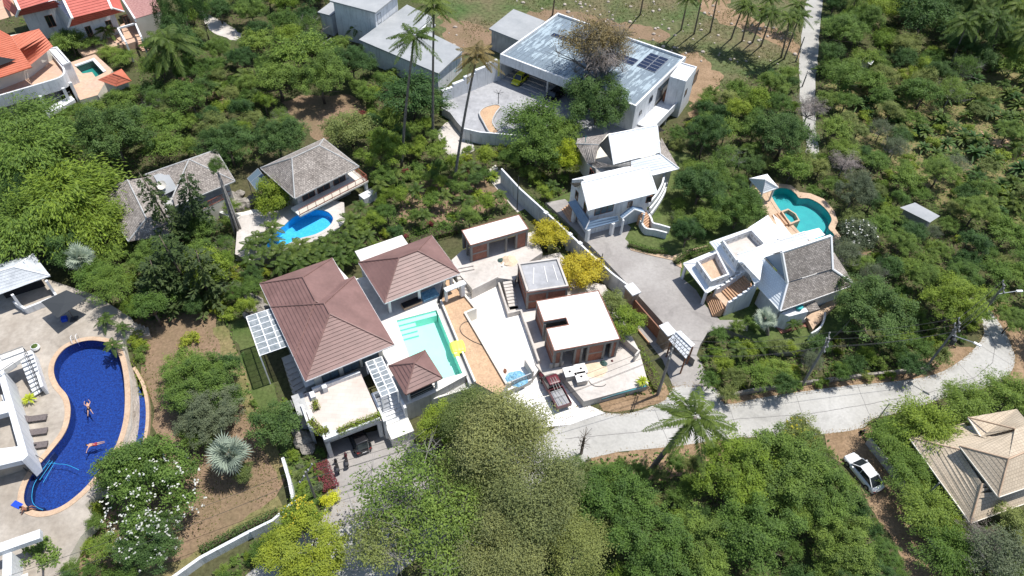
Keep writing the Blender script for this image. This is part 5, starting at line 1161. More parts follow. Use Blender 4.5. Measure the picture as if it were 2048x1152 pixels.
# teal pool with spa, gazebo
PD = [(1543, 392), (1547, 382), (1560, 376), (1578, 378), (1592, 388), (1599, 396), (1618, 397), (1640, 408), (1657, 425), (1663, 440), (1657, 456), (1668, 470), (1655, 480), (1630, 478), (1604, 468), (1590, 454), (1574, 436), (1560, 420)]
tD, LD, oD = pool_obj('teal lobed pool with a tan tiled rim beside the small white gazebo', PD, 1.5, None, 'teal_basin', 'tan_tile', .5, 'water', 'the teal lobed pool', 1.3)
sheet('pool_terrace', pxy((1495, 385), (1535, 362), (1558, 367), (1582, 370), (1600, 384), (1622, 387), (1648, 398), (1669, 422), (1676, 443), (1670, 457), (1684, 476), (1640, 500), (1560, 480), (1530, 430), z=1.48), 1.48, 'tan_tile', holes=[oD], zb=-.2, mside='stone')
sp_ = [(1562, 422), (1576, 417), (1592, 427), (1600, 441), (1580, 449)]
t = thing('spa_tub', 'raised five sided spa tub with tan rim in the teal lobed pool', 'spa', V(1580, 435, 1.5))
L = [V(u, v, 1.9).xy for u, v in sp_]; c = sum(L, Vector((0, 0)))/len(L); Li = [c+(p-c)*.8 for p in L]
sheet('rim', L, 1.9, 'tan_tile', holes=[Li], zb=.2, mside='tan_tile', kind=None, parent=t); sheet('water', Li, 1.82, 'water', kind=None, parent=t); sheet('floor', Li, 1.3, 'teal_basin', kind=None, parent=t)
for k in range(3):
    mb = MB(); a, b = V(1557+3*0, 432, 1.5), V(1573, 452, 1.5); dv = (b-a); ff = Fr(a, math.atan2(dv.y, dv.x)); mb.box(ff, -.3, -.35*k-.2, 1.4, dv.length, -.35*k+.12, 1.85-.12*k); obj('step', mb, 'step_tile', t)
gz = thing('gazebo', 'small white tiled gazebo at the corner of the teal lobed pool', 'gazebo', V(1530, 380, 1.5), mark='the white gazebo')
ap = (1531, 360, 6.0); e_ = [(1499.6, 357.5, 4.1), (1524.6, 386, 4.1), (1556, 375, 4.1), (1534, 349, 4.1)]
slopes(gz, [[e_[0], e_[1], ap], [e_[1], e_[2], ap], [e_[2], e_[3], ap], [e_[3], e_[0], ap]], 'white_roof', .33, .03, ridges=[(x, ap) for x in e_], cap='white_paint', eaves=[(e_[i-1], e_[i]) for i in range(4)])
for p in ((1506, 360), (1526, 381), (1549, 374), (1534, 356)): post(gz, *p, 4.0, 1.4, 4.05, .16)
sm = thing('hut', 'tiny white roofed hut in the scrub right of the far road', 'hut', V(1732, 125, 0))
slopes(sm, [[(1718, 117, 2.6), (1726, 112, 2.9), (1748, 122, 2.9), (1742, 130, 2.6)]], 'white_paint', 2, .02); block(sm, 'wall', [(1722, 120), (1730, 116), (1745, 124), (1738, 128)], 2.2, 0, 2.5, 'white_wall')
sm = thing('hut', 'low grey roofed shed in the scrub right of the teal lobed pool', 'hut', V(1845, 425, 0))
slopes(sm, [[(1800, 415, 2.6), (1830, 405, 2.6), (1880, 432, 2.6), (1860, 445, 2.6)]], 'roof_grey', 2, .02); block(sm, 'wall', [(1810, 416), (1830, 409), (1870, 432), (1858, 440)], 2.2, 0, 2.5, 'grey_wall')

# ---- tan roofed house, lower right
th = thing('house', 'house with a wide tan tiled roof in three stages at the right edge', 'house', V(2000, 960, 0), mark='the tan tiled roof')
slopes(th, [[(1818, 875, 3.2), (1941, 1046, 3.2), (1964, 967, 5.6), (1919, 899, 5.0)], [(1941, 1046, 3.2), (2110, 985, 3.2), (2080, 935, 5.4), (1997, 990, 5.2), (1964, 967, 5.6)],
            [(1818, 875, 3.2), (1928.5, 846, 3.2), (1945, 866, 3.9), (2010, 880, 5.2), (1919, 899, 5.0)]], 'tan_roof', .4, .022,
       ridges=[((1818, 875, 3.2), (1919, 899, 5.0)), ((1941, 1046, 3.2), (1964, 967, 5.6))], eaves=[((1818, 875, 3.2), (1941, 1046, 3.2)), ((1941, 1046, 3.2), (2110, 985, 3.2))], cap='tan_tile', eave='cream_wall')
slopes(th, [[(1919, 892, 5.9), (1997, 994, 5.9), (2017, 918, 8.0)], [(1997, 994, 5.9), (2090, 962, 5.9), (2060, 900, 8.0), (2017, 918, 8.0)], [(1919, 892, 5.9), (2010, 868, 5.9), (2030, 863, 7.0), (2017, 918, 8.0)]], 'tan_roof', .4, .022,
       ridges=[((1919, 892, 5.9), (2017, 918, 8)), ((1997, 994, 5.9), (2017, 918, 8)), ((2017, 918, 8), (2060, 900, 8))], eaves=[((1919, 892, 5.9), (1997, 994, 5.9)), ((1997, 994, 5.9), (2090, 962, 5.9))], cap='tan_tile', eave='cream_wall')
slopes(th, [[(2017, 918, 8.0), (2030, 858, 7.2), (2075, 846, 7.2), (2060, 900, 8.0)], [(1945, 866, 4.3), (1962, 872, 4.3), (2040, 850, 6.4), (2030, 875, 6.0), (1990, 885, 5.0)]], 'tan_roof', .4, .02)
slopes(th, [[(1936, 835, 4.4), (2034, 818, 4.4), (2060, 850, 6.6), (2030, 858, 6.6), (1962, 874, 4.4)]], 'tan_roof', .4, .022, ridges=[((1936, 835, 4.4), (2030, 858, 6.6))], eaves=[((1936, 835, 4.4), (1962, 874, 4.4))], cap='tan_tile', eave='cream_wall')
block(th, 'wall', [(1840, 880), (1925, 855), (2060, 840), (2110, 960), (1950, 1020)], 3, 0, 3.2, 'cream_wall')
block(th, 'upper_wall', [(1935, 900), (1997, 980), (2080, 950), (2030, 890)], 5.6, 3.2, 5.7, 'cream_wall')

# ---- left plot: deck, big blue pool, stairs, gazebo, umbrella
ZD = 1.5
PA = [(190, 681), (222, 689), (238, 712), (247, 750), (250, 800), (246, 845), (232, 890), (210, 925), (190, 952), (160, 985), (122, 1013), (86, 1023), (60, 1017), (48, 1000), (53, 970), (70, 940), (100, 905), (126, 872), (138, 845), (141, 815), (134, 790), (117, 769), (108, 745), (112, 720), (130, 697), (160, 684)]
tA, LA, oA = pool_obj('large deep blue kidney shaped pool with two swimmers', PA, ZD, None, 'blue_sparkle_mosaic', 'tan_tile', .55, 'water_rippled', 'the large blue pool', 1.35)
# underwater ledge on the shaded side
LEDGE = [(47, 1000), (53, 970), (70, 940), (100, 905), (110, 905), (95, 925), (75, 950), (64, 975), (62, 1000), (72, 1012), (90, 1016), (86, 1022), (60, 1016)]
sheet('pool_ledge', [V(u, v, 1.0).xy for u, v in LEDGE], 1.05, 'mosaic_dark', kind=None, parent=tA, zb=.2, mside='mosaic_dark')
for k in range(3):
    mb = MB(); mb.tube([V(u, v, 1.3-.2*k) for u, v in ((100+5*k, 920+2*k), (84+6*k, 940+4*k), (72+7*k, 955+5*k))], .025, 4); obj('step_edge', mb, 'sky_mosaic', tA)
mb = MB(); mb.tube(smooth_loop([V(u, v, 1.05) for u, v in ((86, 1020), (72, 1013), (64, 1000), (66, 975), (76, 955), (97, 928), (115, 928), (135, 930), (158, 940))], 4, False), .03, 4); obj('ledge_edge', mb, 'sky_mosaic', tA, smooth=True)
DK = pxy((-90, 560), (0, 540), (100, 560), (190, 590), (262, 635), (275, 655), (245, 680), (252, 715), (262, 760), (264, 800), (262, 850), (248, 898), (225, 935), (200, 975), (170, 1010), (190, 1040), (160, 1075), (140, 1110), (120, 1180), (-90, 1300), z=ZD-.02)
sheet('pool_deck', DK, ZD-.02, 'deck_stone', holes=[oA], zb=-.2, mside='cream_wall')
# spill wall and catch basin
sw = thing('catch_basin', 'narrow dark blue overflow basin below the wet spill wall of the large blue pool', 'pool', V(290, 830, 0))
up = [V(u, v, ZD).xy for u, v in ((250, 700), (258, 750), (262, 800), (258, 850), (244, 900))]; lo_ = [V(u, v, .35).xy for u, v in ((262, 728), (274, 765), (279, 815), (275, 868), (258, 925))]
up = smooth_loop([tuple(p) for p in up], 4, False); lo_ = smooth_loop([tuple(p) for p in lo_], 4, False); mb = MB()
for i in range(len(up)-1): mb.face([(up[i].x, up[i].y, ZD+.02), (lo_[i].x, lo_[i].y, .3), (lo_[i+1].x, lo_[i+1].y, .3), (up[i+1].x, up[i+1].y, ZD+.02)])
obj('spill_wall', mb, 'stone_pale', sw)
ou = smooth_loop([tuple(V(u, v, .5).xy) for u, v in ((268, 735), (286, 768), (295, 812), (293, 862), (280, 915))], 4, False)
mb = MB()
for i in range(len(ou)-1): mb.face([(lo_[i].x, lo_[i].y, .3), (ou[i].x, ou[i].y, .3), (ou[i+1].x, ou[i+1].y, .3), (lo_[i+1].x, lo_[i+1].y, .3)])
obj('basin_floor', mb, 'blue_sparkle_mosaic', sw)
mb = MB(); mb.strip(ou, .35, 0, .55); obj('rim', mb, 'tan_tile', sw)
# broad steps right of the umbrella
bs = thing('deck_steps', 'broad pale steps fanning down to the brown lawn behind the large blue pool', 'stairs', V(250, 660, 0))
for k in range(5):
    mb = MB(); a, b = V(222+9*k, 668-2*k, ZD), V(268+6*k, 645+1*k, ZD); dv = (b-a); ff = Fr(a, math.atan2(dv.y, dv.x)); mb.box(ff, 0, -1.0, 0, dv.length, .4, ZD+.02-.22*k); obj('step', mb, 'deck_stone', bs)
# gazebo with white roof
gz = thing('gazebo', 'white roofed shelter with dark openings at the left edge of the pool deck', 'gazebo', V(40, 600, ZD), mark='the left shelter')
slopes(gz, [[(-60, 604, 4.4), (0, 589, 4.4), (100, 551, 4.4), (28, 534, 5.8), (-60, 560, 5.8)], [(100, 551, 4.4), (67, 508, 4.4), (28, 534, 5.8)], [(67, 508, 4.4), (-60, 545, 4.4), (-60, 560, 5.8), (28, 534, 5.8)]], 'mottled_roof', .33, .03, ridges=[((28, 534, 5.8), (100, 551, 4.4)), ((28, 534, 5.8), (-60, 560, 5.8)), ((28, 534, 5.8), (67, 508, 4.4))], cap='white_paint', eaves=[((-60, 604, 4.4), (100, 551, 4.4))])
for p in ((25, 590), (93, 562), (64, 522)): post(gz, *p, 4.3, ZD, 4.35, .2)
mb = MB(); mb.strip([V(u, v, 2.6).xy for u, v in ((25, 600), (48, 614), (111, 589), (95, 565))], .25, ZD, 2.4); obj('low_wall', mb, 'white_wall', gz)
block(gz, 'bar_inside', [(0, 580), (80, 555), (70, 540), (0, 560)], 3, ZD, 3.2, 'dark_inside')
um = thing('umbrella', 'dark grey square cantilever umbrella on the deck beyond the large blue pool', 'umbrella', V(128, 640, ZD))
c = V(128, 607, 4.3); cs = [V(82, 604, 3.9), V(133, 580, 3.9), V(173, 597, 3.9), V(115, 636, 3.9)]
for i in range(4): mb = MB(); mb.face([cs[i-1], cs[i], c]); obj('canopy_panel', mb, 'umbrella_grey', um)
mb = MB(); mb.bar((c.x, c.y, ZD), c, .05, 8); obj('pole', mb, 'dark_metal', um)
mb = MB(); ff = Fr(c, .3); mb.box(ff, -.4, -.4, ZD, .4, .4, ZD+.1); obj('base', mb, 'dark_metal', um)
mb = MB(); mb.box(Fr(V(128, 637, ZD+.3), .4), -.3, -.3, ZD, .3, .3, ZD+.45); tag(obj('stool', mb, 'blue_cloth'), 'deep blue stool in the shade of the grey umbrella', 'stool')
# white building and stairs at left edge
wb_ = thing('house', 'white modern house with deep square openings at the left edge below the pool stairs', 'house', V(10, 900, ZD), mark='the white left house')
FW = fr((0, 835), (52, 925), 4.5)
# wall line from (0,740) to (47,930)
o_ = V(0, 745, 4.6); e2 = V(62, 925, 4.6)
def pa_(u, v, z=4.6): return (u, v)
block(wb_, 'edge_beam', [(-6, 742), (6, 738), (56, 910), (44, 922)], 4.6, ZD, 4.6, 'white_wall')
block(wb_, 'cross_beam', [(-60, 745), (-6, 742), (0, 762), (-60, 775)], 4.6, 3.9, 4.58, 'white_wall')
block(wb_, 'cross_beam', [(-60, 815), (18, 800), (24, 822), (-60, 845)], 4.6, 3.9, 4.58, 'white_wall')
block(wb_, 'cross_beam', [(-60, 905), (38, 892), (46, 920), (-60, 945)], 4.6, 3.9, 4.58, 'white_wall')
block(wb_, 'floor_slab', [(-60, 775), (0, 770), (50, 925), (-60, 960)], 2.6, ZD, 2.6, 'deck_stone')
block(wb_, 'balcony_box', [(22, 838), (38, 835), (48, 868), (34, 872)], 3.3, 2.5, 3.3, 'white_wall')
block(wb_, 'balcony_box', [(2, 790), (20, 785), (28, 815), (12, 820)], 3.3, 2.5, 3.3, 'white_wall')
wt = thing('pool_stairs', 'white open steps with steel rail between the white house and the blue pool', 'stairs', V(55, 750, ZD))
for k in range(10):
    a, b = V(38+3.2*k, 716+8.2*k, 4.4-.28*k), V(58+2.8*k, 708+8.0*k, 4.4-.28*k); dv = (b-a); ff = Fr(a, math.atan2(dv.y, dv.x)); mb = MB(); mb.box(ff, 0, -.15, 4.4-.28*k-.12, dv.length+.3, .45, 4.4-.28*k); obj('step', mb, 'white_wall', wt)
block(wt, 'landing', [(0, 712), (48, 695), (56, 710), (36, 722), (0, 745)], 4.4, 3.9, 4.45, 'deck_white')
mb = MB(); a, b = V(60, 700, 3.2), V(81, 770, 3.2); mb.strip([a.xy, b.xy], .3, ZD, 2.9); obj('side_wall', mb, 'white_wall', wt)
railing(wt, [V(50, 700, 5), V(76, 775, 3)], 0, 1.0, .9, 'dark_metal', zs=[4.4, 1.7])
railing(wt, [V(0, 715, 5), V(48, 697, 5)], 4.45, .9, .8, 'steel')
railing(wt, [V(0, 748, 5), V(30, 728, 5)], 4.45, .9, .8, 'steel')
# loungers
def lounger(u, v, lab):
    c = V(u, v, ZD); ff = Fr(c, math.radians(13)); t = thing('sun_lounger', lab, 'sun lounger', c, group='dark loungers beside the large blue pool')
    mb = MB(); mb.box(ff, -.6, -.36, ZD+.22, 1.1, .36, ZD+.36); obj('seat', mb, 'wicker', t)
    mb = MB(); a = [ff.w(-.6, -.36, ZD+.3), ff.w(-.6, .36, ZD+.3), ff.w(-1.15, .36, ZD+.6), ff.w(-1.15, -.36, ZD+.6)]; d = Vector((0, 0, .09))
    mb.face([p+d for p in a]); mb.face(a[::-1]); [mb.face([a[i-1], a[i], a[i]+d, a[i-1]+d]) for i in range(4)]; obj('backrest', mb, 'wicker', t)
    for x in (-.5, .95):
        for y in (-.3, .3): mb = MB(); mb.box(ff, x-.04, y-.04, ZD, x+.04, y+.04, ZD+.22); obj('leg', mb, 'dark_metal', t)
    return t, ff
lounger(73, 840, 'dark wicker sun lounger farthest back, nearest the yellow potted plant'); lounger(74, 867, 'dark wicker sun lounger in the middle of the three beside the blue pool'); _, ff = lounger(74, 894, 'dark wicker sun lounger with a black phone case on it, nearest the camera')
mb = MB(); mb.box(ff, -.2, -.1, ZD+.37, .1, .1, ZD+.4); tag(obj('bag', mb, 'black_cloth'), 'small black case lying on the nearest lounger', 'case')
# bottom left pergola and walls
bp_ = thing('pergola', 'white beamed pergola with pale slats at the bottom left corner', 'pergola', V(40, 1110, 0))
mb = MB(); a, b = V(-20, 1103, 4.2), V(80, 1068, 4.2); dv = b-a; ff = Fr(a, math.atan2(dv.y, dv.x)); mb.box(ff, 0, -.4, 3.6, dv.length, .5, 4.2); obj('beam', mb, 'white_wall', bp_)
mb = MB(); mb.box(ff, dv.length-3.2, -4, 0, dv.length-2.5, -.41, 3.6); obj('wall', mb, 'white_wall', bp_)
for k in range(8): mb = MB(); mb.box(ff, -2, -2.2-.55*k, 1.6, dv.length-2.0+.4*k, -1.85-.55*k, 1.75); obj('slat', mb, 'cream_wall', bp_)
mb = MB()
for x in (0, 3, dv.length-2.2): mb.box(ff, x, -6, 0, x+.15, -1.8, 1.58)
obj('bearers', mb, 'dark_metal', bp_)
# white walls at the bottom
for lab, pts, z, w in (('white wall running down beside the silver fan palm towards the lane', ((565, 915), (578, 960), (586, 1000)), 1.6, .3),
                    ('long low white wall beside the yellow flowered bushes at the bottom', ((330, 1165), (400, 1115), (500, 1062)), 1.2, .3),
                    ('short pale blue shaded wall joining the lane bushes', ((500, 1062), (545, 1040), (590, 1000)), 1.6, .25),
                    ('pale retaining wall in the garden behind the long grey shingle house', ((395, 400), (455, 430), (490, 470)), 1.0, .4),
                    ('dark stone roadside wall under the shrubs beyond the lane mouth', ((1440, 792), (1520, 776), (1620, 762), (1700, 752), (1860, 734)), .6, .3),
                    ('low grey wall along the dirt path beside the tan roofed house', ((1740, 875), (1808, 960), (1850, 1035), (1905, 1130)), 1.2, .2)):
    mb = MB(); mb.strip([V(u, v, z).xy for u, v in pts], w, 0, z); tag(obj('garden_wall', mb, 'white_wall' if 'white' in lab or 'pale' in lab else 'stone' if 'stone' in lab else 'grey_wall'), lab, 'wall')
# gabions of boulders
def boulder(u, v, z, r, seed, lab, m='stone', group=None):
    rr = random.Random(seed); me = MB(); c = V(u, v, z); N, M = 9, 5; rg = []
    for j in range(M+1):
        ph_ = math.pi*j/M; rg.append([c+Vector((r*math.sin(ph_)*math.cos(2*math.pi*k/N)*rr.uniform(.75, 1.2), r*math.sin(ph_)*math.sin(2*math.pi*k/N)*rr.uniform(.75, 1.2), r*.7*math.cos(ph_)+r*.3*rr.uniform(-.3, .3))) for k in range(N)])
    for a, b in zip(rg, rg[1:]):
        for k in range(N): me.face([a[k-1], b[k-1], b[k], a[k]])
    return tag(obj('boulder', me, m), lab, 'boulder', group)
BL = [(508, 610, 1.3), (525, 622, 1.1), (498, 598, 1.0), (535, 640, .9), (515, 641, 1.0), (500, 628, .8), (462, 395, 1.2), (478, 410, 1.3), (495, 405, 1.0), (480, 388, .8), (505, 397, .8),
      (606, 880, 1.2), (600, 858, 1.0), (594, 838, .9), (615, 898, .9), (690, 570, .9), (588, 500, .8), (1038, 540, .5), (730, 575, .6)]
for i, (u, v, r) in enumerate(BL):
    grp = [x[1] for j, x in enumerate(BL) if (0 if j < 6 else 1 if j < 11 else 2 if j < 15 else 3) == (0 if i < 6 else 1 if i < 11 else 2 if i < 15 else 3)]; rk = sorted(range(len(grp)), key=lambda k: grp[k]).index([x for x in range(len(grp)) if grp[x] == v][0]); rk = ('uppermost', 'second from the top', 'third from the top', 'fourth from the top', 'fifth from the top', 'lowest')[rk]
    where = 'beside the left glass pergola' if i < 6 else 'left of the balcony house' if i < 11 else 'left of the carport' if i < 15 else 'among the plants between the houses'
    boulder(u, v, .3, r, i, 'rough grey brown boulder '+where+', '+rk, group='boulders '+where)
# pebbly rocks on the hillside
mb = MB(); rr = random.Random(5); HILL = [(900, 40), (1080, 15), (1250, 25), (1350, 60), (1390, 90), (1300, 35), (1500, 120), (1440, 200), (1350, 95)]
for i in range(260):
    u = rr.uniform(890, 1590); v = rr.uniform(-10, 130); p = V(u, v, 0)
    if 930 < u < 1400 and v > 40+(u-1100)*.35 and u < 1400: continue
    r = rr.uniform(.1, .45); c = Vector((p.x, p.y, 0)); mb.lathe(c, [(r, 0), (r*.9, r*.5), (r*.4, r*.8)], 6, rr.random()*3, rr.uniform(.7, 1.2), rr.uniform(.7, 1.2))
o = obj('hillside_stones', mb, 'stone_pale'); o['kind'] = 'stuff'; tag(o, 'pale loose stones scattered over the green hillside behind the blue metal roof', 'stones')
# ------------------------------------------------------------------ plants: a few models, copied as individuals
def rng(s): return np.random.default_rng(s)
def unit(a): return a/np.maximum(np.linalg.norm(a, axis=-1, keepdims=True), 1e-9)
def quads(C, D, N, l, w):
    """rhombic leaves: centre C, long axis D, normal N, length l, width w"""
    D = unit(D); S_ = unit(np.cross(D, N)); l = np.asarray(l).reshape(-1, 1); w = np.asarray(w).reshape(-1, 1)
    V_ = np.stack([C-D*l/2, C+S_*w/2+D*l*.05, C+D*l/2, C-S_*w/2+D*l*.05], 1); return V_.reshape(-1, 3)
def npmesh(name, verts, m, per=4, mats2=None, nsplit=None):
    me = bpy.data.meshes.new(name); n = len(verts); me.vertices.add(n); me.vertices.foreach_set('co', verts.astype(np.float32).ravel())
    k = n//per; me.loops.add(n); me.loops.foreach_set('vertex_index', np.arange(n, dtype=np.int32)); me.polygons.add(k)
    me.polygons.foreach_set('loop_start', np.arange(0, n, per, dtype=np.int32)); me.polygons.foreach_set('loop_total', np.full(k, per, dtype=np.int32))
    me.materials.append(MATS[m])
    if mats2:
        me.materials.append(MATS[mats2]); mi = np.zeros(k, dtype=np.int32); mi[nsplit:] = 1; me.polygons.foreach_set('material_index', mi)
    tn = cloud.tone if cloud.tone is not None and len(cloud.tone) == k else np.repeat(rng(k).uniform(0, 1, k//20+1), 20)[:k]
    a = me.attributes.new('clump_tone', 'FLOAT', 'FACE'); a.data.foreach_set('value', tn.astype(np.float32)); cloud.tone = None
    me.update(calc_edges=True); return me
def cloud(seed, lobes, leaf, n, flat=.8, spread=.5, fine=.5, floor=-.5, cpl=0, ls=(.32, .55)):
    """crown of unit radius made of leafy lobes"""
    r = rng(seed); d = unit(r.normal(size=(lobes, 3))); d[:, 2] = np.abs(d[:, 2])*1.1-.35
    rad = r.uniform(.35, .78, lobes)[:, None]; c = unit(d)*rad*np.array([1, 1, flat]); lr = r.uniform(*ls, lobes)
    w = lr**2; idx = r.choice(lobes, n, p=w/w.sum()); nd = unit(r.normal(size=(n, 3))); nd[:, 2] = np.where(nd[:, 2] < floor, -nd[:, 2], nd[:, 2])
    # twigs: leaves gather in small clumps on the lobes
    k = max(40, n//int(cpl or (90 if leaf < .1 else 36))); cd = unit(r.normal(size=(k, 3))); cd[:, 2] = np.where(cd[:, 2] < -.3, -cd[:, 2], cd[:, 2]); ci = r.choice(lobes, k, p=w/w.sum())
    cp = c[ci]+cd*(lr[ci]*r.uniform(.75, 1.12, k))[:, None]
    j = r.integers(0, k, n); p = cp[j]+r.normal(size=(n, 3))*leaf*fine*2.6*(1 if leaf < .1 else .6)
    nn = unit(cd[j]+r.normal(size=(n, 3))*spread+np.array([0, 0, .7])); D = unit(np.cross(nn, r.normal(size=(n, 3))))
    D[:, 2] -= .25; s = leaf*r.uniform(.6, 1.3, n); cloud.tone = r.uniform(0, 1, k)[j]; return quads(p, D, nn, s, s*.55)
cloud.tone = None
def plumes(seed, arcs, per, leaf, droop=.9, up=1.0, wide=.22):
    """bamboo-like plumes: arching canes hung with narrow leaves"""
    r = rng(seed); out = []
    for a in range(arcs):
        th = r.uniform(0, 2*np.pi); L = r.uniform(.6, 1.15); el = r.uniform(.5, 1.35)
        t = r.uniform(.25, 1, per)**.8; rr = L*np.cos(el)*t*1.25+.12*t; z = up*L*(np.sin(el)*t-droop*.5*t*t*np.cos(el)*1.6)
        x = np.cos(th)*rr; y = np.sin(th)*rr; p = np.stack([x, y, z-.25], 1)+r.normal(size=(per, 3))*.07*(0.4+t[:, None])
        D = np.stack([np.full(per, np.cos(th)), np.full(per, np.sin(th)), -.5*t], 1)+r.normal(size=(per, 3))*.45; N = r.normal(size=(per, 3))*.6+np.array([0, 0, 1])
        s = leaf*r.uniform(.6, 1.3, per); out.append(quads(p, D, N, s, s*wide))
    return np.concatenate(out)
def frond(r, th, el, L, droop, nl, ll, lw, hang=.5):
    t = np.linspace(.12, 1, nl); ct, st_ = np.cos(th), np.sin(th)
    rr = L*(np.cos(el)*t+.12*t*t); z = L*(np.sin(el)*t-droop*t*t)
    p = np.stack([ct*rr, st_*rr, z], 1); tan = np.gradient(p, axis=0); tan = unit(tan); side_ = np.stack([-st_*np.ones(nl), ct*np.ones(nl), np.zeros(nl)], 1)
    out = []; prof = np.sin(np.pi*np.clip(t*.93+.05, 0, 1))**.6
    for s in (-1, 1):
        D = side_*s+tan*.55+np.array([0, 0, -hang])*r.uniform(.6, 1.4, (nl, 1)); D = unit(D); l = ll*prof*r.uniform(.8, 1.1, nl)
        N = unit(np.cross(D, tan)); out.append(quads(p+D*l[:, None]/2, D, N, l, np.full(nl, lw)))
    # the midrib
    m = (p[:-1]+p[1:])/2; out.append(quads(m, tan[:-1], np.tile([0, 0, 1.], (nl-1, 1)), np.full(nl-1, L/nl*2.0), np.full(nl-1, lw*.8)))
    return np.concatenate(out)
def palm_crown(seed, nf, L=1.0, droop=(.35, .9), nl=26, ll=.28, lw=.03, el=(-.25, 1.25), hang=.5, gold=2.4):
    r = rng(seed); out = []
    for k in range(nf):
        e = el[0]+(el[1]-el[0])*(k+.5)/nf+r.uniform(-.1, .1); out.append(frond(r, k*gold+r.uniform(-.2, .2), e, L*r.uniform(.85, 1.1), r.uniform(*droop), nl, ll, lw, hang))
    return np.concatenate(out)
def fan_crown(seed, nf=70):
    r = rng(seed); out = []
    for k in range(nf):
        d = unit(r.normal(size=3)); d[2] = abs(d[2])*1.1-.35; d = unit(d); c = d*r.uniform(.12, .45); u = unit(np.cross(d, r.normal(size=3))); v = np.cross(d, u); nb = 15
        a = np.linspace(-1.9, 1.9, nb); D = np.cos(a)[:, None]*d*1.0+np.sin(a)[:, None]*u+v*.12; D[:, 2] -= .12; D = unit(D); l = .5*r.uniform(.85, 1.1, nb)*(.75+.25*np.cos(a))
        out.append(quads(c+D*l[:, None]/2, D, np.tile(v, (nb, 1)), l, np.full(nb, .045)))
    return np.concatenate(out)
def pine_crown(seed, H=1.0, tiers=15, R_=.27):
    r = rng(seed); out = []
    for k in range(tiers):
        z = H*(.12+.88*k/tiers); L = R_*(1-.72*k/tiers)*r.uniform(.7, 1.2); nb = 5 if k < tiers*.7 else 4; o = r.uniform(0, 6)
        for b in range(nb):
            th = o+2*np.pi*b/nb+r.uniform(-.2, .2); n = 30; t = r.uniform(.2, 1, n)**.8; p = np.stack([np.cos(th)*t*L, np.sin(th)*t*L, z+.06*t*L/.3-.05*t*t], 1)
            sd = np.array([-np.sin(th), np.cos(th), 0]); s_ = r.choice([-1, 1], n)[:, None]; D = sd*s_*.8+np.array([np.cos(th), np.sin(th), 0])*.7+r.normal(size=(n, 3))*.25+np.array([0, 0, -.15])
            l = .06*(1.1-.5*k/tiers)*r.uniform(.7, 1.2, n); out.append(quads(p+unit(D)*l[:, None]/2, D, np.tile([0, 0, 1.], (n, 1))+r.normal(size=(n, 3))*.4, l, l*.3))
    return np.concatenate(out)
def rosette(seed, n=26, L=1, w=.13, el=(.1, 1.3)):
    r = rng(seed); out = []
    for k in range(n):
        th = k*2.4; e = r.uniform(*el); pts = 4; 
        for j in range(pts):
            t0, t1 = j/pts, (j+1)/pts; f = lambda t: np.array([np.cos(th)*L*(np.cos(e)*t+.2*t*t), np.sin(th)*L*(np.cos(e)*t+.2*t*t), L*(np.sin(e)*t-.45*t*t)])
            a, b = f(t0), f(t1); wa, wb = w*np.sin(np.pi*(t0*.85+.08)), w*np.sin(np.pi*(t1*.85+.08)); sd = np.array([-np.sin(th), np.cos(th), 0])
            out.append(np.stack([a-sd*wa, a+sd*wa, b+sd*wb, b-sd*wb]))
    return np.concatenate(out)
def boxleaf(seed, sx, sy, sz, n, leaf):
    r = rng(seed); f = r.uniform(0, 1, n); A = np.array([sx*sy, 2*sx*sz, 2*sy*sz]); A = A/A.sum(); p = np.zeros((n, 3)); N = np.zeros((n, 3)); u = r.uniform(-1, 1, (n, 2))
    top = f < A[0]; fx = (f >= A[0]) & (f < A[0]+A[1]); fy = ~(top | fx); s_ = r.choice([-1, 1], n)
    p[top] = np.stack([u[top, 0]*sx/2, u[top, 1]*sy/2, np.full(top.sum(), sz)], 1); N[top] = [0, 0, 1]
    p[fx] = np.stack([u[fx, 0]*sx/2, s_[fx]*sy/2, (u[fx, 1]+1)/2*sz], 1); N[fx, 1] = s_[fx]
    p[fy] = np.stack([s_[fy]*sx/2, u[fy, 0]*sy/2, (u[fy, 1]+1)/2*sz], 1); N[fy, 0] = s_[fy]
    p += r.normal(size=(n, 3))*leaf*.45; N = N+r.normal(size=(n, 3))*.5; D = np.cross(N, r.normal(size=(n, 3))); s = leaf*r.uniform(.6, 1.2, n); return quads(p, D, N, s, s*.6)
def limbs(seed, n, R_=.75, r0=.05, z0=-1.0, twigs=0, up=.55):
    """trunk and limbs below a unit crown whose centre is the origin; z0 is the foot"""
    r = random.Random(seed); mb = MB(); fork = -.45
    mb.tube([(0, 0, z0), (r.uniform(-.04, .04), r.uniform(-.04, .04), (z0+fork)/2), (0, 0, fork)], r0*1.3, 7, r0)
    tips = []
    for k in range(n):
        th = 2*math.pi*k/n+r.uniform(-.4, .4); L = R_*r.uniform(.7, 1.1); e = r.uniform(.2, 1.1)
        a = Vector((0, 0, fork)); b = a+Vector((math.cos(th)*math.cos(e), math.sin(th)*math.cos(e), math.sin(e)))*L*.5; c = b+Vector((math.cos(th+.3)*math.cos(e*.8), math.sin(th+.3)*math.cos(e*.8), math.sin(e)*up+.1))*L*.55
        mb.tube([a, b, c], r0*.6, 5, r0*.15); tips += [b, c]
    for k in range(twigs):
        p = r.choice(tips); d = Vector((r.uniform(-1, 1), r.uniform(-1, 1), r.uniform(-.1, 1))).normalized()*r.uniform(.2, .5); mb.bar(p, p+d, r0*.16, 3, r0*.04, False)
        q = p+d*.6; e_ = Vector((r.uniform(-1, 1), r.uniform(-1, 1), r.uniform(-.3, .8)))*.18; mb.bar(q, q+e_, r0*.08, 3, r0*.02, False)
    return mesh('limbs', mb, 'bark', True)
CR = {}; TK = {}
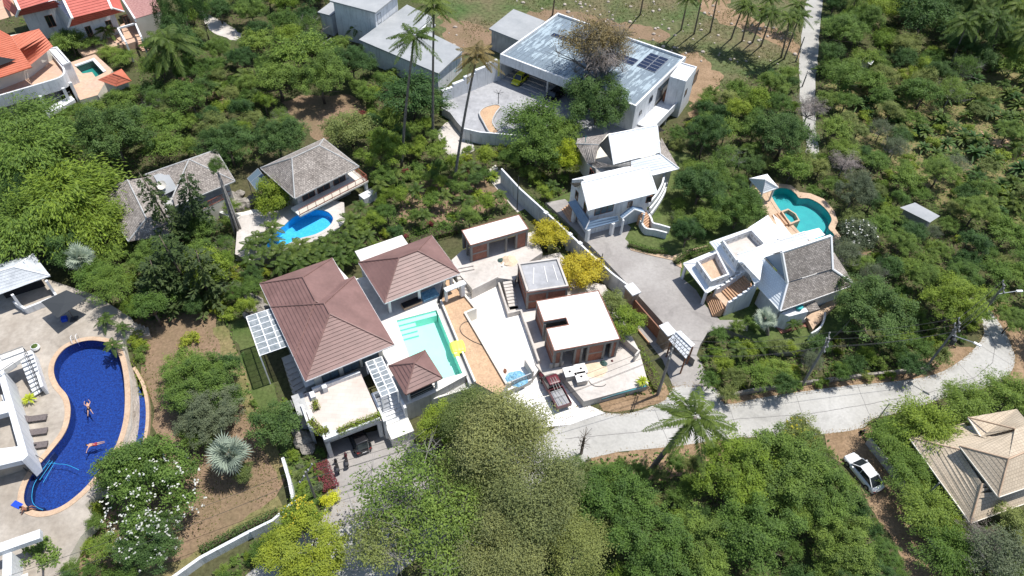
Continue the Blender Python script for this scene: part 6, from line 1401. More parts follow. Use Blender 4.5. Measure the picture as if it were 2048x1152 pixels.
def reg(k, crowns, trunks=None): CR[k] = crowns; TK[k] = trunks or []
reg('broad', [npmesh('crown', cloud(s, 22, .072, 9500, ls=(.22, .46)), 'leaf_mid') for s in (1, 2, 3, 4)], [limbs(s, 6) for s in (1, 2)])
reg('big', [npmesh('crown', cloud(s, 38, .04, 27000, flat=.75, ls=(.17, .34)), 'leaf_mid') for s in (11, 12, 13)], [limbs(s, 8, .8, .035) for s in (3, 4)])
reg('fine', [npmesh('crown', cloud(s, 46, .034, 30000, flat=.7, ls=(.17, .3), fine=1.1), 'leaf_dry') for s in (15, 16)], [limbs(s, 8, .8, .035) for s in (3,)])
reg('open', [npmesh('crown', cloud(s, 60, .05, 6200, flat=.8, ls=(.1, .2), fine=.7, cpl=34), 'leaf_mid') for s in (21, 22)], [limbs(s, 11, .85, .03, twigs=260) for s in (5, 6)])
reg('shrub', [npmesh('foliage', cloud(s, 11, .14, 1900, ls=(.28, .55)), 'leaf_mid') for s in (31, 32, 33, 34)])
reg('plume', [npmesh('crown', plumes(s, 80, 150, .085, wide=.28), 'leaf_feather') for s in (41, 42, 43)], [limbs(7, 5, .6, .03)])
reg('spray', [npmesh('crown', plumes(s, 60, 110, .11, droop=.5, wide=.32), 'leaf_feather') for s in (44, 45)], [limbs(8, 5, .6, .03)])
reg('coconut', [npmesh('crown', palm_crown(s, 22, nl=32, ll=.24, lw=.034, hang=.7, droop=(.45, .85), el=(-.35, 1.2)), 'leaf_palm') for s in (51, 52, 53)])
reg('palm', [npmesh('crown', palm_crown(s, 14, droop=(.5, 1.0), nl=24, ll=.26, lw=.048, el=(.2, 1.3), hang=.5), 'leaf_palm') for s in (54, 55, 56)])
reg('fan', [npmesh('crown', fan_crown(s), 'leaf_silver') for s in (61, 62)])
reg('rosette', [npmesh('crown', rosette(s), 'leaf_palm') for s in (71, 72)])
reg('column', [npmesh('crown', cloud(s, 16, .09, 3200, flat=1.0, ls=(.3, .5)), 'leaf_dark') for s in (81,)], [limbs(9, 4, .4, .06)])
reg('bare', [npmesh('twigs', plumes(91, 60, 50, .22, droop=.1, wide=.05), 'twig')], [limbs(10, 9, .8, .04, twigs=300)])
PLANTS = []
NOUN = dict(fine='fine leaved broad tree', broad='leafy tree', big='broad crowned tree', open='open crowned tree', shrub='shrub', plume='feathery bamboo like clump', spray='feathery tree', coconut='coconut palm', palm='small palm', fan='silver fan palm', rosette='spiky leaved plant', column='narrow columnar tree', bare='bare twiggy tree')
CATS = dict(fine='tree', broad='tree', big='tree', open='tree', shrub='shrub', plume='bamboo', spray='tree', coconut='palm', palm='palm', fan='palm', rosette='plant', column='tree', bare='tree')
NAMES = dict(fine='domed_tree', broad='leafy_tree', big='domed_tree', open='spreading_tree', shrub='shrub', plume='bamboo_clump', spray='feathery_tree', coconut='coconut_palm', palm='small_palm', fan='fan_palm', rosette='leafy_plant', column='column_tree', bare='bare_tree')
TONE = dict(leaf_mid='green', leaf_dark='dark green', leaf_bright='bright green', leaf_lime='lime green', leaf_olive='olive green', leaf_dry='dry brownish', leaf_rust='rusty brown', leaf_feather='fresh green', leaf_grey='grey green', leaf_silver='pale silvery', leaf_palm='green', leaf_palm_dry='yellowing', leaf_needle='blackish green', leaf_yellow='yellow leaved', petal_gold='golden yellow', twig='grey', leaf_red='reddish', petal_pink='pink flowered')
def setmat(o, m):
    if o.data.materials[0].name != m:
        o.material_slots[0].link = 'OBJECT'; o.material_slots[0].material = MATS[m]
rp_ = random.Random(99)
def plant(kind, u, v, rpx, m=None, hc=None, zg=0.0, sz=1.0, label=None, bark=None, rz=None):
    """crown centre seen at photo pixel u,v with radius rpx; hc is its height"""
    if hc is None: hc = 1.0 if kind in ('shrub', 'rosette') else 3.0
    dep = (P(u, v, zg+hc)-Vector((0, 0, H))).length
    R_ = rpx*dep/F
    if kind in ('shrub', 'rosette') : hc = min(hc, R_*.55*sz)
    c = P(u, v, zg+hc); m = m or CR[kind][0].materials[0].name
    seed = rp_.random(); rz = rp_.uniform(0, 6.28) if rz is None else rz
    cm = CR[kind][int(seed*len(CR[kind]))]
    if not TK[kind]:
        o = bpy.data.objects.new(NAMES[kind], cm); COL.objects.link(o); o.location = c-Vector((0, 0, R_*.15 if kind == 'rosette' else 0)); o.scale = (R_, R_, R_*sz); o.rotation_euler = (0, 0, rz)
        setmat(o, m); root = o
    else:
        root = bpy.data.objects.new(NAMES[kind], None); COL.objects.link(root); root.location = (c.x, c.y, zg)
        o = bpy.data.objects.new('crown', cm); COL.objects.link(o); o.parent = root; o.location = (0, 0, hc); o.scale = (R_, R_, R_*sz); o.rotation_euler = (0, 0, rz); setmat(o, m)
        tm = TK[kind][int(seed*97) % len(TK[kind])]; t_ = bpy.data.objects.new('trunk', tm); COL.objects.link(t_); t_.parent = root; t_.location = (0, 0, hc); t_.rotation_euler = (0, 0, rz)
        zs = max(R_*sz*.9, hc); t_.scale = (R_, R_, zs)
        if bark or kind in ('open', 'fine'): setmat(t_, bark or 'bark_grey')
    PLANTS.append(dict(o=root, kind=kind, m=m, p=Vector((c.x, c.y)), R=R_, label=label, px=(u, v))); return root
def flowers(root_px, rpx, hc, n, m, seed, parent, size=.16):
    """blossoms scattered over a crown"""
    r = rng(seed); u, v = root_px; c = P(u, v, hc); dep = (c-Vector((0, 0, H))).length; R_ = rpx*dep/F
    d = unit(r.normal(size=(n, 3))); d[:, 2] = np.abs(d[:, 2]); p = np.array(c)+d*R_*r.uniform(.78, 1.0, (n, 1))*np.array([1, 1, .8])
    k = 3; p = np.repeat(p, k, 0)+r.normal(size=(n*k, 3))*size*.5
    N = r.normal(size=(n*k, 3))*.5+np.array([0, 0, 1]); o = link('blossom', npmesh('blossom', quads(p, np.cross(N, r.normal(size=(n*k, 3))), N, np.full(n*k, size), np.full(n*k, size)), m), parent); o['kind'] = 'stuff'
    return o
def palm_tall(kind, base, top, rpx, hc, m='leaf_palm', lab='', trunk_r=.16, bend=.0, zg=0):
    """leaning palm: foot at photo pixel base, crown at top standing hc high"""
    a = P(*base, zg); b = P(*top, hc); mid = a.lerp(b, .55)+Vector((bend*(b-a).y, -bend*(b-a).x, 0))+Vector(((a.x-b.x)*.12, (a.y-b.y)*.12, 0))
    t = thing(NAMES[kind], lab, 'palm', a); mb = MB(); pts = [a*(1-s)**2+mid*2*s*(1-s)+b*s*s for s in [i/14 for i in range(15)]]; mb.tube(pts, trunk_r*1.35, 8, trunk_r*.8)
    tr = obj('trunk', mb, 'palm_bark', t, smooth=True)
    R_ = rpx*(b-Vector((0, 0, H))).length/F; o = bpy.data.objects.new('crown', CR[kind][int(abs(base[0])) % len(CR[kind])]); COL.objects.link(o); o.parent = t; o.location = b-a; o.scale = (R_,)*3; o.rotation_euler = (0, 0, rp_.uniform(0, 6)); setmat(o, m)
    if kind == 'coconut':
        mb = MB()
        for k in range(7): aa = k*.9; mb.lathe(b+Vector((.28*math.cos(aa), .28*math.sin(aa), -.35-.08*(k % 2))), [(.02, -.14), (.13, 0), (.02, .14)], 6)
        c_o = obj('coconuts', mb, 'leaf_lime', t); c_o['kind'] = 'stuff'
    return t
# ---- tall leaning coconut palms
palm_tall('coconut', (803, 335), (829, 72), 50, 21, lab='tall slim coconut palm with full green crown, left of three before the grey flat roof', bend=.03)
palm_tall('coconut', (866, 285), (868, 10), 46, 22, lab='tallest slim coconut palm, its crown at the top edge over the grey flat roof', bend=.0)
palm_tall('coconut', (908, 372), (955, 108), 46, 20, 'leaf_palm_dry', 'tall leaning coconut palm with a pale yellowing crown left of the blue metal roof', bend=-.04)
palm_tall('coconut', (1298, 945), (1392, 835), 80, 11.5, lab='leaning coconut palm whose crown hangs over the pale road below the gate roof', trunk_r=.22, bend=-.06)
palm_tall('coconut', (357, 168), (336, 82), 56, 8.5, lab='broad low coconut palm between the red gabled house and the dark column trees', trunk_r=.2)
# ---- tall pines before the long grey shingle house
PINE = npmesh('crown', pine_crown(5), 'leaf_needle'); PINE2 = npmesh('crown', pine_crown(6, tiers=20, R_=.24), 'leaf_needle')
def pine(base, top, hc, me_, lab, m='leaf_needle', wide=1.0):
    a = P(*base, 0); b = P(*top, hc); t = thing('pine_tree', lab, 'pine tree', a); mb = MB(); mb.tube([a, a.lerp(b, .5), b], .22, 7, .04); obj('trunk', mb, 'bark', t, smooth=True)
    o = bpy.data.objects.new('crown', me_); COL.objects.link(o); o.parent = t; d = b-a; o.scale = (d.length*wide, d.length*wide, d.length); o.rotation_mode = 'QUATERNION'; o.rotation_quaternion = d.to_track_quat('Z', 'Y'); setmat(o, m)
pine((370, 500), (278, 345), 14, PINE, 'dark layered pine leaning left over the long grey shingle roof', wide=.7)
pine((398, 480), (372, 345), 12, PINE, 'dark layered pine standing before the right wing of the long grey shingle house', wide=.85)
pine((385, 590), (318, 470), 10, PINE, 'lower dark pine below the two tall pines of the shingle house', wide=1.4)
pine((330, 610), (300, 520), 8, PINE2, 'small dark pine at the top edge of the brown lawn', wide=1.6)
pine((420, 600), (392, 500), 9, PINE, 'wide dark pine right of the lower pine above the brown lawn', wide=1.4)
# dead trunk with a tuft of leaves
dt = thing('dead_tree', 'grey dead trunk wrapped in roots with a small green tuft on top', 'dead tree', P(480, 470, 0))
mb = MB(); a, b = P(480, 475, 0), P(436, 345, 9.5)
for k in range(5):
    an = k*1.3; o1 = Vector((.5*math.cos(an), .5*math.sin(an), 0)); mb.tube([a+o1, a.lerp(b, .4)+o1*.6, a.lerp(b, .75)+o1*.3, b+o1*.1], .2, 6, .08)
for k in range(26):
    s = rp_.uniform(0, .45); q = a.lerp(b, s); d = Vector((rp_.uniform(-1, 1), rp_.uniform(-1, 1), rp_.uniform(-.6, .4)))*.7; mb.bar(q+d*.2, q+d, .05, 4, .02)
obj('trunk', mb, 'bark_grey', dt, smooth=True)
o = bpy.data.objects.new('tuft', CR['broad'][0]); COL.objects.link(o); o.parent = dt; o.location = b-a+Vector((0, 0, .6)); o.scale = (1.2, 1.2, 1.4)
# ---- large trees that stand out
BIGT = [('broad', 365, 730, 40, 'leaf_mid', 2.2, .7, 'spreading green bush on the brown lawn nearest the two lime round bushes'),
 ('broad', 445, 735, 36, 'leaf_dark', 2.2, .7, 'dark spreading bush on the brown lawn beside the dry strip'),
 ('broad', 370, 800, 36, 'leaf_grey', 2.0, .7, 'grey green spreading bush at the left of the low lawn trees'),
 ('broad', 455, 800, 38, 'leaf_mid', 2.2, .7, 'green spreading bush right of the low lawn trees beside the dry strip'),
 ('broad', 400, 868, 34, 'leaf_mid', 2.0, .7, 'green bush between the low lawn trees and the silver fan palm'),
 ('broad', 490, 945, 22, 'leaf_olive', 1.6, .7, 'small olive bush below the large silver fan palm'),
 ('plume', 222, 560, 40, 'leaf_feather', 5, .7, 'feathery clump shading the deck behind the grey umbrella'),
 ('fine', 930, 960, 84, 'leaf_olive', 5, .8, 'light olive tree filling the gap left of the brownish giant crowns'),
 ('open', 930, 1010, 80, 'leaf_mid', 4.5, .8, 'green open tree over the lane below the light olive tree'),
 ('big', 300, 970, 104, 'leaf_mid', 3.6, .85, 'large round green tree beside the blue pool, dotted with white blossom'),
 ('big', 300, 1080, 62, 'leaf_dark', 3.0, .8, 'dark green white flowered tree at the bottom beside the brown lawn'),
 ('broad', 248, 938, 46, 'leaf_olive', 3.2, .8, 'olive green tree touching the right edge of the large blue pool'),
 ('open', 820, 980, 118, 'leaf_mid', 6, .75, 'open crowned green tree over the lane beside the motorbikes'),
 ('open', 770, 1080, 88, 'leaf_olive', 5, .75, 'open crowned olive tree at the bottom edge beside the lane'),
 ('open', 880, 1070, 112, 'leaf_mid', 5.5, .8, 'green open crowned tree left of the brownish roadside giant'),
 ('fine', 1010, 880, 122, 'leaf_dry', 7, .8, 'huge brownish green tree crown between the pool wall and the road'),
 ('fine', 945, 835, 76, 'leaf_olive', 6, .8, 'olive tree crown just below the overflow wall of the mint green pool'),
 ('fine', 1060, 990, 120, 'leaf_dry', 7, .8, 'wide brownish tree crown at the bottom centre'),
 ('fine', 1000, 1110, 98, 'leaf_dry', 6, .8, 'olive tree crown at the bottom centre edge under the brownish crowns'),
 ('broad', 880, 845, 46, 'leaf_bright', 4.5, .8, 'small light green tree in front of the small brown gazebo'),
 ('big', 1230, 1000, 92, 'leaf_mid', 5, .75, 'green tree crown below the road left of the leaning coconut palm foot'),
 ('big', 1300, 1085, 95, 'leaf_mid', 5, .75, 'wide green tree at the bottom edge below the coconut palm'),
 ('fine', 1150, 1090, 84, 'leaf_olive', 5, .75, 'olive green tree at the bottom between the brownish and the green crowns'),
 ('big', 1470, 940, 88, 'leaf_bright', 5, .8, 'bright green tree crown right of the coconut palm below the road'),
 ('big', 1560, 930, 92, 'leaf_mid', 5, .8, 'large green tree crown bordering the lower edge of the pale road'),
 ('broad', 1600, 870, 40, 'leaf_olive', 3.5, .8, 'yellowish green tree at the lower road edge by the dirt path mouth'),
 ('big', 1640, 985, 72, 'leaf_mid', 4, .8, 'green tree left of the parked white car'),
 ('big', 1510, 1060, 95, 'leaf_mid', 5, .8, 'big green tree at the bottom left of the dirt path'),
 ('big', 1690, 1090, 70, 'leaf_mid', 3.6, .8, 'green tree between the bottom edge and the dirt path'),
 ('big', 1400, 1090, 75, 'leaf_mid', 4.4, .8, 'green tree in the bottom wood below the leaning palm'),
 ('big', 1745, 620, 82, 'leaf_dark', 5, .8, 'large dark round tree right of the steep grey shingle gable'),
 ('big', 1915, 600, 60, 'leaf_bright', 4.5, .8, 'bright green round tree inside the road bend'),
 ('big', 1480, 420, 56, 'leaf_mid', 4.5, .85, 'round green tree left of the tan pool rim and spa'),
 ('big', 1400, 375, 60, 'leaf_dark', 4.2, .85, 'dark green tree right of the curved white balconies'),
 ('big', 1712, 385, 40, 'leaf_grey', 4, .85, 'blue green dense tree right of the teal lobed pool'),
 ('open', 1692, 505, 34, 'leaf_grey', 3, .85, 'pale grey green tree behind the right corner of the steep grey gable'),
 ('broad', 1716, 470, 36, 'leaf_grey', 3, .85, 'white speckled grey green tree below the blue green dense tree'),
 ('big', 1570, 270, 62, 'leaf_dark', 4.5, .9, 'big dark green tree left of the far pale road end'),
 ('big', 1195, 205, 78, 'leaf_dark', 5.5, .95, 'large dark green tree in front of the right end of the open garage'),
 ('broad', 1075, 300, 46, 'leaf_mid', 4, 1.0, 'dark leafy tree left of the lime yellow bush'),
 ('plume', 1075, 240, 66, 'leaf_feather', 4.5, .8, 'feathery green clump at the near edge of the grey court'),
 ('plume', 1125, 262, 44, 'leaf_feather', 4, .8, 'feathery clump between the grey court and the white gables'),
 ('big', 225, 270, 72, 'leaf_dark', 6, .95, 'large dark green tree above the left wing of the long shingle house'),
 ('big', 455, 285, 58, 'leaf_dark', 4.4, .75, 'dark green domed tree above the right wing of the shingle house'),
 ('big', 555, 275, 62, 'leaf_dark', 4.4, .75, 'dark green wide tree behind the balcony house'),
 ('plume', 70, 310, 95, 'leaf_feather', 6, .7, 'large feathery bamboo clump at the left edge'),
 ('plume', 130, 400, 105, 'leaf_bright', 6, .7, 'largest bright feathery clump left of the shingle house'),
 ('plume', 50, 440, 85, 'leaf_feather', 6, .7, 'feathery bamboo clump above the left shelter'),
 ('plume', 190, 440, 62, 'leaf_bright', 5, .7, 'bright feathery clump below the left wing of the shingle house'),
 ('plume', 30, 240, 70, 'leaf_mid', 5, .7, 'darker feathery clump below the orange roofed house'),
 ('big', 640, 155, 62, 'leaf_mid', 4.8, .85, 'green domed tree above the brown clearing'),
 ('spray', 600, 100, 55, 'leaf_feather', 5, .7, 'feathery green tree left of the low flat roofed wing'),
 ('broad', 555, 160, 42, 'leaf_mid', 4, .9, 'green tree at the left end of the brown clearing'),
 ('spray', 825, 185, 62, 'leaf_dark', 5, .6, 'flat topped feathery dark tree between the slim palm trunks'),
 ('spray', 860, 205, 40, 'leaf_dark', 4, .6, 'feathery dark tree beside the sloping white wall'),
 ('big', 770, 300, 55, 'leaf_bright', 4, .8, 'bright green tree right of the balcony house'),
 ('broad', 700, 255, 48, 'leaf_olive', 3.5, .8, 'yellow green tree above the right corner of the balcony house roof'),
 ('broad', 545, 395, 42, 'leaf_lime', 3.2, .95, 'vivid green tree between the glass awning and the small blue pool'),
 ('big', 395, 765, 72, 'leaf_mid', 3.2, .7, 'low spreading green tree on the brown lawn, upper of the pair'),
 ('big', 420, 825, 66, 'leaf_grey', 3.2, .7, 'low spreading grey green tree on the brown lawn, lower of the pair'),
 ('broad', 540, 850, 48, 'leaf_dark', 3.2, .8, 'dark green tree left of the carport boulders'),
 ('broad', 415, 540, 42, 'leaf_bright', 4, 1.2, 'bright green upright tree right of the dark pines'),
 ('broad', 1250, 645, 38, 'leaf_bright', 3.2, .9, 'bright green tree right of the notched slab house'),
 ('broad', 1225, 610, 34, 'leaf_olive', 3, .9, 'yellow green tree at the back corner of the notched slab house'),
 ('big', 610, 1110, 95, 'leaf_lime', 3.4, .6, 'wide lime green tree at the bottom edge beside the lane mouth'),
 ('broad', 1850, 30, 46, 'leaf_dark', 6, 1, 'dark tall tree at the top right edge'),
 ('plume', 1855, 850, 62, 'leaf_bright', 3.5, .7, 'bright feathery clump below the road left of the tan roof'),
 ('plume', 1935, 800, 46, 'leaf_feather', 3.5, .7, 'feathery clump between the road bend and the tan roof'),
 ('plume', 2025, 788, 50, 'leaf_feather', 3.5, .7, 'feathery clump at the right edge above the tan roof'),
 ('plume', 1785, 872, 42, 'leaf_feather', 3, .7, 'feathery clump at the top of the dirt path'),
 ('plume', 1815, 935, 44, 'leaf_feather', 3, .7, 'feathery clump left of the tan roof corner'),
 ('plume', 1858, 1015, 50, 'leaf_feather', 3, .7, 'feathery clump left of the lowest tan roof corner'),
 ('plume', 1900, 1095, 50, 'leaf_feather', 3, .7, 'feathery clump under the tan roof near the bottom edge'),
 ('open', 2000, 1110, 60, 'leaf_grey', 4, .8, 'grey green tree at the bottom right corner'),
 ('broad', 2030, 1050, 34, 'leaf_olive', 4, .8, 'olive tree overlapping the lower edge of the tan roof'),
 ('shrub', 83, 1120, 34, 'leaf_mid', 1.6, .8, 'clipped round green bush beside the corner pergola'),
 ('broad', 1133, 318, 31, 'leaf_yellow', 3.4, 1.35, 'lime yellow upright bush left of the white gabled house'),
 ('broad', 1096, 474, 41, 'petal_gold', 2.6, .85, 'round golden yellow bush right of the farthest slab roof'),
 ('broad', 1166, 538, 48, 'petal_gold', 2.6, .85, 'golden yellow bush against the long white wall behind the grey roof tray'),
 ('broad', 600, 1040, 42, 'leaf_bright', 2.6, .9, 'green bush with yellow flowers beside the leaning post above the lane'),
 ('shrub', 660, 1002, 20, 'leaf_yellow', 1.2, .8, 'pale yellow bush at the end of the reddish hedge'),
]
for k, u, v, r_, m, hc, sz, lab in BIGT: plant(k, u, v, r_, m, hc, 0, sz, lab)
def last(lab): return [p for p in PLANTS if p['label'] == lab][0]['o']
flowers((310, 1000), 88, 3.8, 120, 'petal_white', 3, last(BIGT[9][7]), .2)
flowers((300, 1080), 55, 3.0, 60, 'petal_white', 4, last(BIGT[10][7]), .2)
flowers((1716, 468), 32, 3.1, 40, 'petal_white', 5, last('white speckled grey green tree below the blue green dense tree'), .25)
flowers((600, 1035), 38, 2.8, 60, 'petal_gold', 6, last('green bush with yellow flowers beside the leaning post above the lane'), .2)
flowers((1600, 870), 34, 3.7, 40, 'petal_gold', 7, last('yellowish green tree at the lower road edge by the dirt path mouth'), .2)
# bare tree over the metal roof
plant('fine', 1215, 95, 58, 'leaf_rust', 10, 0, .9, 'brownish half bare crown right of centre over the blue metal roof', 'bark_grey')
plant('open', 1185, 85, 78, 'leaf_rust', 11, 0, .85, 'half bare brownish tree standing over the blue metal roof', 'bark_grey')
plant('bare', 1200, 120, 60, 'twig', 9, 0, 1.0, 'grey bare tree rising behind the dark tree at the open garage', 'bark_grey')
plant('bare', 1690, 325, 28, 'twig', 3, 0, .8, 'grey bare tree between the far road end and the teal lobed pool', 'bark_grey')
plant('bare', 1620, 215, 30, 'twig', 4, 0, .8, 'grey bare tree standing over the far pale road', 'bark_grey')
plant('bare', 1960, 1075, 34, 'twig', 3, 0, .8, 'grey bare tree beside the lowest corner of the tan roof', 'bark_grey')
for (u, v, r_, hc, lab) in ((158, 515, 33, 4.5, 'silver fan palm in the feathery wood above the grey umbrella'), (457, 908, 50, 3.8, 'large silver fan palm on the brown lawn'), (1531, 637, 29, 4.2, 'silver fan palm beside the steep grey shingle house'), (1378, 455, 20, 2.5, 'small silver fan palm in the garden bed before the round tree')):
    palm_tall('fan', (u+4, v+hc*10.5), (u, v), r_, hc, 'leaf_silver', lab, .2)
# column trees
for i, (u, v) in enumerate(((322, 20), (362, 12), (402, 25))):
    plant('column', u, v, 17, 'leaf_dark', 5.5, 0, 3.2, ('left', 'middle', 'right')[i]+'most dark columnar tree of three at the top edge' if i != 1 else 'middle one of three dark columnar trees at the top edge')
# small palms around the small pool and gardens
SP = [(560, 500, 30), (585, 508, 30), (612, 512, 30), (645, 502, 30), (672, 505, 28), (700, 465, 28), (668, 470, 22), (540, 480, 26), (515, 475, 24), (710, 495, 26), (560, 530, 26), (600, 530, 26), (640, 540, 22), (500, 520, 24), (500, 490, 26), (528, 505, 24), (545, 455, 28), (572, 520, 26), (600, 490, 30), (625, 500, 28), (655, 485, 30), (640, 520, 24), (690, 480, 28), (700, 440, 28), (720, 415, 24), (680, 520, 22), (735, 470, 24),
      (940, 335, 30), (1000, 390, 22), (930, 400, 26), (890, 390, 22), (850, 430, 24), (760, 370, 24), (790, 345, 22), (830, 380, 24), (212, 60, 24), (715, 52, 26), (210, 640, 22), (225, 690, 22), (245, 655, 18), (265, 530, 26),
      (490, 150, 26), (430, 175, 22), (510, 190, 24), (1105, 370, 18), (1500, 300, 22), (1460, 300, 20), (1440, 345, 22), (1380, 440, 20), (1810, 180, 22), (1560, 590, 22), (1590, 650, 20), (1560, 560, 18), (1480, 700, 22), (1520, 690, 22)]
for u, v, r_ in SP: plant('palm', u, v, r_, 'leaf_palm', 2.6, 0, 1)
# rosette plants in the beds of the white gabled house and elsewhere
for u, v, r_ in [(1258, 470, 14), (1280, 478, 13), (1300, 480, 14), (1322, 478, 13), (1345, 485, 13), (1270, 490, 10), (1320, 495, 11), (1350, 470, 12), (1480, 765, 14), (1575, 745, 15), (1590, 750, 13), (1680, 732, 12), (300, 1110, 10), (770, 340, 14), (385, 335, 12), (345, 180, 12), (430, 205, 13), (860, 400, 14), (955, 385, 14), (985, 350, 16), (905, 430, 12), (1460, 785, 12)]:
    plant('rosette', u, v, r_, rp_.choice(['leaf_palm', 'leaf_bright', 'leaf_lime']), .7)
# banana like palms of the field on the right
for i in range(210):
    u = rp_.uniform(1640, 2060); v = rp_.uniform(130, 430)
    if v < 130+(u-1640)*.0 or (u-1640)*.75+120 < v-40: continue
    if rp_.random() < .25: continue
    plant('rosette' if rp_.random() < .7 else 'palm', u, v, rp_.uniform(13, 20), rp_.choice(['leaf_palm', 'leaf_dark', 'leaf_palm']), 1.6, 0, 1.3)
# ------------------------------------------------------------------ woods and gardens filled plant by plant
KEEP = [[(483,640),(528,620),(522,565),(665,512),(700,548),(720,520),(812,478),(870,468),(918,550),(1015,772),(880,800),(815,845),(760,870),(740,895),(655,900),(595,810),(560,790),(520,712)],
 [(905,520),(918,460),(1034,419),(1062,455),(1062,475),(1035,526),(1113,513),(1140,580),(1205,580),(1247,680),(1285,700),(1297,772),(1170,810),(1140,850),(1100,800),(1015,785),(940,660)],
 [(1150,800),(1330,785),(1450,803),(1870,748),(1960,680),(1965,640),(1985,640),(2028,700),(2015,765),(1740,840),(1640,868),(1480,880),(1340,896),(1185,920),(1120,850)],
 [(1092,405),(1150,380),(1245,465),(1345,515),(1420,600),(1440,640),(1410,670),(1395,740),(1390,760),(1330,790),(1290,690),(1000,345),(1010,330)],
 [(1138,366),(1150,285),(1155,272),(1218,260),(1314,246),(1362,337),(1335,400),(1340,460),(1240,475),(1170,475),(1130,400)],
 [(1360,527),(1420,482),(1540,430),(1560,430),(1664,466),(1714,570),(1650,640),(1590,660),(1500,620),(1440,650),(1395,600)],
 [(1495,358),(1535,345),(1600,375),(1680,440),(1676,478),(1610,470),(1540,430),(1515,390)],
 [(878,165),(998,100),(1115,18),(1402,125),(1385,240),(1270,265),(1120,280),(950,292),(885,225)],
 [(632,25),(660,0),(800,0),(872,15),(872,50),(932,100),(905,150),(875,165),(760,125),(716,85),(690,72)], [(975,57),(1027,15),(1092,40),(1040,88)],
 [(192,385),(255,356),(430,298),(474,362),(420,400),(345,445),(270,484)], [(492,357),(516,330),(668,273),(722,335),(745,412),(690,440),(610,475),(550,500),(520,520),(468,515),(475,420),(580,400)],
 [(-80,515),(70,505),(108,550),(190,590),(265,640),(250,690),(308,760),(308,880),(210,930),(160,990),(120,1090),(100,1300),(-80,1300)],
 [(290,645),(430,625),(442,680),(345,690),(322,790),(345,870),(310,870),(300,760)],
 [(-60,-60),(312,-60),(320,28),(285,90),(245,78),(200,64),(137,58),(60,30),(-60,30)], [(-60,52),(78,55),(115,90),(150,125),(190,113),(245,136),(267,163),(232,180),(160,170),(150,205),(95,235),(-60,215)],
 [(1816,875),(1928,843),(1938,830),(2148,810),(2148,1010),(1941,1050)], [(1660,872),(1735,862),(1750,900),(1840,1010),(1900,1152),(1830,1152),(1735,1010),(1690,930)],
 [(565,205),(690,195),(718,235),(660,260),(640,283),(600,250)], [(1612,-60),(1655,-60),(1632,180),(1628,300),(1610,305),(1598,130)],
 [(860,-90),(1612,-90),(1600,125),(1440,165),(1402,125),(1120,18),(1090,40),(1030,12),(960,70),(935,100),(875,40)],
 [(640,1080),(655,900),(765,870),(775,930),(700,990),(660,1075)], [(880,250),(910,240),(935,290),(910,310)], [(985,345),(1030,375),(1050,420),(1030,425)],
 [(1225,640),(1262,600),(1345,690),(1395,770),(1320,790),(1300,720)], [(462,660),(500,660),(560,800),(600,900),(570,900),(500,780)], [(330,1100),(560,985),(590,1030),(400,1160),(300,1160)],
 [(400,20),(490,72),(470,85),(415,60)], [(440,880),(480,870),(560,950),(540,1010),(440,1060),(400,980),(370,890)], [(560,1080),(640,1040),(640,1160),(480,1160)], [(1840, 405), (1890, 435), (1860, 450), (1800, 425)], [(1715,110),(1750,120),(1745,135),(1720,125)]]
KP = [np.array(k, float) for k in KEEP]
KBB = [(k.min(0), k.max(0)) for k in KP]
def inpoly(pts, poly):
    x, y = pts[:, 0], pts[:, 1]; ins = np.zeros(len(pts), bool); n = len(poly); j = n-1
    for i in range(n):
        xi, yi = poly[i]; xj, yj = poly[j]; c = ((yi > y) != (yj > y)) & (x < (xj-xi)*(y-yi)/(yj-yi+1e-12)+xi); ins ^= c; j = i
    return ins
def blocked(pts):
    b = np.zeros(len(pts), bool); lo, hi = pts.min(0), pts.max(0)
    for k, (a, c) in zip(KP, KBB):
        if (lo > c).any() or (hi < a).any(): continue
        b |= inpoly(pts, k)
        if len(pts) < 50 and b.any(): break
    return b
CIRC = np.array([[0, 0]]+[[math.cos(a), math.sin(a)] for a in np.linspace(0, 2*math.pi, 10, endpoint=False)])
taken = [(p['p'].x, p['p'].y, p['R']*(.35 if p['kind'] in ('rosette', 'palm') else .75)) for p in PLANTS]
# (polygon in the photo, mix of (kind, leaf, weight, rmin, rmax, height, squash), spacing, seed)
WOOD = [('big', 'leaf_mid', 3, 30, 48, 4, .85), ('big', 'leaf_dark', 2, 28, 46, 4.4, .9), ('broad', 'leaf_dark', 1.5, 22, 36, 3.4, 1), ('broad', 'leaf_mid', 3, 20, 36, 3, .9), ('broad', 'leaf_bright', 2, 16, 30, 2.6, .9), ('spray', 'leaf_feather', 2, 22, 36, 3.4, .8), ('broad', 'leaf_olive', 1.5, 16, 28, 2.6, .9), ('open', 'leaf_mid', 1, 24, 38, 3.4, .9)]
GARD = [('broad', 'leaf_mid', 3, 14, 24, 2.2, .9), ('broad', 'leaf_bright', 3, 14, 24, 2.0, .9), ('shrub', 'leaf_bright', 2, 10, 18, 1.0, .9), ('shrub', 'leaf_mid', 3, 9, 18, 1.0, .9), ('shrub', 'leaf_lime', 1, 8, 14, .8, .9), ('broad', 'leaf_dark', 2, 16, 26, 2.4, .9), ('spray', 'leaf_feather', 1, 18, 26, 2.4, .8), ('shrub', 'leaf_red', .35, 7, 11, .7, .8)]
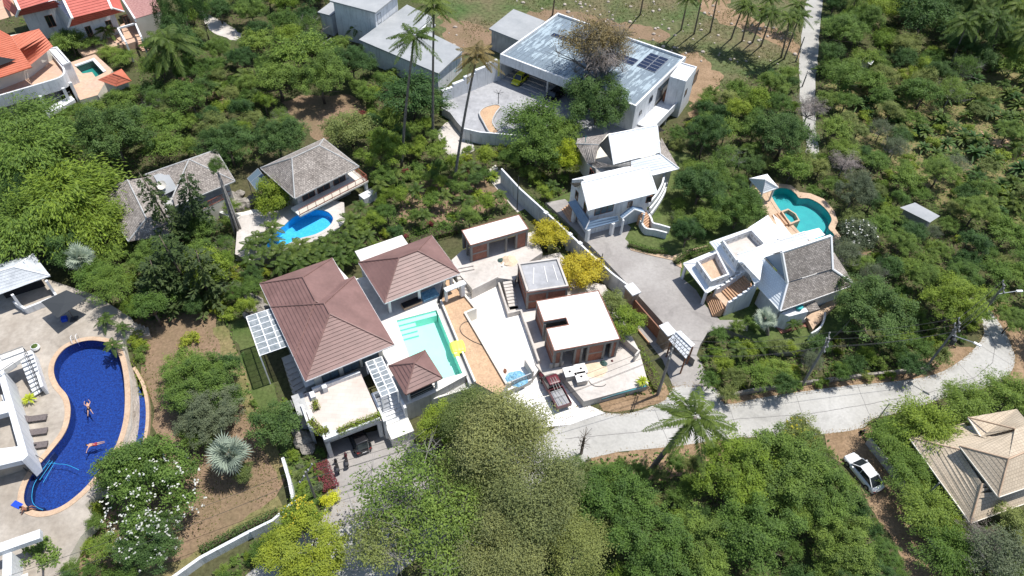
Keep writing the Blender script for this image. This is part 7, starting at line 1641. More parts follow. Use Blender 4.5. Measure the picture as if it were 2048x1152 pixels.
SCRUB = [('big', 'leaf_mid', 3, 24, 40, 3, .75), ('broad', 'leaf_mid', 2, 16, 34, 2.6, .8), ('spray', 'leaf_feather', 3, 22, 36, 2.8, .7), ('broad', 'leaf_olive', 2, 16, 28, 2.2, .8), ('broad', 'leaf_dark', 3, 18, 34, 3, .85), ('plume', 'leaf_feather', 1, 26, 38, 3, .7), ('open', 'leaf_grey', 1, 22, 34, 3, .8), ('shrub', 'leaf_bright', 2, 9, 16, .9, .9)]
BAMB = [('plume', 'leaf_feather', 4, 26, 42, 3, .7), ('plume', 'leaf_bright', 2, 26, 38, 3, .7), ('broad', 'leaf_mid', 2, 18, 28, 2.4, .8), ('shrub', 'leaf_mid', 2, 10, 18, .9, .9)]
LOWH = [('shrub', 'leaf_bright', 2, 8, 14, .7, .8), ('shrub', 'leaf_mid', 3, 8, 15, .7, .8), ('shrub', 'leaf_olive', 2, 8, 14, .7, .8), ('shrub', 'leaf_grey', 1, 8, 14, .7, .8)]
REG = [([(-60, 215), (150, 210), (270, 170), (300, 95), (330, 30), (430, -60), (640, -60), (640, 90), (700, 85), (760, 130), (560, 200), (600, 270), (500, 330), (190, 385), (200, 470), (120, 510), (-60, 500)], WOOD, 1.45, 1),
 ([(700, 120), (880, 160), (885, 230), (1000, 300), (1020, 340), (920, 380), (730, 340), (660, 270), (730, 215)], GARD, 1.4, 2),
 ([(730, 340), (930, 370), (1050, 400), (1060, 430), (920, 455), (860, 465), (720, 515), (690, 450), (760, 410)], GARD, 1.55, 3),
 ([(460, 500), (700, 480), (720, 520), (670, 515), (525, 565), (480, 640), (440, 640), (380, 560)], GARD, 1.4, 4),
 ([(180, 520), (270, 480), (480, 400), (500, 420), (470, 520), (430, 620), (290, 650), (220, 600), (150, 540)], WOOD, 1.5, 5),
 ([(970, 290), (1130, 280), (1160, 380), (1090, 400), (1010, 330)], GARD, 1.2, 6),
 ([(1300, 270), (1400, 200), (1440, 150), (1600, 120), (1615, 320), (1560, 380), (1510, 360), (1490, 460), (1400, 480), (1330, 440), (1360, 330)], WOOD, 1.3, 7),
 ([(1635, -60), (2110, -60), (2110, 120), (1900, 190), (1640, 160)], WOOD, 1.3, 8),
 ([(1630, 160), (1760, 140), (1820, 260), (1850, 400), (1800, 560), (1720, 560), (1690, 430), (1600, 370), (1625, 300)], SCRUB, 1.45, 9),
 ([(1820, 300), (2110, 380), (2110, 700), (1990, 640), (1800, 560), (1790, 420)], SCRUB, 1.5, 10),
 ([(1780, 150), (2110, 110), (2110, 380), (1900, 330), (1800, 260)], SCRUB, 1.9, 11),
 ([(1395, 700), (1440, 650), (1500, 640), (1640, 660), (1720, 575), (1800, 560), (1960, 640), (1870, 740), (1440, 790), (1390, 760)], GARD+SCRUB, 1.4, 12),
 ([(1130, 920), (1450, 890), (1660, 880), (1740, 1000), (1840, 1200), (900, 1200), (1000, 1000)], WOOD, 1.5, 13),
 ([(1740, 860), (1990, 780), (2110, 770), (2110, 830), (1830, 870), (1940, 1050), (2110, 1010), (2110, 1200), (1900, 1200), (1780, 960)], BAMB, 1.2, 14),
 ([(1110, 410), (1260, 570), (1300, 700), (1290, 760), (1220, 600), (1140, 520), (1070, 440)], GARD, 1.3, 15),
 ([(450, 640), (560, 780), (640, 900), (650, 1080), (600, 1030), (570, 930), (500, 800)], LOWH, 1.5, 16),
 ([(240, 690), (270, 660), (330, 880), (300, 890)], LOWH, 1.3, 17),
 ([(340, 1160), (560, 1050), (600, 1000), (640, 1040), (560, 1090), (460, 1200)], GARD, 1.2, 18),
 ([(120, 1030), (240, 1000), (300, 1130), (200, 1200), (90, 1160)], GARD, 1.7, 19),
 ([(1205, 800), (1330, 770), (1335, 800), (1250, 822)], LOWH, 1.8, 20),
 ([(1370, 235), (1440, 160), (1600, 120), (1590, 160), (1400, 260)], GARD, 1.6, 21),
 ([(840, -60), (1020, -60), (980, 60), (940, 90), (880, 30)], LOWH, 2.4, 22),
 ([(60, 28), (137, 58), (200, 66), (250, 110), (230, 130), (190, 112), (150, 125), (80, 55), (0, 50), (0, 30)], BAMB, 1.1, 23),
 ([(560, 200), (450, 130), (330, 130), (270, 180), (300, 260), (480, 250)], GARD, 1.5, 24),
 ([(1250, 465), (1360, 440), (1490, 460), (1430, 495), (1350, 510), (1290, 500)], LOWH, 1.4, 25),
]
NB = {}
for poly, mix, sp, sd in REG:
    r = random.Random(sd*31); pa_np = np.array(poly, float); x0, y0 = pa_np.min(0); x1, y1 = pa_np.max(0); wts = [m[2] for m in mix]
    for tr in range(int((x1-x0)*(y1-y0)/90)):
        u, v = r.uniform(x0, x1), r.uniform(y0, y1); k = r.choices(mix, wts)[0]
        if not inpoly(np.array([[u, v]]), pa_np)[0]: continue
        rr = r.uniform(k[3], k[4]); hc = k[5]*rr/((k[3]+k[4])/2)
        if blocked(CIRC*rr*.8+np.array([u, v])).any():
            rr *= .6; hc *= .6
            if rr < 7 or blocked(CIRC*rr*.85+np.array([u, v])).any(): continue
        c = P(u, v, hc); R_ = rr*(c-Vector((0, 0, H))).length/F
        if any((c.x-a)**2+(c.y-b)**2 < ((R_+q)*sp*.5)**2*(1.0 if q > R_*.5 else .5) for a, b, q in taken): continue
        kind = k[0]
        if kind == 'big' and rr < 24: kind = 'broad'
        if kind == 'broad' and rr < 13: kind = 'shrub'
        if kind == 'broad' and NB.get(kind, 0) > 245: kind = 'spray'
        if NB.get(kind, 0) > (262 if kind == 'shrub' else 290): continue
        NB[kind] = NB.get(kind, 0)+1; taken.append((c.x, c.y, R_))
        plant(kind, u, v, rr, k[1], hc, 0, k[6]*r.uniform(.85, 1.15))
# coconut grove, top right and on the hillside
for i, (b, t, r_, hc) in enumerate([((1362, 60), (1376, -5), 20, 9), ((1388, 68), (1405, -10), 20, 10), ((1420, 65), (1436, -12), 20, 10), ((1462, 78), (1490, 5), 24, 9), ((1484, 82), (1500, 15), 24, 9), ((1505, 85), (1530, 20), 24, 8), ((1522, 92), (1545, 25), 26, 9), ((1562, 115), (1580, 35), 26, 10), ((1568, 118), (1600, 30), 26, 10), ((1280, 30), (1290, -20), 16, 8), ((1105, 30), (1112, -20), 16, 8),
                                    ((1900, 130), (1935, 45), 30, 9), ((1935, 125), (1965, 30), 30, 10), ((1975, 130), (2000, 35), 32, 10), ((2005, 85), (2040, 15), 32, 9), ((1925, 60), (1950, -10), 28, 8), ((1990, 70), (2012, -5), 30, 9), ((2040, 140), (2060, 60), 30, 9), ((1700, 35), (1715, -12), 24, 7), ((1578, 60), (1598, 8), 26, 6), ((1520, 45), (1540, -5), 24, 6)]):
    t_ = palm_tall('coconut', b, t, r_, hc, 'leaf_palm', '', .13); PLANTS.append(dict(o=t_, kind='coconut', m='leaf_palm', p=P(*b, 0).xy, R=2, label=None, px=b))
# ---- hedges and planters
def hedge(pts, w, h, m, lab, z=0.0, leaf=.16, den=170):
    L = [P(u, v, z+h).xy for u, v in pts]; out = []
    for i, (a, b) in enumerate(zip(L, L[1:])):
        d = b-a; n = int(den*d.length*(w+h)); q = boxleaf(i+int(abs(a.x*7)), d.length, w, h, max(40, n), leaf); an = math.atan2(d.y, d.x); c, s_ = math.cos(an), math.sin(an)
        q = q.copy(); x = q[:, 0].copy(); q[:, 0] = x*c-q[:, 1]*s_+(a.x+b.x)/2; q[:, 1] = x*s_+q[:, 1]*c+(a.y+b.y)/2; q[:, 2] += z; out.append(q)
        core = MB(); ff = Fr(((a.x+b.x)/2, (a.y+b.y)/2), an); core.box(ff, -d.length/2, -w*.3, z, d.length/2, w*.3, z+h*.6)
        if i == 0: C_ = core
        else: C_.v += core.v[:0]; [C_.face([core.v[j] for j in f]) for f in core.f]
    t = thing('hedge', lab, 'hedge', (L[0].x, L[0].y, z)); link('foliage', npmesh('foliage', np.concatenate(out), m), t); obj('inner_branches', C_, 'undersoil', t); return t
hedge([(675, 862), (705, 848), (760, 828)], .7, .45, 'leaf_bright', 'green planter hedge along the front edge of the carport terrace', ZT+.25, .14, 260)
hedge([(620, 838), (640, 862), (655, 855)], .8, .5, 'leaf_lime', 'lime green planter hedge in the left corner of the carport terrace', ZT+.25, .14, 260)
hedge([(628, 800), (633, 815)], .6, .5, 'leaf_lime', 'small potted shrub on the left side of the carport terrace', ZT+.1, .14, 260)
hedge([(640, 925), (662, 975)], 1.5, .5, 'leaf_red', 'dark red clipped hedge beside the two motorbikes', 0, .14, 260)
hedge([(400, 1098), (470, 1062), (555, 1022)], .7, .8, 'leaf_dark', 'clipped dark hedge along the dry strip inside the bottom wall', 0, .16)
hedge([(1352, 520), (1372, 505), (1420, 490)], .8, .8, 'leaf_mid', 'clipped hedge curving beside the tan garden path', 1.2, .16)
hedge([(1385, 510), (1425, 497)], .8, .9, 'leaf_mid', 'second clipped hedge between the tan path and the low roof terrace', 1.2, .16)
hedge([(1258, 485), (1300, 497), (1335, 500)], .7, .7, 'leaf_mid', 'clipped hedge row below the spiky plants of the garden bed', 1.2, .16)
hedge([(820, 478), (870, 462), (915, 450)], 1.6, 1.2, 'leaf_mid', 'trimmed green hedge behind the brown pavilion', 0, .18, 70)
hedge([(1272, 690), (1300, 740), (1318, 775)], 1.3, .9, 'leaf_bright', 'green hedge along the lane edge right of the site terrace', 0, .18, 70)
hedge([(1052, 385), (1100, 428), (1150, 470)], 1.2, 1.2, 'leaf_mid', 'green hedge inside the long white garden wall', 0, .18, 70)
hedge([(258, 720), (290, 790)], .9, .5, 'leaf_lime', 'lime green strip hedge beside the catch basin', 0, .18, 60)
plant('shrub', 275, 683, 19, 'leaf_lime', 1, 0, .8, 'lime green round bush at the top left of the brown lawn'); plant('shrub', 382, 678, 18, 'leaf_lime', 1, 0, .7, 'lime green round bush above the low spreading trees on the lawn')
for (u, v, z, lab) in ((58, 797, ZD, 'yellow leaved potted plant above the three loungers'), (56, 912, ZD, 'yellow leaved potted plant below the three loungers'), (1285, 762, ZS, 'yellow potted plant at the right end of the site terrace')):
    c = P(u, v, z+.5); t = thing('potted_plant', lab, 'potted plant', (c.x, c.y, z)); mb = MB(); mb.lathe((c.x, c.y, z), [(.28, 0), (.38, .25), (.3, .5)], 12); obj('pot', mb, 'flower_pot', t)
    o = bpy.data.objects.new('foliage', CR['rosette'][0]); COL.objects.link(o); o.parent = t; o.location = (0, 0, .5); o.scale = (.7, .7, .7); setmat(o, 'leaf_yellow')
c = P(70, 694, ZD+.4); mb = MB(); mb.lathe((c.x, c.y, ZD), [(.3, 0), (.5, .3), (.42, .55), (.38, .56)], 14); mb.m = 1; mb.lathe((c.x, c.y, ZD), [(.37, .57), (.1, .8)], 8); tag(obj('planter_bowl', mb, ['flower_pot', 'leaf_mid']), 'white bowl planter on the deck above the large blue pool', 'planter')
c = P(219, 1070, .5); mb = MB(); mb.lathe((c.x, c.y, 0), [(.2, 0), (.45, .5), (.36, .5), (.3, .42)], 14); tag(obj('planter_bowl', mb, 'flower_pot'), 'white round bowl below the white flowered tree', 'planter')
mb = MB()
for k in range(9):
    a = k*.7; p = P(785, 822, 1.6); mb.bar(p, p+Vector((.5*math.cos(a), .5*math.sin(a), .6)), .03)
t = tag(obj('potted_branches', mb, 'pink_wood'), 'bare pinkish potted branches on the landing below the stair tower', 'plant')
# ---- undergrowth: one mass nobody could count
r = rng(77); N = 150000; px = np.stack([r.uniform(-40, 2090, N), r.uniform(-50, 1200, N)], 1); ok = np.zeros(N, bool)
for poly, mix, sp, sd in REG: ok |= inpoly(px, np.array(poly, float))
ok &= ~blocked(px); px = px[ok]
d = np.stack([px[:, 0]-1024, -(px[:, 1]-576), np.full(len(px), -F)], 1) @ np.array(R3).T; zz = np.abs(r.normal(size=len(px)))*.22+.05; t = (zz-H)/d[:, 2]; W_ = d*t[:, None]; W_[:, 2] = zz
keep_p = r.uniform(0, 1, len(px)) < np.clip((t*1.0)**2/ (np.median(t)**2), .3, 1); W_ = W_[keep_p]
n = len(W_); Nn = r.normal(size=(n, 3))*.5+np.array([0, 0, 1]); s = r.uniform(.2, .5, n)
ug = link('undergrowth', npmesh('undergrowth', quads(W_, np.cross(Nn, r.normal(size=(n, 3))), Nn, s, s*.55), 'leaf_mid')); ug['kind'] = 'stuff'; tag(ug, 'low green undergrowth covering the ground between the trees', 'undergrowth')
r = rng(78); N = 26000; px = np.stack([r.uniform(860, 1620, N), r.uniform(-60, 180, N)], 1); hp = np.array([(870,-90),(1612,-90),(1600,140),(1440,175),(1402,125),(1120,18),(1090,40),(1030,12),(960,70),(935,100)], float); ok = inpoly(px, hp); px = px[ok]
gn = np.sin(px[:, 0]*.03+px[:, 1]*.05)+np.sin(px[:, 0]*.011-px[:, 1]*.09+2)+r.normal(size=len(px))*.6; px = px[gn > -.1]
d = np.stack([px[:, 0]-1024, -(px[:, 1]-576), np.full(len(px), -F)], 1) @ np.array(R3).T; zz = np.full(len(px), .12); t = (zz-H)/d[:, 2]; W_ = d*t[:, None]; W_[:, 2] = zz; n = len(W_)
Nn = r.normal(size=(n, 3))+np.array([0, 0, .3]); s = r.uniform(.2, .5, n); gr_ = link('grass_tufts', npmesh('grass_tufts', quads(W_, np.cross(Nn, r.normal(size=(n, 3)))+np.array([0, 0, .6]), Nn, s, s*.3), 'grass_blade')); gr_['kind'] = 'stuff'; tag(gr_, 'rough grass tufts on the open hillside at the top', 'grass')
def scatter(nm, P3, m, s0, s1, w, lab, cat, up=.6, seed=5):
    r = rng(seed); n = len(P3); Nn = r.normal(size=(n, 3))*(1-up)+np.array([0, 0, up]); s = r.uniform(s0, s1, n); cloud.tone = None
    o = link(nm, npmesh(nm, quads(P3, np.cross(Nn, r.normal(size=(n, 3))), Nn, s, s*w), m)); o['kind'] = 'stuff'; tag(o, lab, cat)
r = rng(91); L_ = np.array([(p.x, p.y) for p in ROAD]); i = r.integers(0, len(L_), 6000); t = r.uniform(0, 1, 6000)[:, None]; q = L_[i-1]*(1-t)+L_[i]*t+r.normal(size=(6000, 2))*.28
scatter('leaf_litter', np.c_[q, np.full(6000, .06)], 'leaf_rust', .05, .16, .6, 'dry leaf litter gathered along the edges of the pale road', 'leaves', .9)
r = rng(92); px = np.stack([r.uniform(140, 590, 16000), r.uniform(620, 1150, 16000)], 1); px = px[inpoly(px, np.array([(255, 650), (430, 622), (470, 760), (570, 960), (560, 1040), (400, 1110), (230, 1160), (200, 1060), (320, 900), (300, 800)], float))]
px = px[(np.sin(px[:, 0]*.05)+np.sin(px[:, 1]*.043+px[:, 0]*.02)+r.normal(size=len(px))*.7) > .3]; d = np.stack([px[:, 0]-1024, -(px[:, 1]-576), np.full(len(px), -F)], 1) @ np.array(R3).T; q = d*((.06-H)/d[:, 2])[:, None]; q[:, 2] = .06
scatter('lawn_tufts', q, 'grass_blade', .1, .26, .4, 'thin dry grass tufts on the brown lawn', 'grass', .5, 6)
# ---- names that single each plant out
LANDMARKS += [('the road bend', P(1975, 690).xy), ('the middle of the pale road', P(1550, 820).xy), ('the far pale road', P(1620, 120).xy), ('the top end of the far road', P(1640, 10).xy), ('the brown clearing', P(640, 225).xy), ('the banana field', P(1850, 270).xy), ('the red earth track', P(2010, 295).xy),
              ('the dirt path', P(1780, 1010).xy), ('the bottom edge centre', P(1250, 1152).xy), ('the bottom lane mouth', P(540, 1130).xy), ('the far shed', P(1845, 425).xy), ('the top left pale path', P(440, 50).xy), ('the small path by the court', P(910, 270).xy), ('the white hut', P(1732, 125).xy), ('the orange entry stairs', P(1430, 610).xy), ('the right edge of the photo', P(2040, 520).xy), ('the top right corner', P(2040, 10).xy), ('the leaning palm foot', P(1298, 945).xy), ('the bottom right corner', P(2040, 1140).xy), ('the top edge path', P(540, -30).xy)]
ORD = ['nearest']+[w+' nearest' for w in 'second third fourth fifth sixth seventh eighth ninth tenth eleventh twelfth thirteenth fourteenth fifteenth sixteenth seventeenth eighteenth nineteenth twentieth'.split()]
B = {}
for p in PLANTS:
    nm, q = min(LANDMARKS, key=lambda l: (l[1]-p['p']).length); d = p['p']-q
    dr = ('right of' if d.x > 0 else 'left of') if abs(d.x) > abs(d.y) else ('beyond' if d.y > 0 else 'in front of')
    n_ = NOUN[p['kind']]; size = '' if p['kind'] not in ('broad', 'shrub', 'spray') else ('small ' if p['R'] < (2.2 if p['kind'] != 'shrub' else 1.1) else 'large ')
    p['d'] = d.length; p['base'] = f"{size}{TONE[p['m']]} {n_} {dr} {nm}"
    if p['label'] is None: B.setdefault(p['base'], []).append(p)
used_l = set()
for b, L in B.items():
    L.sort(key=lambda p: p['d'])
    for i, p in enumerate(L):
        p['label'] = b if len(L) == 1 else f"{b}, {ORD[min(i, len(ORD)-1)]}"
for p in PLANTS: tag(p['o'], p['label'], CATS[p['kind']], f"{NOUN[p['kind']]}s of the hillside")
from collections import Counter
print('PLANTS', Counter(p['kind'] for p in PLANTS), len(PLANTS))
# ------------------------------------------------------------------ vehicles
def loft(f, st, m_close=True):
    """body from stations (x, half width at foot, half width at top, z foot, z top), rounded section"""
    mb = MB(); rings = []
    for x, wf, wt, zf, zt in st:
        zm = zf+(zt-zf)*.55; sec = [(-wf*.92, zf), (-wf, zf+(zt-zf)*.2), (-(wf*.5+wt*.5)*1.01, zm), (-wt, zt-(zt-zf)*.1), (-wt*.82, zt), (0, zt+.015), (wt*.82, zt), (wt, zt-(zt-zf)*.1), ((wf*.5+wt*.5)*1.01, zm), (wf, zf+(zt-zf)*.2), (wf*.92, zf)]
        b = len(mb.v); mb.v += [tuple(f.w(x, y, z)) for y, z in sec]; rings.append((b, len(sec)))
    for (a, n), (b, _) in zip(rings, rings[1:]):
        for k in range(n): mb.f.append((a+k, a+(k+1) % n, b+(k+1) % n, b+k)); mb.uv.append(None); mb.mi.append(0)
    for (a, n), rev in ((rings[0], 1), (rings[-1], 0)):
        q = tuple(a+k for k in range(n)); mb.f.append(q[::-1] if rev else q); mb.uv.append(None); mb.mi.append(0)
    return mb
def wheel(parent, f, x, y, z, r, w=.2):
    mb = MB(); n = 16; s = 1 if y > 0 else -1
    a = [f.w(x+r*math.cos(2*math.pi*k/n), y-w/2, z+r*math.sin(2*math.pi*k/n)) for k in range(n)]; b = [f.w(x+r*math.cos(2*math.pi*k/n), y+w/2, z+r*math.sin(2*math.pi*k/n)) for k in range(n)]
    for k in range(n): mb.face([a[k-1], a[k], b[k], b[k-1]])
    mb.face(a[::-1]); mb.face(b); t = obj('wheel', mb, 'rubber', parent)
    mb = MB(); yy = y+s*(w/2+.01); mb.face([f.w(x+r*.6*math.cos(2*math.pi*k/10), yy, z+r*.6*math.sin(2*math.pi*k/10)) for k in range(10)]); obj('rim', mb, 'steel', t)
def car(label, A, B, zg, L, W_, Hh, paint, kind='sedan', name='parked_car'):
    """A rear and B front as photo pixels at ground height zg"""
    a, b = P(*A, zg+.8), P(*B, zg+.8); c = (a+b)/2; f = Fr(c, math.atan2(b.y-a.y, b.x-a.x)); t = thing(name, label, 'car', (c.x, c.y, zg)); h = L/2; w = W_/2; z = zg
    zb = z+.95 if kind == 'suv' else z+.82
    st = [(-h, w*.78, w*.7, z+.35, zb-.12), (-h+.12, w*.94, w*.84, z+.24, zb), (-h+.8, w, w*.9, z+.2, zb+.03), (0, w, w*.92, z+.2, zb), (h-1.15, w, w*.9, z+.2, zb-.02), (h-.5, w*.97, w*.82, z+.22, zb-.1), (h-.12, w*.86, w*.7, z+.26, zb-.2), (h, w*.68, w*.55, z+.34, zb-.32)]
    obj('body', loft(f, st), paint, t, smooth=True)
    if kind == 'sedan': cs = [(-h+.4, .84, .62, 0), (-h+1.3, .86, .66, 1), (.35, .86, .68, 1), (h-1.05, .86, .66, 0)]
    elif kind == 'hatch': cs = [(-h+.12, .84, .66, .1), (-h+.55, .86, .68, 1), (.3, .86, .7, 1), (h-1.0, .84, .62, 0)]
    else: cs = [(-h+.1, .88, .72, .1), (-h+.5, .88, .74, 1), (.5, .88, .74, 1), (h-1.2, .86, .64, 0)]
    zt = z+Hh; ct = [(x, w*a_, w*b_*(.9 if k else 1.15), zb-.02, zb+.01+(zt-zb)*k) for x, a_, b_, k in cs]
    obj('cabin', loft(f, ct), 'glass_dark', t, smooth=False)
    x1, x2 = cs[1][0], cs[2][0]; mb = loft(f, [(x1-.08, w*.5, w*.66, zt-.05, zt), (x1+.1, w*.62, w*.68, zt-.06, zt+.025), (x2-.1, w*.62, w*.68, zt-.06, zt+.025), (x2+.1, w*.5, w*.64, zt-.07, zt-.01)]); obj('roof', mb, paint, t, smooth=True)
    for s in (-1, 1):
        mb = MB()
        for (xa, ka, xb, kb) in ((cs[0][0], cs[0][3], cs[1][0], 1), (cs[3][0], 0, cs[2][0], 1), (0, 0, 0, 1)):
            q0 = f.w(xa, s*w*.85, zb); q1 = f.w(xb, s*w*(.64 if xa else .66), zt); mb.bar(q0, q1, .045)
        obj('pillars', mb, paint, t)['kind'] = 'stuff'
        for x in (-h+.85, h-.85): wheel(t, f, x, s*(w-.08), z+.32, .32)
        mb = MB(); mb.box(f, h-.32, s*w*.55-.16, zb-.36, h-.06, s*w*.55+.16, zb-.22); obj('headlight', mb, 'solar_frame', t)
        mb = MB(); mb.box(f, -h-.01, s*w*.66-.16, zb-.3, -h+.12, s*w*.66+.16, zb-.12); obj('tail_light', mb, 'tail_red', t)
        mb = MB(); mb.box(f, h-1.55, s*(w+.08)-.08, zb, h-1.4, s*(w+.08)+.08, zb+.13); obj('mirror', mb, paint, t)
    mb = MB(); mb.box(f, -h-.02, -.26, z+.45, -h, .26, z+.57); obj('number_plate', mb, 'white_paint', t)
    mb = MB(); mb.box(f, -h-.03, -w*.75, z+.28, -h+.1, w*.75, z+.4); obj('bumper', mb, 'dark_metal', t)
    return t
car('white saloon car parked on the brown dirt path', (1755, 972), (1705, 912), 0, 4.55, 1.78, 1.43, 'car_white', 'sedan')
car('bright yellow hatchback parked inside the open garage', (1051, 145), (1029, 164), 1.5, 3.9, 1.7, 1.5, 'car_yellow', 'hatch')
car('glossy black car parked half under the carport terrace', (722, 886), (706, 850), 0, 4.5, 1.85, 1.68, 'car_black', 'suv')
car('dark car deep in shadow at the right end of the open garage', (1118, 182), (1098, 196), 1.5, 4.3, 1.75, 1.5, 'car_black', 'suv')
# pickup truck
a, b = P(1126, 808, .9), P(1092, 744, .9); c = (a+b)/2; f = Fr(c, math.atan2(b.y-a.y, b.x-a.x)); L = 5.4; h = L/2; w = .88
t = thing('pickup_truck', 'maroon pickup truck with a pale load at the mouth of the building site', 'truck', (c.x, c.y, .04)); z = .04
obj('body', loft(f, [(-.1, w, w*.94, z+.45, z+1.05), (.9, w, w*.92, z+.4, z+1.08), (h-.9, w, w*.88, z+.4, z+1.04), (h-.2, w*.95, w*.8, z+.42, z+.95), (h, w*.8, w*.7, z+.5, z+.75)]), 'maroon', t, smooth=True)
obj('cab', loft(f, [(-.15, w*.95, w*.8, z+1.0, z+1.6), (0, w*.96, w*.82, z+1.0, z+1.75), (1.1, w*.96, w*.82, z+1.0, z+1.78), (1.75, w*.92, w*.74, z+1.0, z+1.12)]), 'glass_dark', t)
obj('roof', loft(f, [(-.1, w*.6, w*.76, z+1.68, z+1.76), (.1, w*.7, w*.8, z+1.68, z+1.8), (1.0, w*.7, w*.8, z+1.68, z+1.8), (1.2, w*.6, w*.74, z+1.66, z+1.74)]), 'maroon', t, smooth=True)
mb = MB(); mb.box(f, -h, -w, z+.6, -.25, w, z+.72); obj('bed_floor', mb, 'dark_metal', t)
for (x0, y0, x1, y1) in ((-h, -w, -.25, -w+.07), (-h, w-.07, -.25, w), (-h, -w+.08, -h+.07, w-.08), (-.32, -w+.08, -.25, w-.08)):
    mb = MB(); mb.box(f, x0, y0, z+.73, x1, y1, z+1.2); obj('bed_side', mb, 'maroon', t)
mb = MB(); mb.box(f, -h+.2, -w+.18, z+.73, -.45, w-.18, z+1.0); obj('load', mb, 'court', t)
for k, y in enumerate((-.45, 0, .45)): mb = MB(); mb.bar(f.w(-h+.1, y, z+1.25), f.w(.7, y*.6, z+1.95), .03); obj('rack_bar', mb, 'dark_metal', t)
for x in (-1.6, 1.7):
    for s in (-1, 1): wheel(t, f, x, s*(w-.08), z+.37, .37, .24)
# motorbikes
def motorbike(u, v, ang, lab, paint='car_black'):
    c = P(u, v, .4); f = Fr(c, ang); t = thing('motorbike', lab, 'motorbike', (c.x, c.y, 0), group='dark motorbikes')
    for x in (-.62, .62): wheel(t, f, x, 0, .28, .28, .1)
    mb = loft(f, [(-.75, .08, .12, .55, .72), (-.4, .14, .16, .4, .82), (.05, .13, .14, .35, .8), (.3, .1, .1, .35, .6)]); obj('body', mb, paint, t, smooth=True)
    mb = loft(f, [(-.7, .1, .13, .78, .84), (-.3, .13, .14, .78, .88), (.1, .09, .1, .78, .84)]); obj('saddle', mb, 'rubber', t, smooth=True)
    mb = loft(f, [(.42, .16, .12, .35, .95), (.55, .18, .1, .45, 1.0), (.66, .1, .07, .6, .85)]); obj('front_fairing', mb, paint, t, smooth=True)
    mb = MB(); mb.bar(f.w(.45, -.33, 1.02), f.w(.45, .33, 1.02), .025); mb.bar(f.w(.62, 0, .28), f.w(.45, 0, 1.02), .035); obj('handlebar', mb, 'dark_metal', t)
    mb = MB(); mb.box(f, -.95, -.16, .8, -.62, .16, 1.05); obj('rear_box', mb, 'dark_metal', t)
motorbike(674, 932, math.radians(115), 'dark motorbike beside the red hedge, left of the two on the forecourt')
motorbike(693, 920, math.radians(110), 'dark motorbike nearer the black car, right of the two on the forecourt', 'maroon')
motorbike(1734, 872, math.radians(125), 'black motorbike parked under the feathery clump at the top of the dirt path')
# ------------------------------------------------------------------ poles and wires
POLES = {}
def pole(k, u, v, h, lab, r=.16, arms=1, trafo=False, lamp=None, m='pole_concrete', zg=0):
    p = P(u, v, zg); t = thing('utility_pole', lab, 'utility pole', p); mb = MB(); mb.bar(p, p+Vector((0, 0, h)), r*1.25, 4 if r > .1 else 6, r*.85); obj('shaft', mb, m, t)
    for j in range(arms):
        z = h-.35-.9*j; d = Vector((.35, .94, 0)); mb = MB(); mb.bar(p+d*-1.1+Vector((0, 0, z)), p+d*1.1+Vector((0, 0, z)), .07); obj('crossarm', mb, 'dark_metal', t)
        for q in (-1, -.35, .35, 1): mb = MB(); b = p+d*q+Vector((0, 0, z)); mb.lathe(b, [(.04, 0), (.09, .08), (.05, .14), (.08, .2), (.02, .28)], 8); obj('insulator', mb, 'grey_wall', t)
    if trafo:
        for q in (-.55, .15, .8):
            mb = MB(); b = p+Vector((.35*q+.45, .94*q, h-2.9)); mb.lathe(b, [(.05, -.02), (.26, 0), (.26, .75), (.1, .85)], 10); obj('transformer', mb, 'dark_metal', t)
    if lamp:
        d = Vector((*lamp, 0)); z = h*.78; mb = MB(); mb.bar(p+Vector((0, 0, z)), p+d*1.0+Vector((0, 0, z+.5)), .05, 6); obj('lamp_arm', mb, 'steel', t)
        q = Fr(p+d, math.atan2(d.y, d.x)); mb = MB(); mb.box(q, -.1, -.13, z+.42, .65, .13, z+.56); obj('lamp_head', mb, 'white_paint', t)
    POLES[k] = (p, h); return t
pole('A', 1315, 790, 9.2, 'concrete utility pole at the lane mouth beside the little tiled gate roof', arms=2)
pole('B', 1601, 776, 9.2, 'concrete utility pole with dark insulators halfway along the pale road', arms=2)
pole('C', 1843, 746, 9.2, 'concrete utility pole with transformers before the road bend', arms=2, trafo=True, lamp=(1.8, -1.4))
pole('D', 1947, 648, 7.2, 'concrete utility pole with a street lamp inside the road bend', arms=1, lamp=(2.2, .2))
pole('F', 632, 1000, 5.8, 'grey pole with a small crossarm above the yellow flowered bush', .13, 1)
pole('E', 1752, 842, 3.6, 'short thin pole at the lower side of the pale road', .07, 0, m='steel')
pole('J', 1828, 1016, 5.4, 'plain thin pole leaning over the feathery clumps by the dirt path', .09, 0)
pole('H1', 1591, 124, 5.0, 'thin pole at the upper end of the far pale road', .1, 0)
pole('H2', 1604, 174, 2.8, 'thin pole with a crossarm beside the far pale road', .1, 1)
pole('H3', 1609, 274, 2.6, 'thin pole at the near end of the far pale road', .1, 0)
pole('I1', 1197, 555, 4.4, 'dark thin post between the golden bush and the long white wall', .06, 0, m='dark_metal')
pole('I2', 1034, 420, 6.0, 'dark thin post at the pale path by the farthest slab roof', .06, 0, m='dark_metal')
pole('G', 1162, 908, 3.4, 'dark stub post wrapped in dry twigs at the road edge', .14, 0, m='bark')
p, h_ = POLES['G']; mb = MB(); rr = random.Random(4)
for k in range(40): z = rr.uniform(1, 4); mb.bar(p+Vector((0, 0, z)), p+Vector((rr.uniform(-.7, .7), rr.uniform(-.7, .7), z+rr.uniform(.2, 1.0))), .02, 3)
tw = tag(obj('twigs', mb, 'bark'), 'dry vine twigs tangled round the dark stub post', 'twigs'); tw['kind'] = 'stuff'
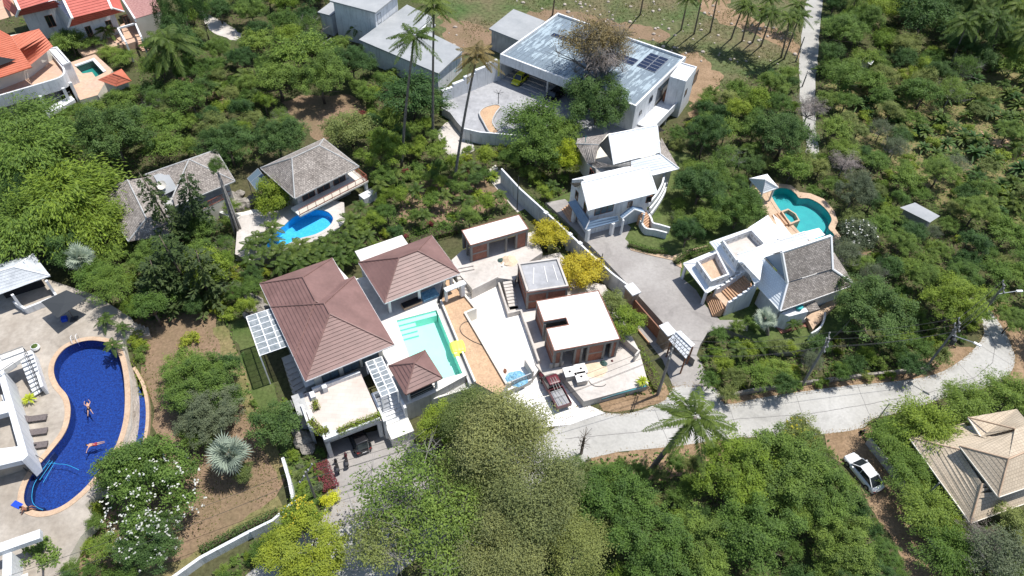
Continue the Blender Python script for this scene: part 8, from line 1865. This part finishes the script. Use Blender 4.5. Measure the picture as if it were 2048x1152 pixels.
def wire(k1, k2, zo, off, sag=.8, lab='', r=.02):
    (p, h1_), (q, h2_) = [POLES[k] if isinstance(k, str) else k for k in (k1, k2)]; d = Vector((.35, .94, 0))*off; a = p+d+Vector((0, 0, h1_+zo)); b = q+d+Vector((0, 0, h2_+zo)); mb = MB()
    mb.tube([a.lerp(b, s/16)-Vector((0, 0, sag*4*(s/16)*(1-s/16))) for s in range(17)], r, 4); return mb
OFF = (P(2120, 560, 0), 8.0); OFL = (P(-260, 1330, 0), 6.0); OFR = (P(1500, 1500, 0), 8)
for (k1, k2, nm) in (('A', 'B', 'between the lane mouth pole and the pole halfway along the road'), ('B', 'C', 'between the halfway pole and the transformer pole'), ('C', 'D', 'between the transformer pole and the lamp pole'), ('A', 'F', 'from the lane mouth pole across the site towards the forecourt pole'), ('F', OFL, 'from the forecourt pole over the brown lawn to the lower left')):
    for off, zo, w_ in ((-1, -.1, 'far'), (1, -.1, 'near')) if k1 == 'F' else ((-1, -.1, 'far upper'), (.0, -.1, 'middle upper'), (1, -.1, 'near upper'), (.1, -1.6, 'lowest')):
        tag(obj('power_cable', wire(k1, k2, zo, off, 1.1 if k1 in 'AF' else .6), 'wire'), f'{w_} cable {nm}'.replace('between the', 'between')[:110], 'cable', 'overhead cables')
# ------------------------------------------------------------------ people
def person(name_lab, f, z, J, shorts, hair=True, face_dir=(0, 1, .2), skin='skin', extra=None):
    """J: joint name -> (x, y, z) in the frame; the body is one skinned surface"""
    E_ = [('pelvis', 'belly'), ('belly', 'chest'), ('chest', 'neck'), ('neck', 'head'), ('head', 'crown')]
    Rr = dict(pelvis=.13, belly=.12, chest=.145, neck=.055, head=.085, crown=.07)
    for s in 'lr':
        E_ += [('chest', 'sh'+s), ('sh'+s, 'el'+s), ('el'+s, 'wr'+s), ('wr'+s, 'pa'+s), ('pelvis', 'hip'+s), ('hip'+s, 'kn'+s), ('kn'+s, 'an'+s), ('an'+s, 'to'+s)]
        Rr.update({'sh'+s: .06, 'el'+s: .042, 'wr'+s: .03, 'pa'+s: .035, 'hip'+s: .085, 'kn'+s: .06, 'an'+s: .038, 'to'+s: .03})
        w_, p_ = Vector(J['wr'+s]), Vector(J['pa'+s]); d = (p_-w_).normalized(); sd = d.cross(Vector((0, 0, 1))).normalized()
        for k, (o, l) in enumerate(((-.03, .075), (-.01, .09), (.012, .085), (.032, .065), (-.05, .05))):
            J[f'f{k}{s}'] = tuple(p_+sd*o*1.2+d*(l if k < 4 else .01)+Vector((0, 0, -.01))); E_.append(('pa'+s, f'f{k}{s}')); Rr[f'f{k}{s}'] = .009
    names = list(J); me = bpy.data.meshes.new('body'); me.from_pydata([f.w(J[n][0], J[n][1], z+J[n][2]) for n in names], [(names.index(a), names.index(b)) for a, b in E_], [])
    c = f.w(J['pelvis'][0], J['pelvis'][1], z+J['pelvis'][2]-.1); t = thing('person', name_lab, 'person', c)
    o = link('body', me, t); me.materials.append(MATS[skin]); md = o.modifiers.new('skin', 'SKIN'); sv = me.skin_vertices[0].data
    for i, n in enumerate(names): sv[i].radius = (Rr[n], Rr[n])
    sv[names.index('pelvis')].use_root = True; md.use_smooth_shade = True; sb_ = o.modifiers.new('sub', 'SUBSURF'); sb_.levels = 1; sb_.render_levels = 2
    W2 = lambda n, dz=0: f.w(J[n][0], J[n][1], z+J[n][2]+dz)
    mb = MB(); mb.tube([W2('belly').lerp(W2('pelvis'), .6), W2('pelvis')], .16, 12, .17)
    for s in 'lr': mb.tube([W2('pelvis').lerp(W2('hip'+s), .6), W2('hip'+s), W2('hip'+s).lerp(W2('kn'+s), .55)], .115, 10, .095)
    obj('shorts', mb, shorts, t, smooth=True)['kind'] = 'stuff'
    hd = W2('head').lerp(W2('crown'), .5); up = (W2('crown')-W2('head')).normalized(); fd = Vector(face_dir).normalized()
    mb = MB(); n = 10
    for i in range(5):
        for k in range(n):
            def q(i_, k_): ph_ = math.pi*.62*i_/5; th = 2*math.pi*k_/n; a = up.orthogonal().normalized(); b2 = up.cross(a); return hd-fd*.02+(up*math.cos(ph_)+(a*math.cos(th)+b2*math.sin(th))*math.sin(ph_))*.115
            mb.face([q(i, k), q(i, k+1), q(i+1, k+1), q(i+1, k)])
    obj('hair', mb, 'black_cloth', t, smooth=True)
    mb = MB(); sd = up.cross(fd).normalized()
    for s in (-1, 1): mb.lathe(hd+fd*.09+sd*.035*s, [(.004, -.01), (.013, 0), (.004, .01)], 6)
    obj('eyes', mb, 'black_cloth', t)['kind'] = 'stuff'
    mb = MB(); mb.bar(hd+fd*.09+up*.01, hd+fd*.12-up*.035, .016, 5); obj('nose', mb, skin, t)
    return t
hp_ = P(176.5, 815, ZD-.1); hd_ = P(172, 799, ZD-.1); f = Fr(hp_, math.atan2(hd_.y-hp_.y, hd_.x-hp_.x)-math.pi/2)
J = dict(pelvis=(0, 0, 0), belly=(0, .18, 0), chest=(0, .38, .0), neck=(0, .55, .02), head=(0, .66, .04), crown=(0, .74, .05))
for s, q in (('l', -1), ('r', 1)): J.update({'sh'+s: (.19*q, .46, 0), 'el'+s: (.3*q, .7, -.02), 'wr'+s: (.24*q, .93, 0), 'pa'+s: (.21*q, 1.01, 0), 'hip'+s: (.1*q, -.1, 0), 'kn'+s: (.15*q, -.5, -.03), 'an'+s: (.24*q, -.9, -.02), 'to'+s: (.27*q, -1.04, -.04)})
person('swimmer in black shorts floating with both arms stretched forward in the pool', f, ZD-.15, J, 'black_cloth', face_dir=(0, 0, -1))
hp_ = P(187, 889, ZD-.1); hd_ = P(176, 891, ZD-.1); f = Fr(hp_, math.atan2(hd_.y-hp_.y, hd_.x-hp_.x)-math.pi/2)
J = dict(pelvis=(0, 0, 0), belly=(0, .17, .01), chest=(0, .36, .02), neck=(-.03, .52, .02), head=(-.06, .62, .04), crown=(-.1, .69, .05))
J.update(shl=(-.18, .42, 0), ell=(-.28, .22, -.12), wrl=(-.3, .05, -.22), pal=(-.3, -.03, -.25), shr=(.18, .44, 0), elr=(.42, .55, -.02), wrr=(.66, .6, -.02), par=(.74, .6, -.02), hipl=(-.1, -.1, 0), knl=(-.17, -.48, -.03), anl=(-.2, -.88, -.03), tol=(-.2, -1.02, -.05), hipr=(.1, -.1, 0), knr=(.0, -.5, -.05), anr=(-.05, -.9, -.04), tor=(-.05, -1.04, -.06))
person('swimmer in red shorts doing a stroke near the lower end of the pool', f, ZD-.15, {k: (-v[0], v[1], v[2]) for k, v in J.items()}, 'red_cloth', face_dir=(0, 0, -1))
c = P(52, 1019, ZD+.15); f = Fr(c, math.radians(-60))
J = dict(pelvis=(0, 0, .13), belly=(0, -.06, .3), chest=(0, -.14, .5), neck=(0, -.17, .67), head=(0, -.18, .78), crown=(0, -.17, .88), shl=(-.19, -.15, .56), ell=(-.27, -.3, .33), wrl=(-.26, -.42, .1), pal=(-.26, -.47, .05), shr=(.19, -.15, .56), elr=(.28, -.28, .33), wrr=(.26, -.4, .1), par=(.26, -.46, .05), hipl=(-.1, .08, .13), knl=(-.14, .48, .2), anl=(-.14, .62, -.15), tol=(-.14, .75, -.18), hipr=(.1, .08, .13), knr=(.14, .48, .2), anr=(.14, .62, -.15), tor=(.14, .75, -.18))
person('tanned person sitting on the rim at the lower end of the blue pool', f, ZD, J, 'black_cloth', face_dir=tuple(f.w(0, 1)-f.w(0, 0)), skin='skin_tan')
mb = MB(); ff = Fr(P(35, 1010, ZD), math.radians(-20)); mb.box(ff, -.55, -.28, ZD-.01, .45, .28, ZD+.04); tag(obj('towel', mb, 'blue_cloth'), 'bright blue towel on the deck beside the sitting person', 'towel')
t = thing('pool_ladder', 'curved steel pool ladder at the upper end of the large blue pool', 'ladder', P(152, 680, ZD))
for du in (0, 10):
    b = P(147+du, 682-du*.3, ZD); d = Vector((.25, -.9, 0)); mb = MB(); mb.tube([b-d*.3, b-d*.3+Vector((0, 0, .7)), b+d*.2+Vector((0, 0, .85)), b+d*.5+Vector((0, 0, .1)), b+d*.5-Vector((0, 0, .6))], .03, 6); obj('rail', mb, 'white_paint', t, smooth=True)
for k, (A_, B_) in enumerate((((78, 918), (92, 926)), ((54, 943), (70, 953)))):
    a, b = P(*A_, ZD), P(*B_, ZD); mb = MB(); mb.tube([a, a+Vector((0, 0, .8)), b+Vector((0, 0, .8)), b], .03, 6); tag(obj('handrail', mb, 'dark_metal', smooth=True), ('upper' if k == 0 else 'lower')+' steel handrail over the corner steps of the large blue pool', 'handrail')
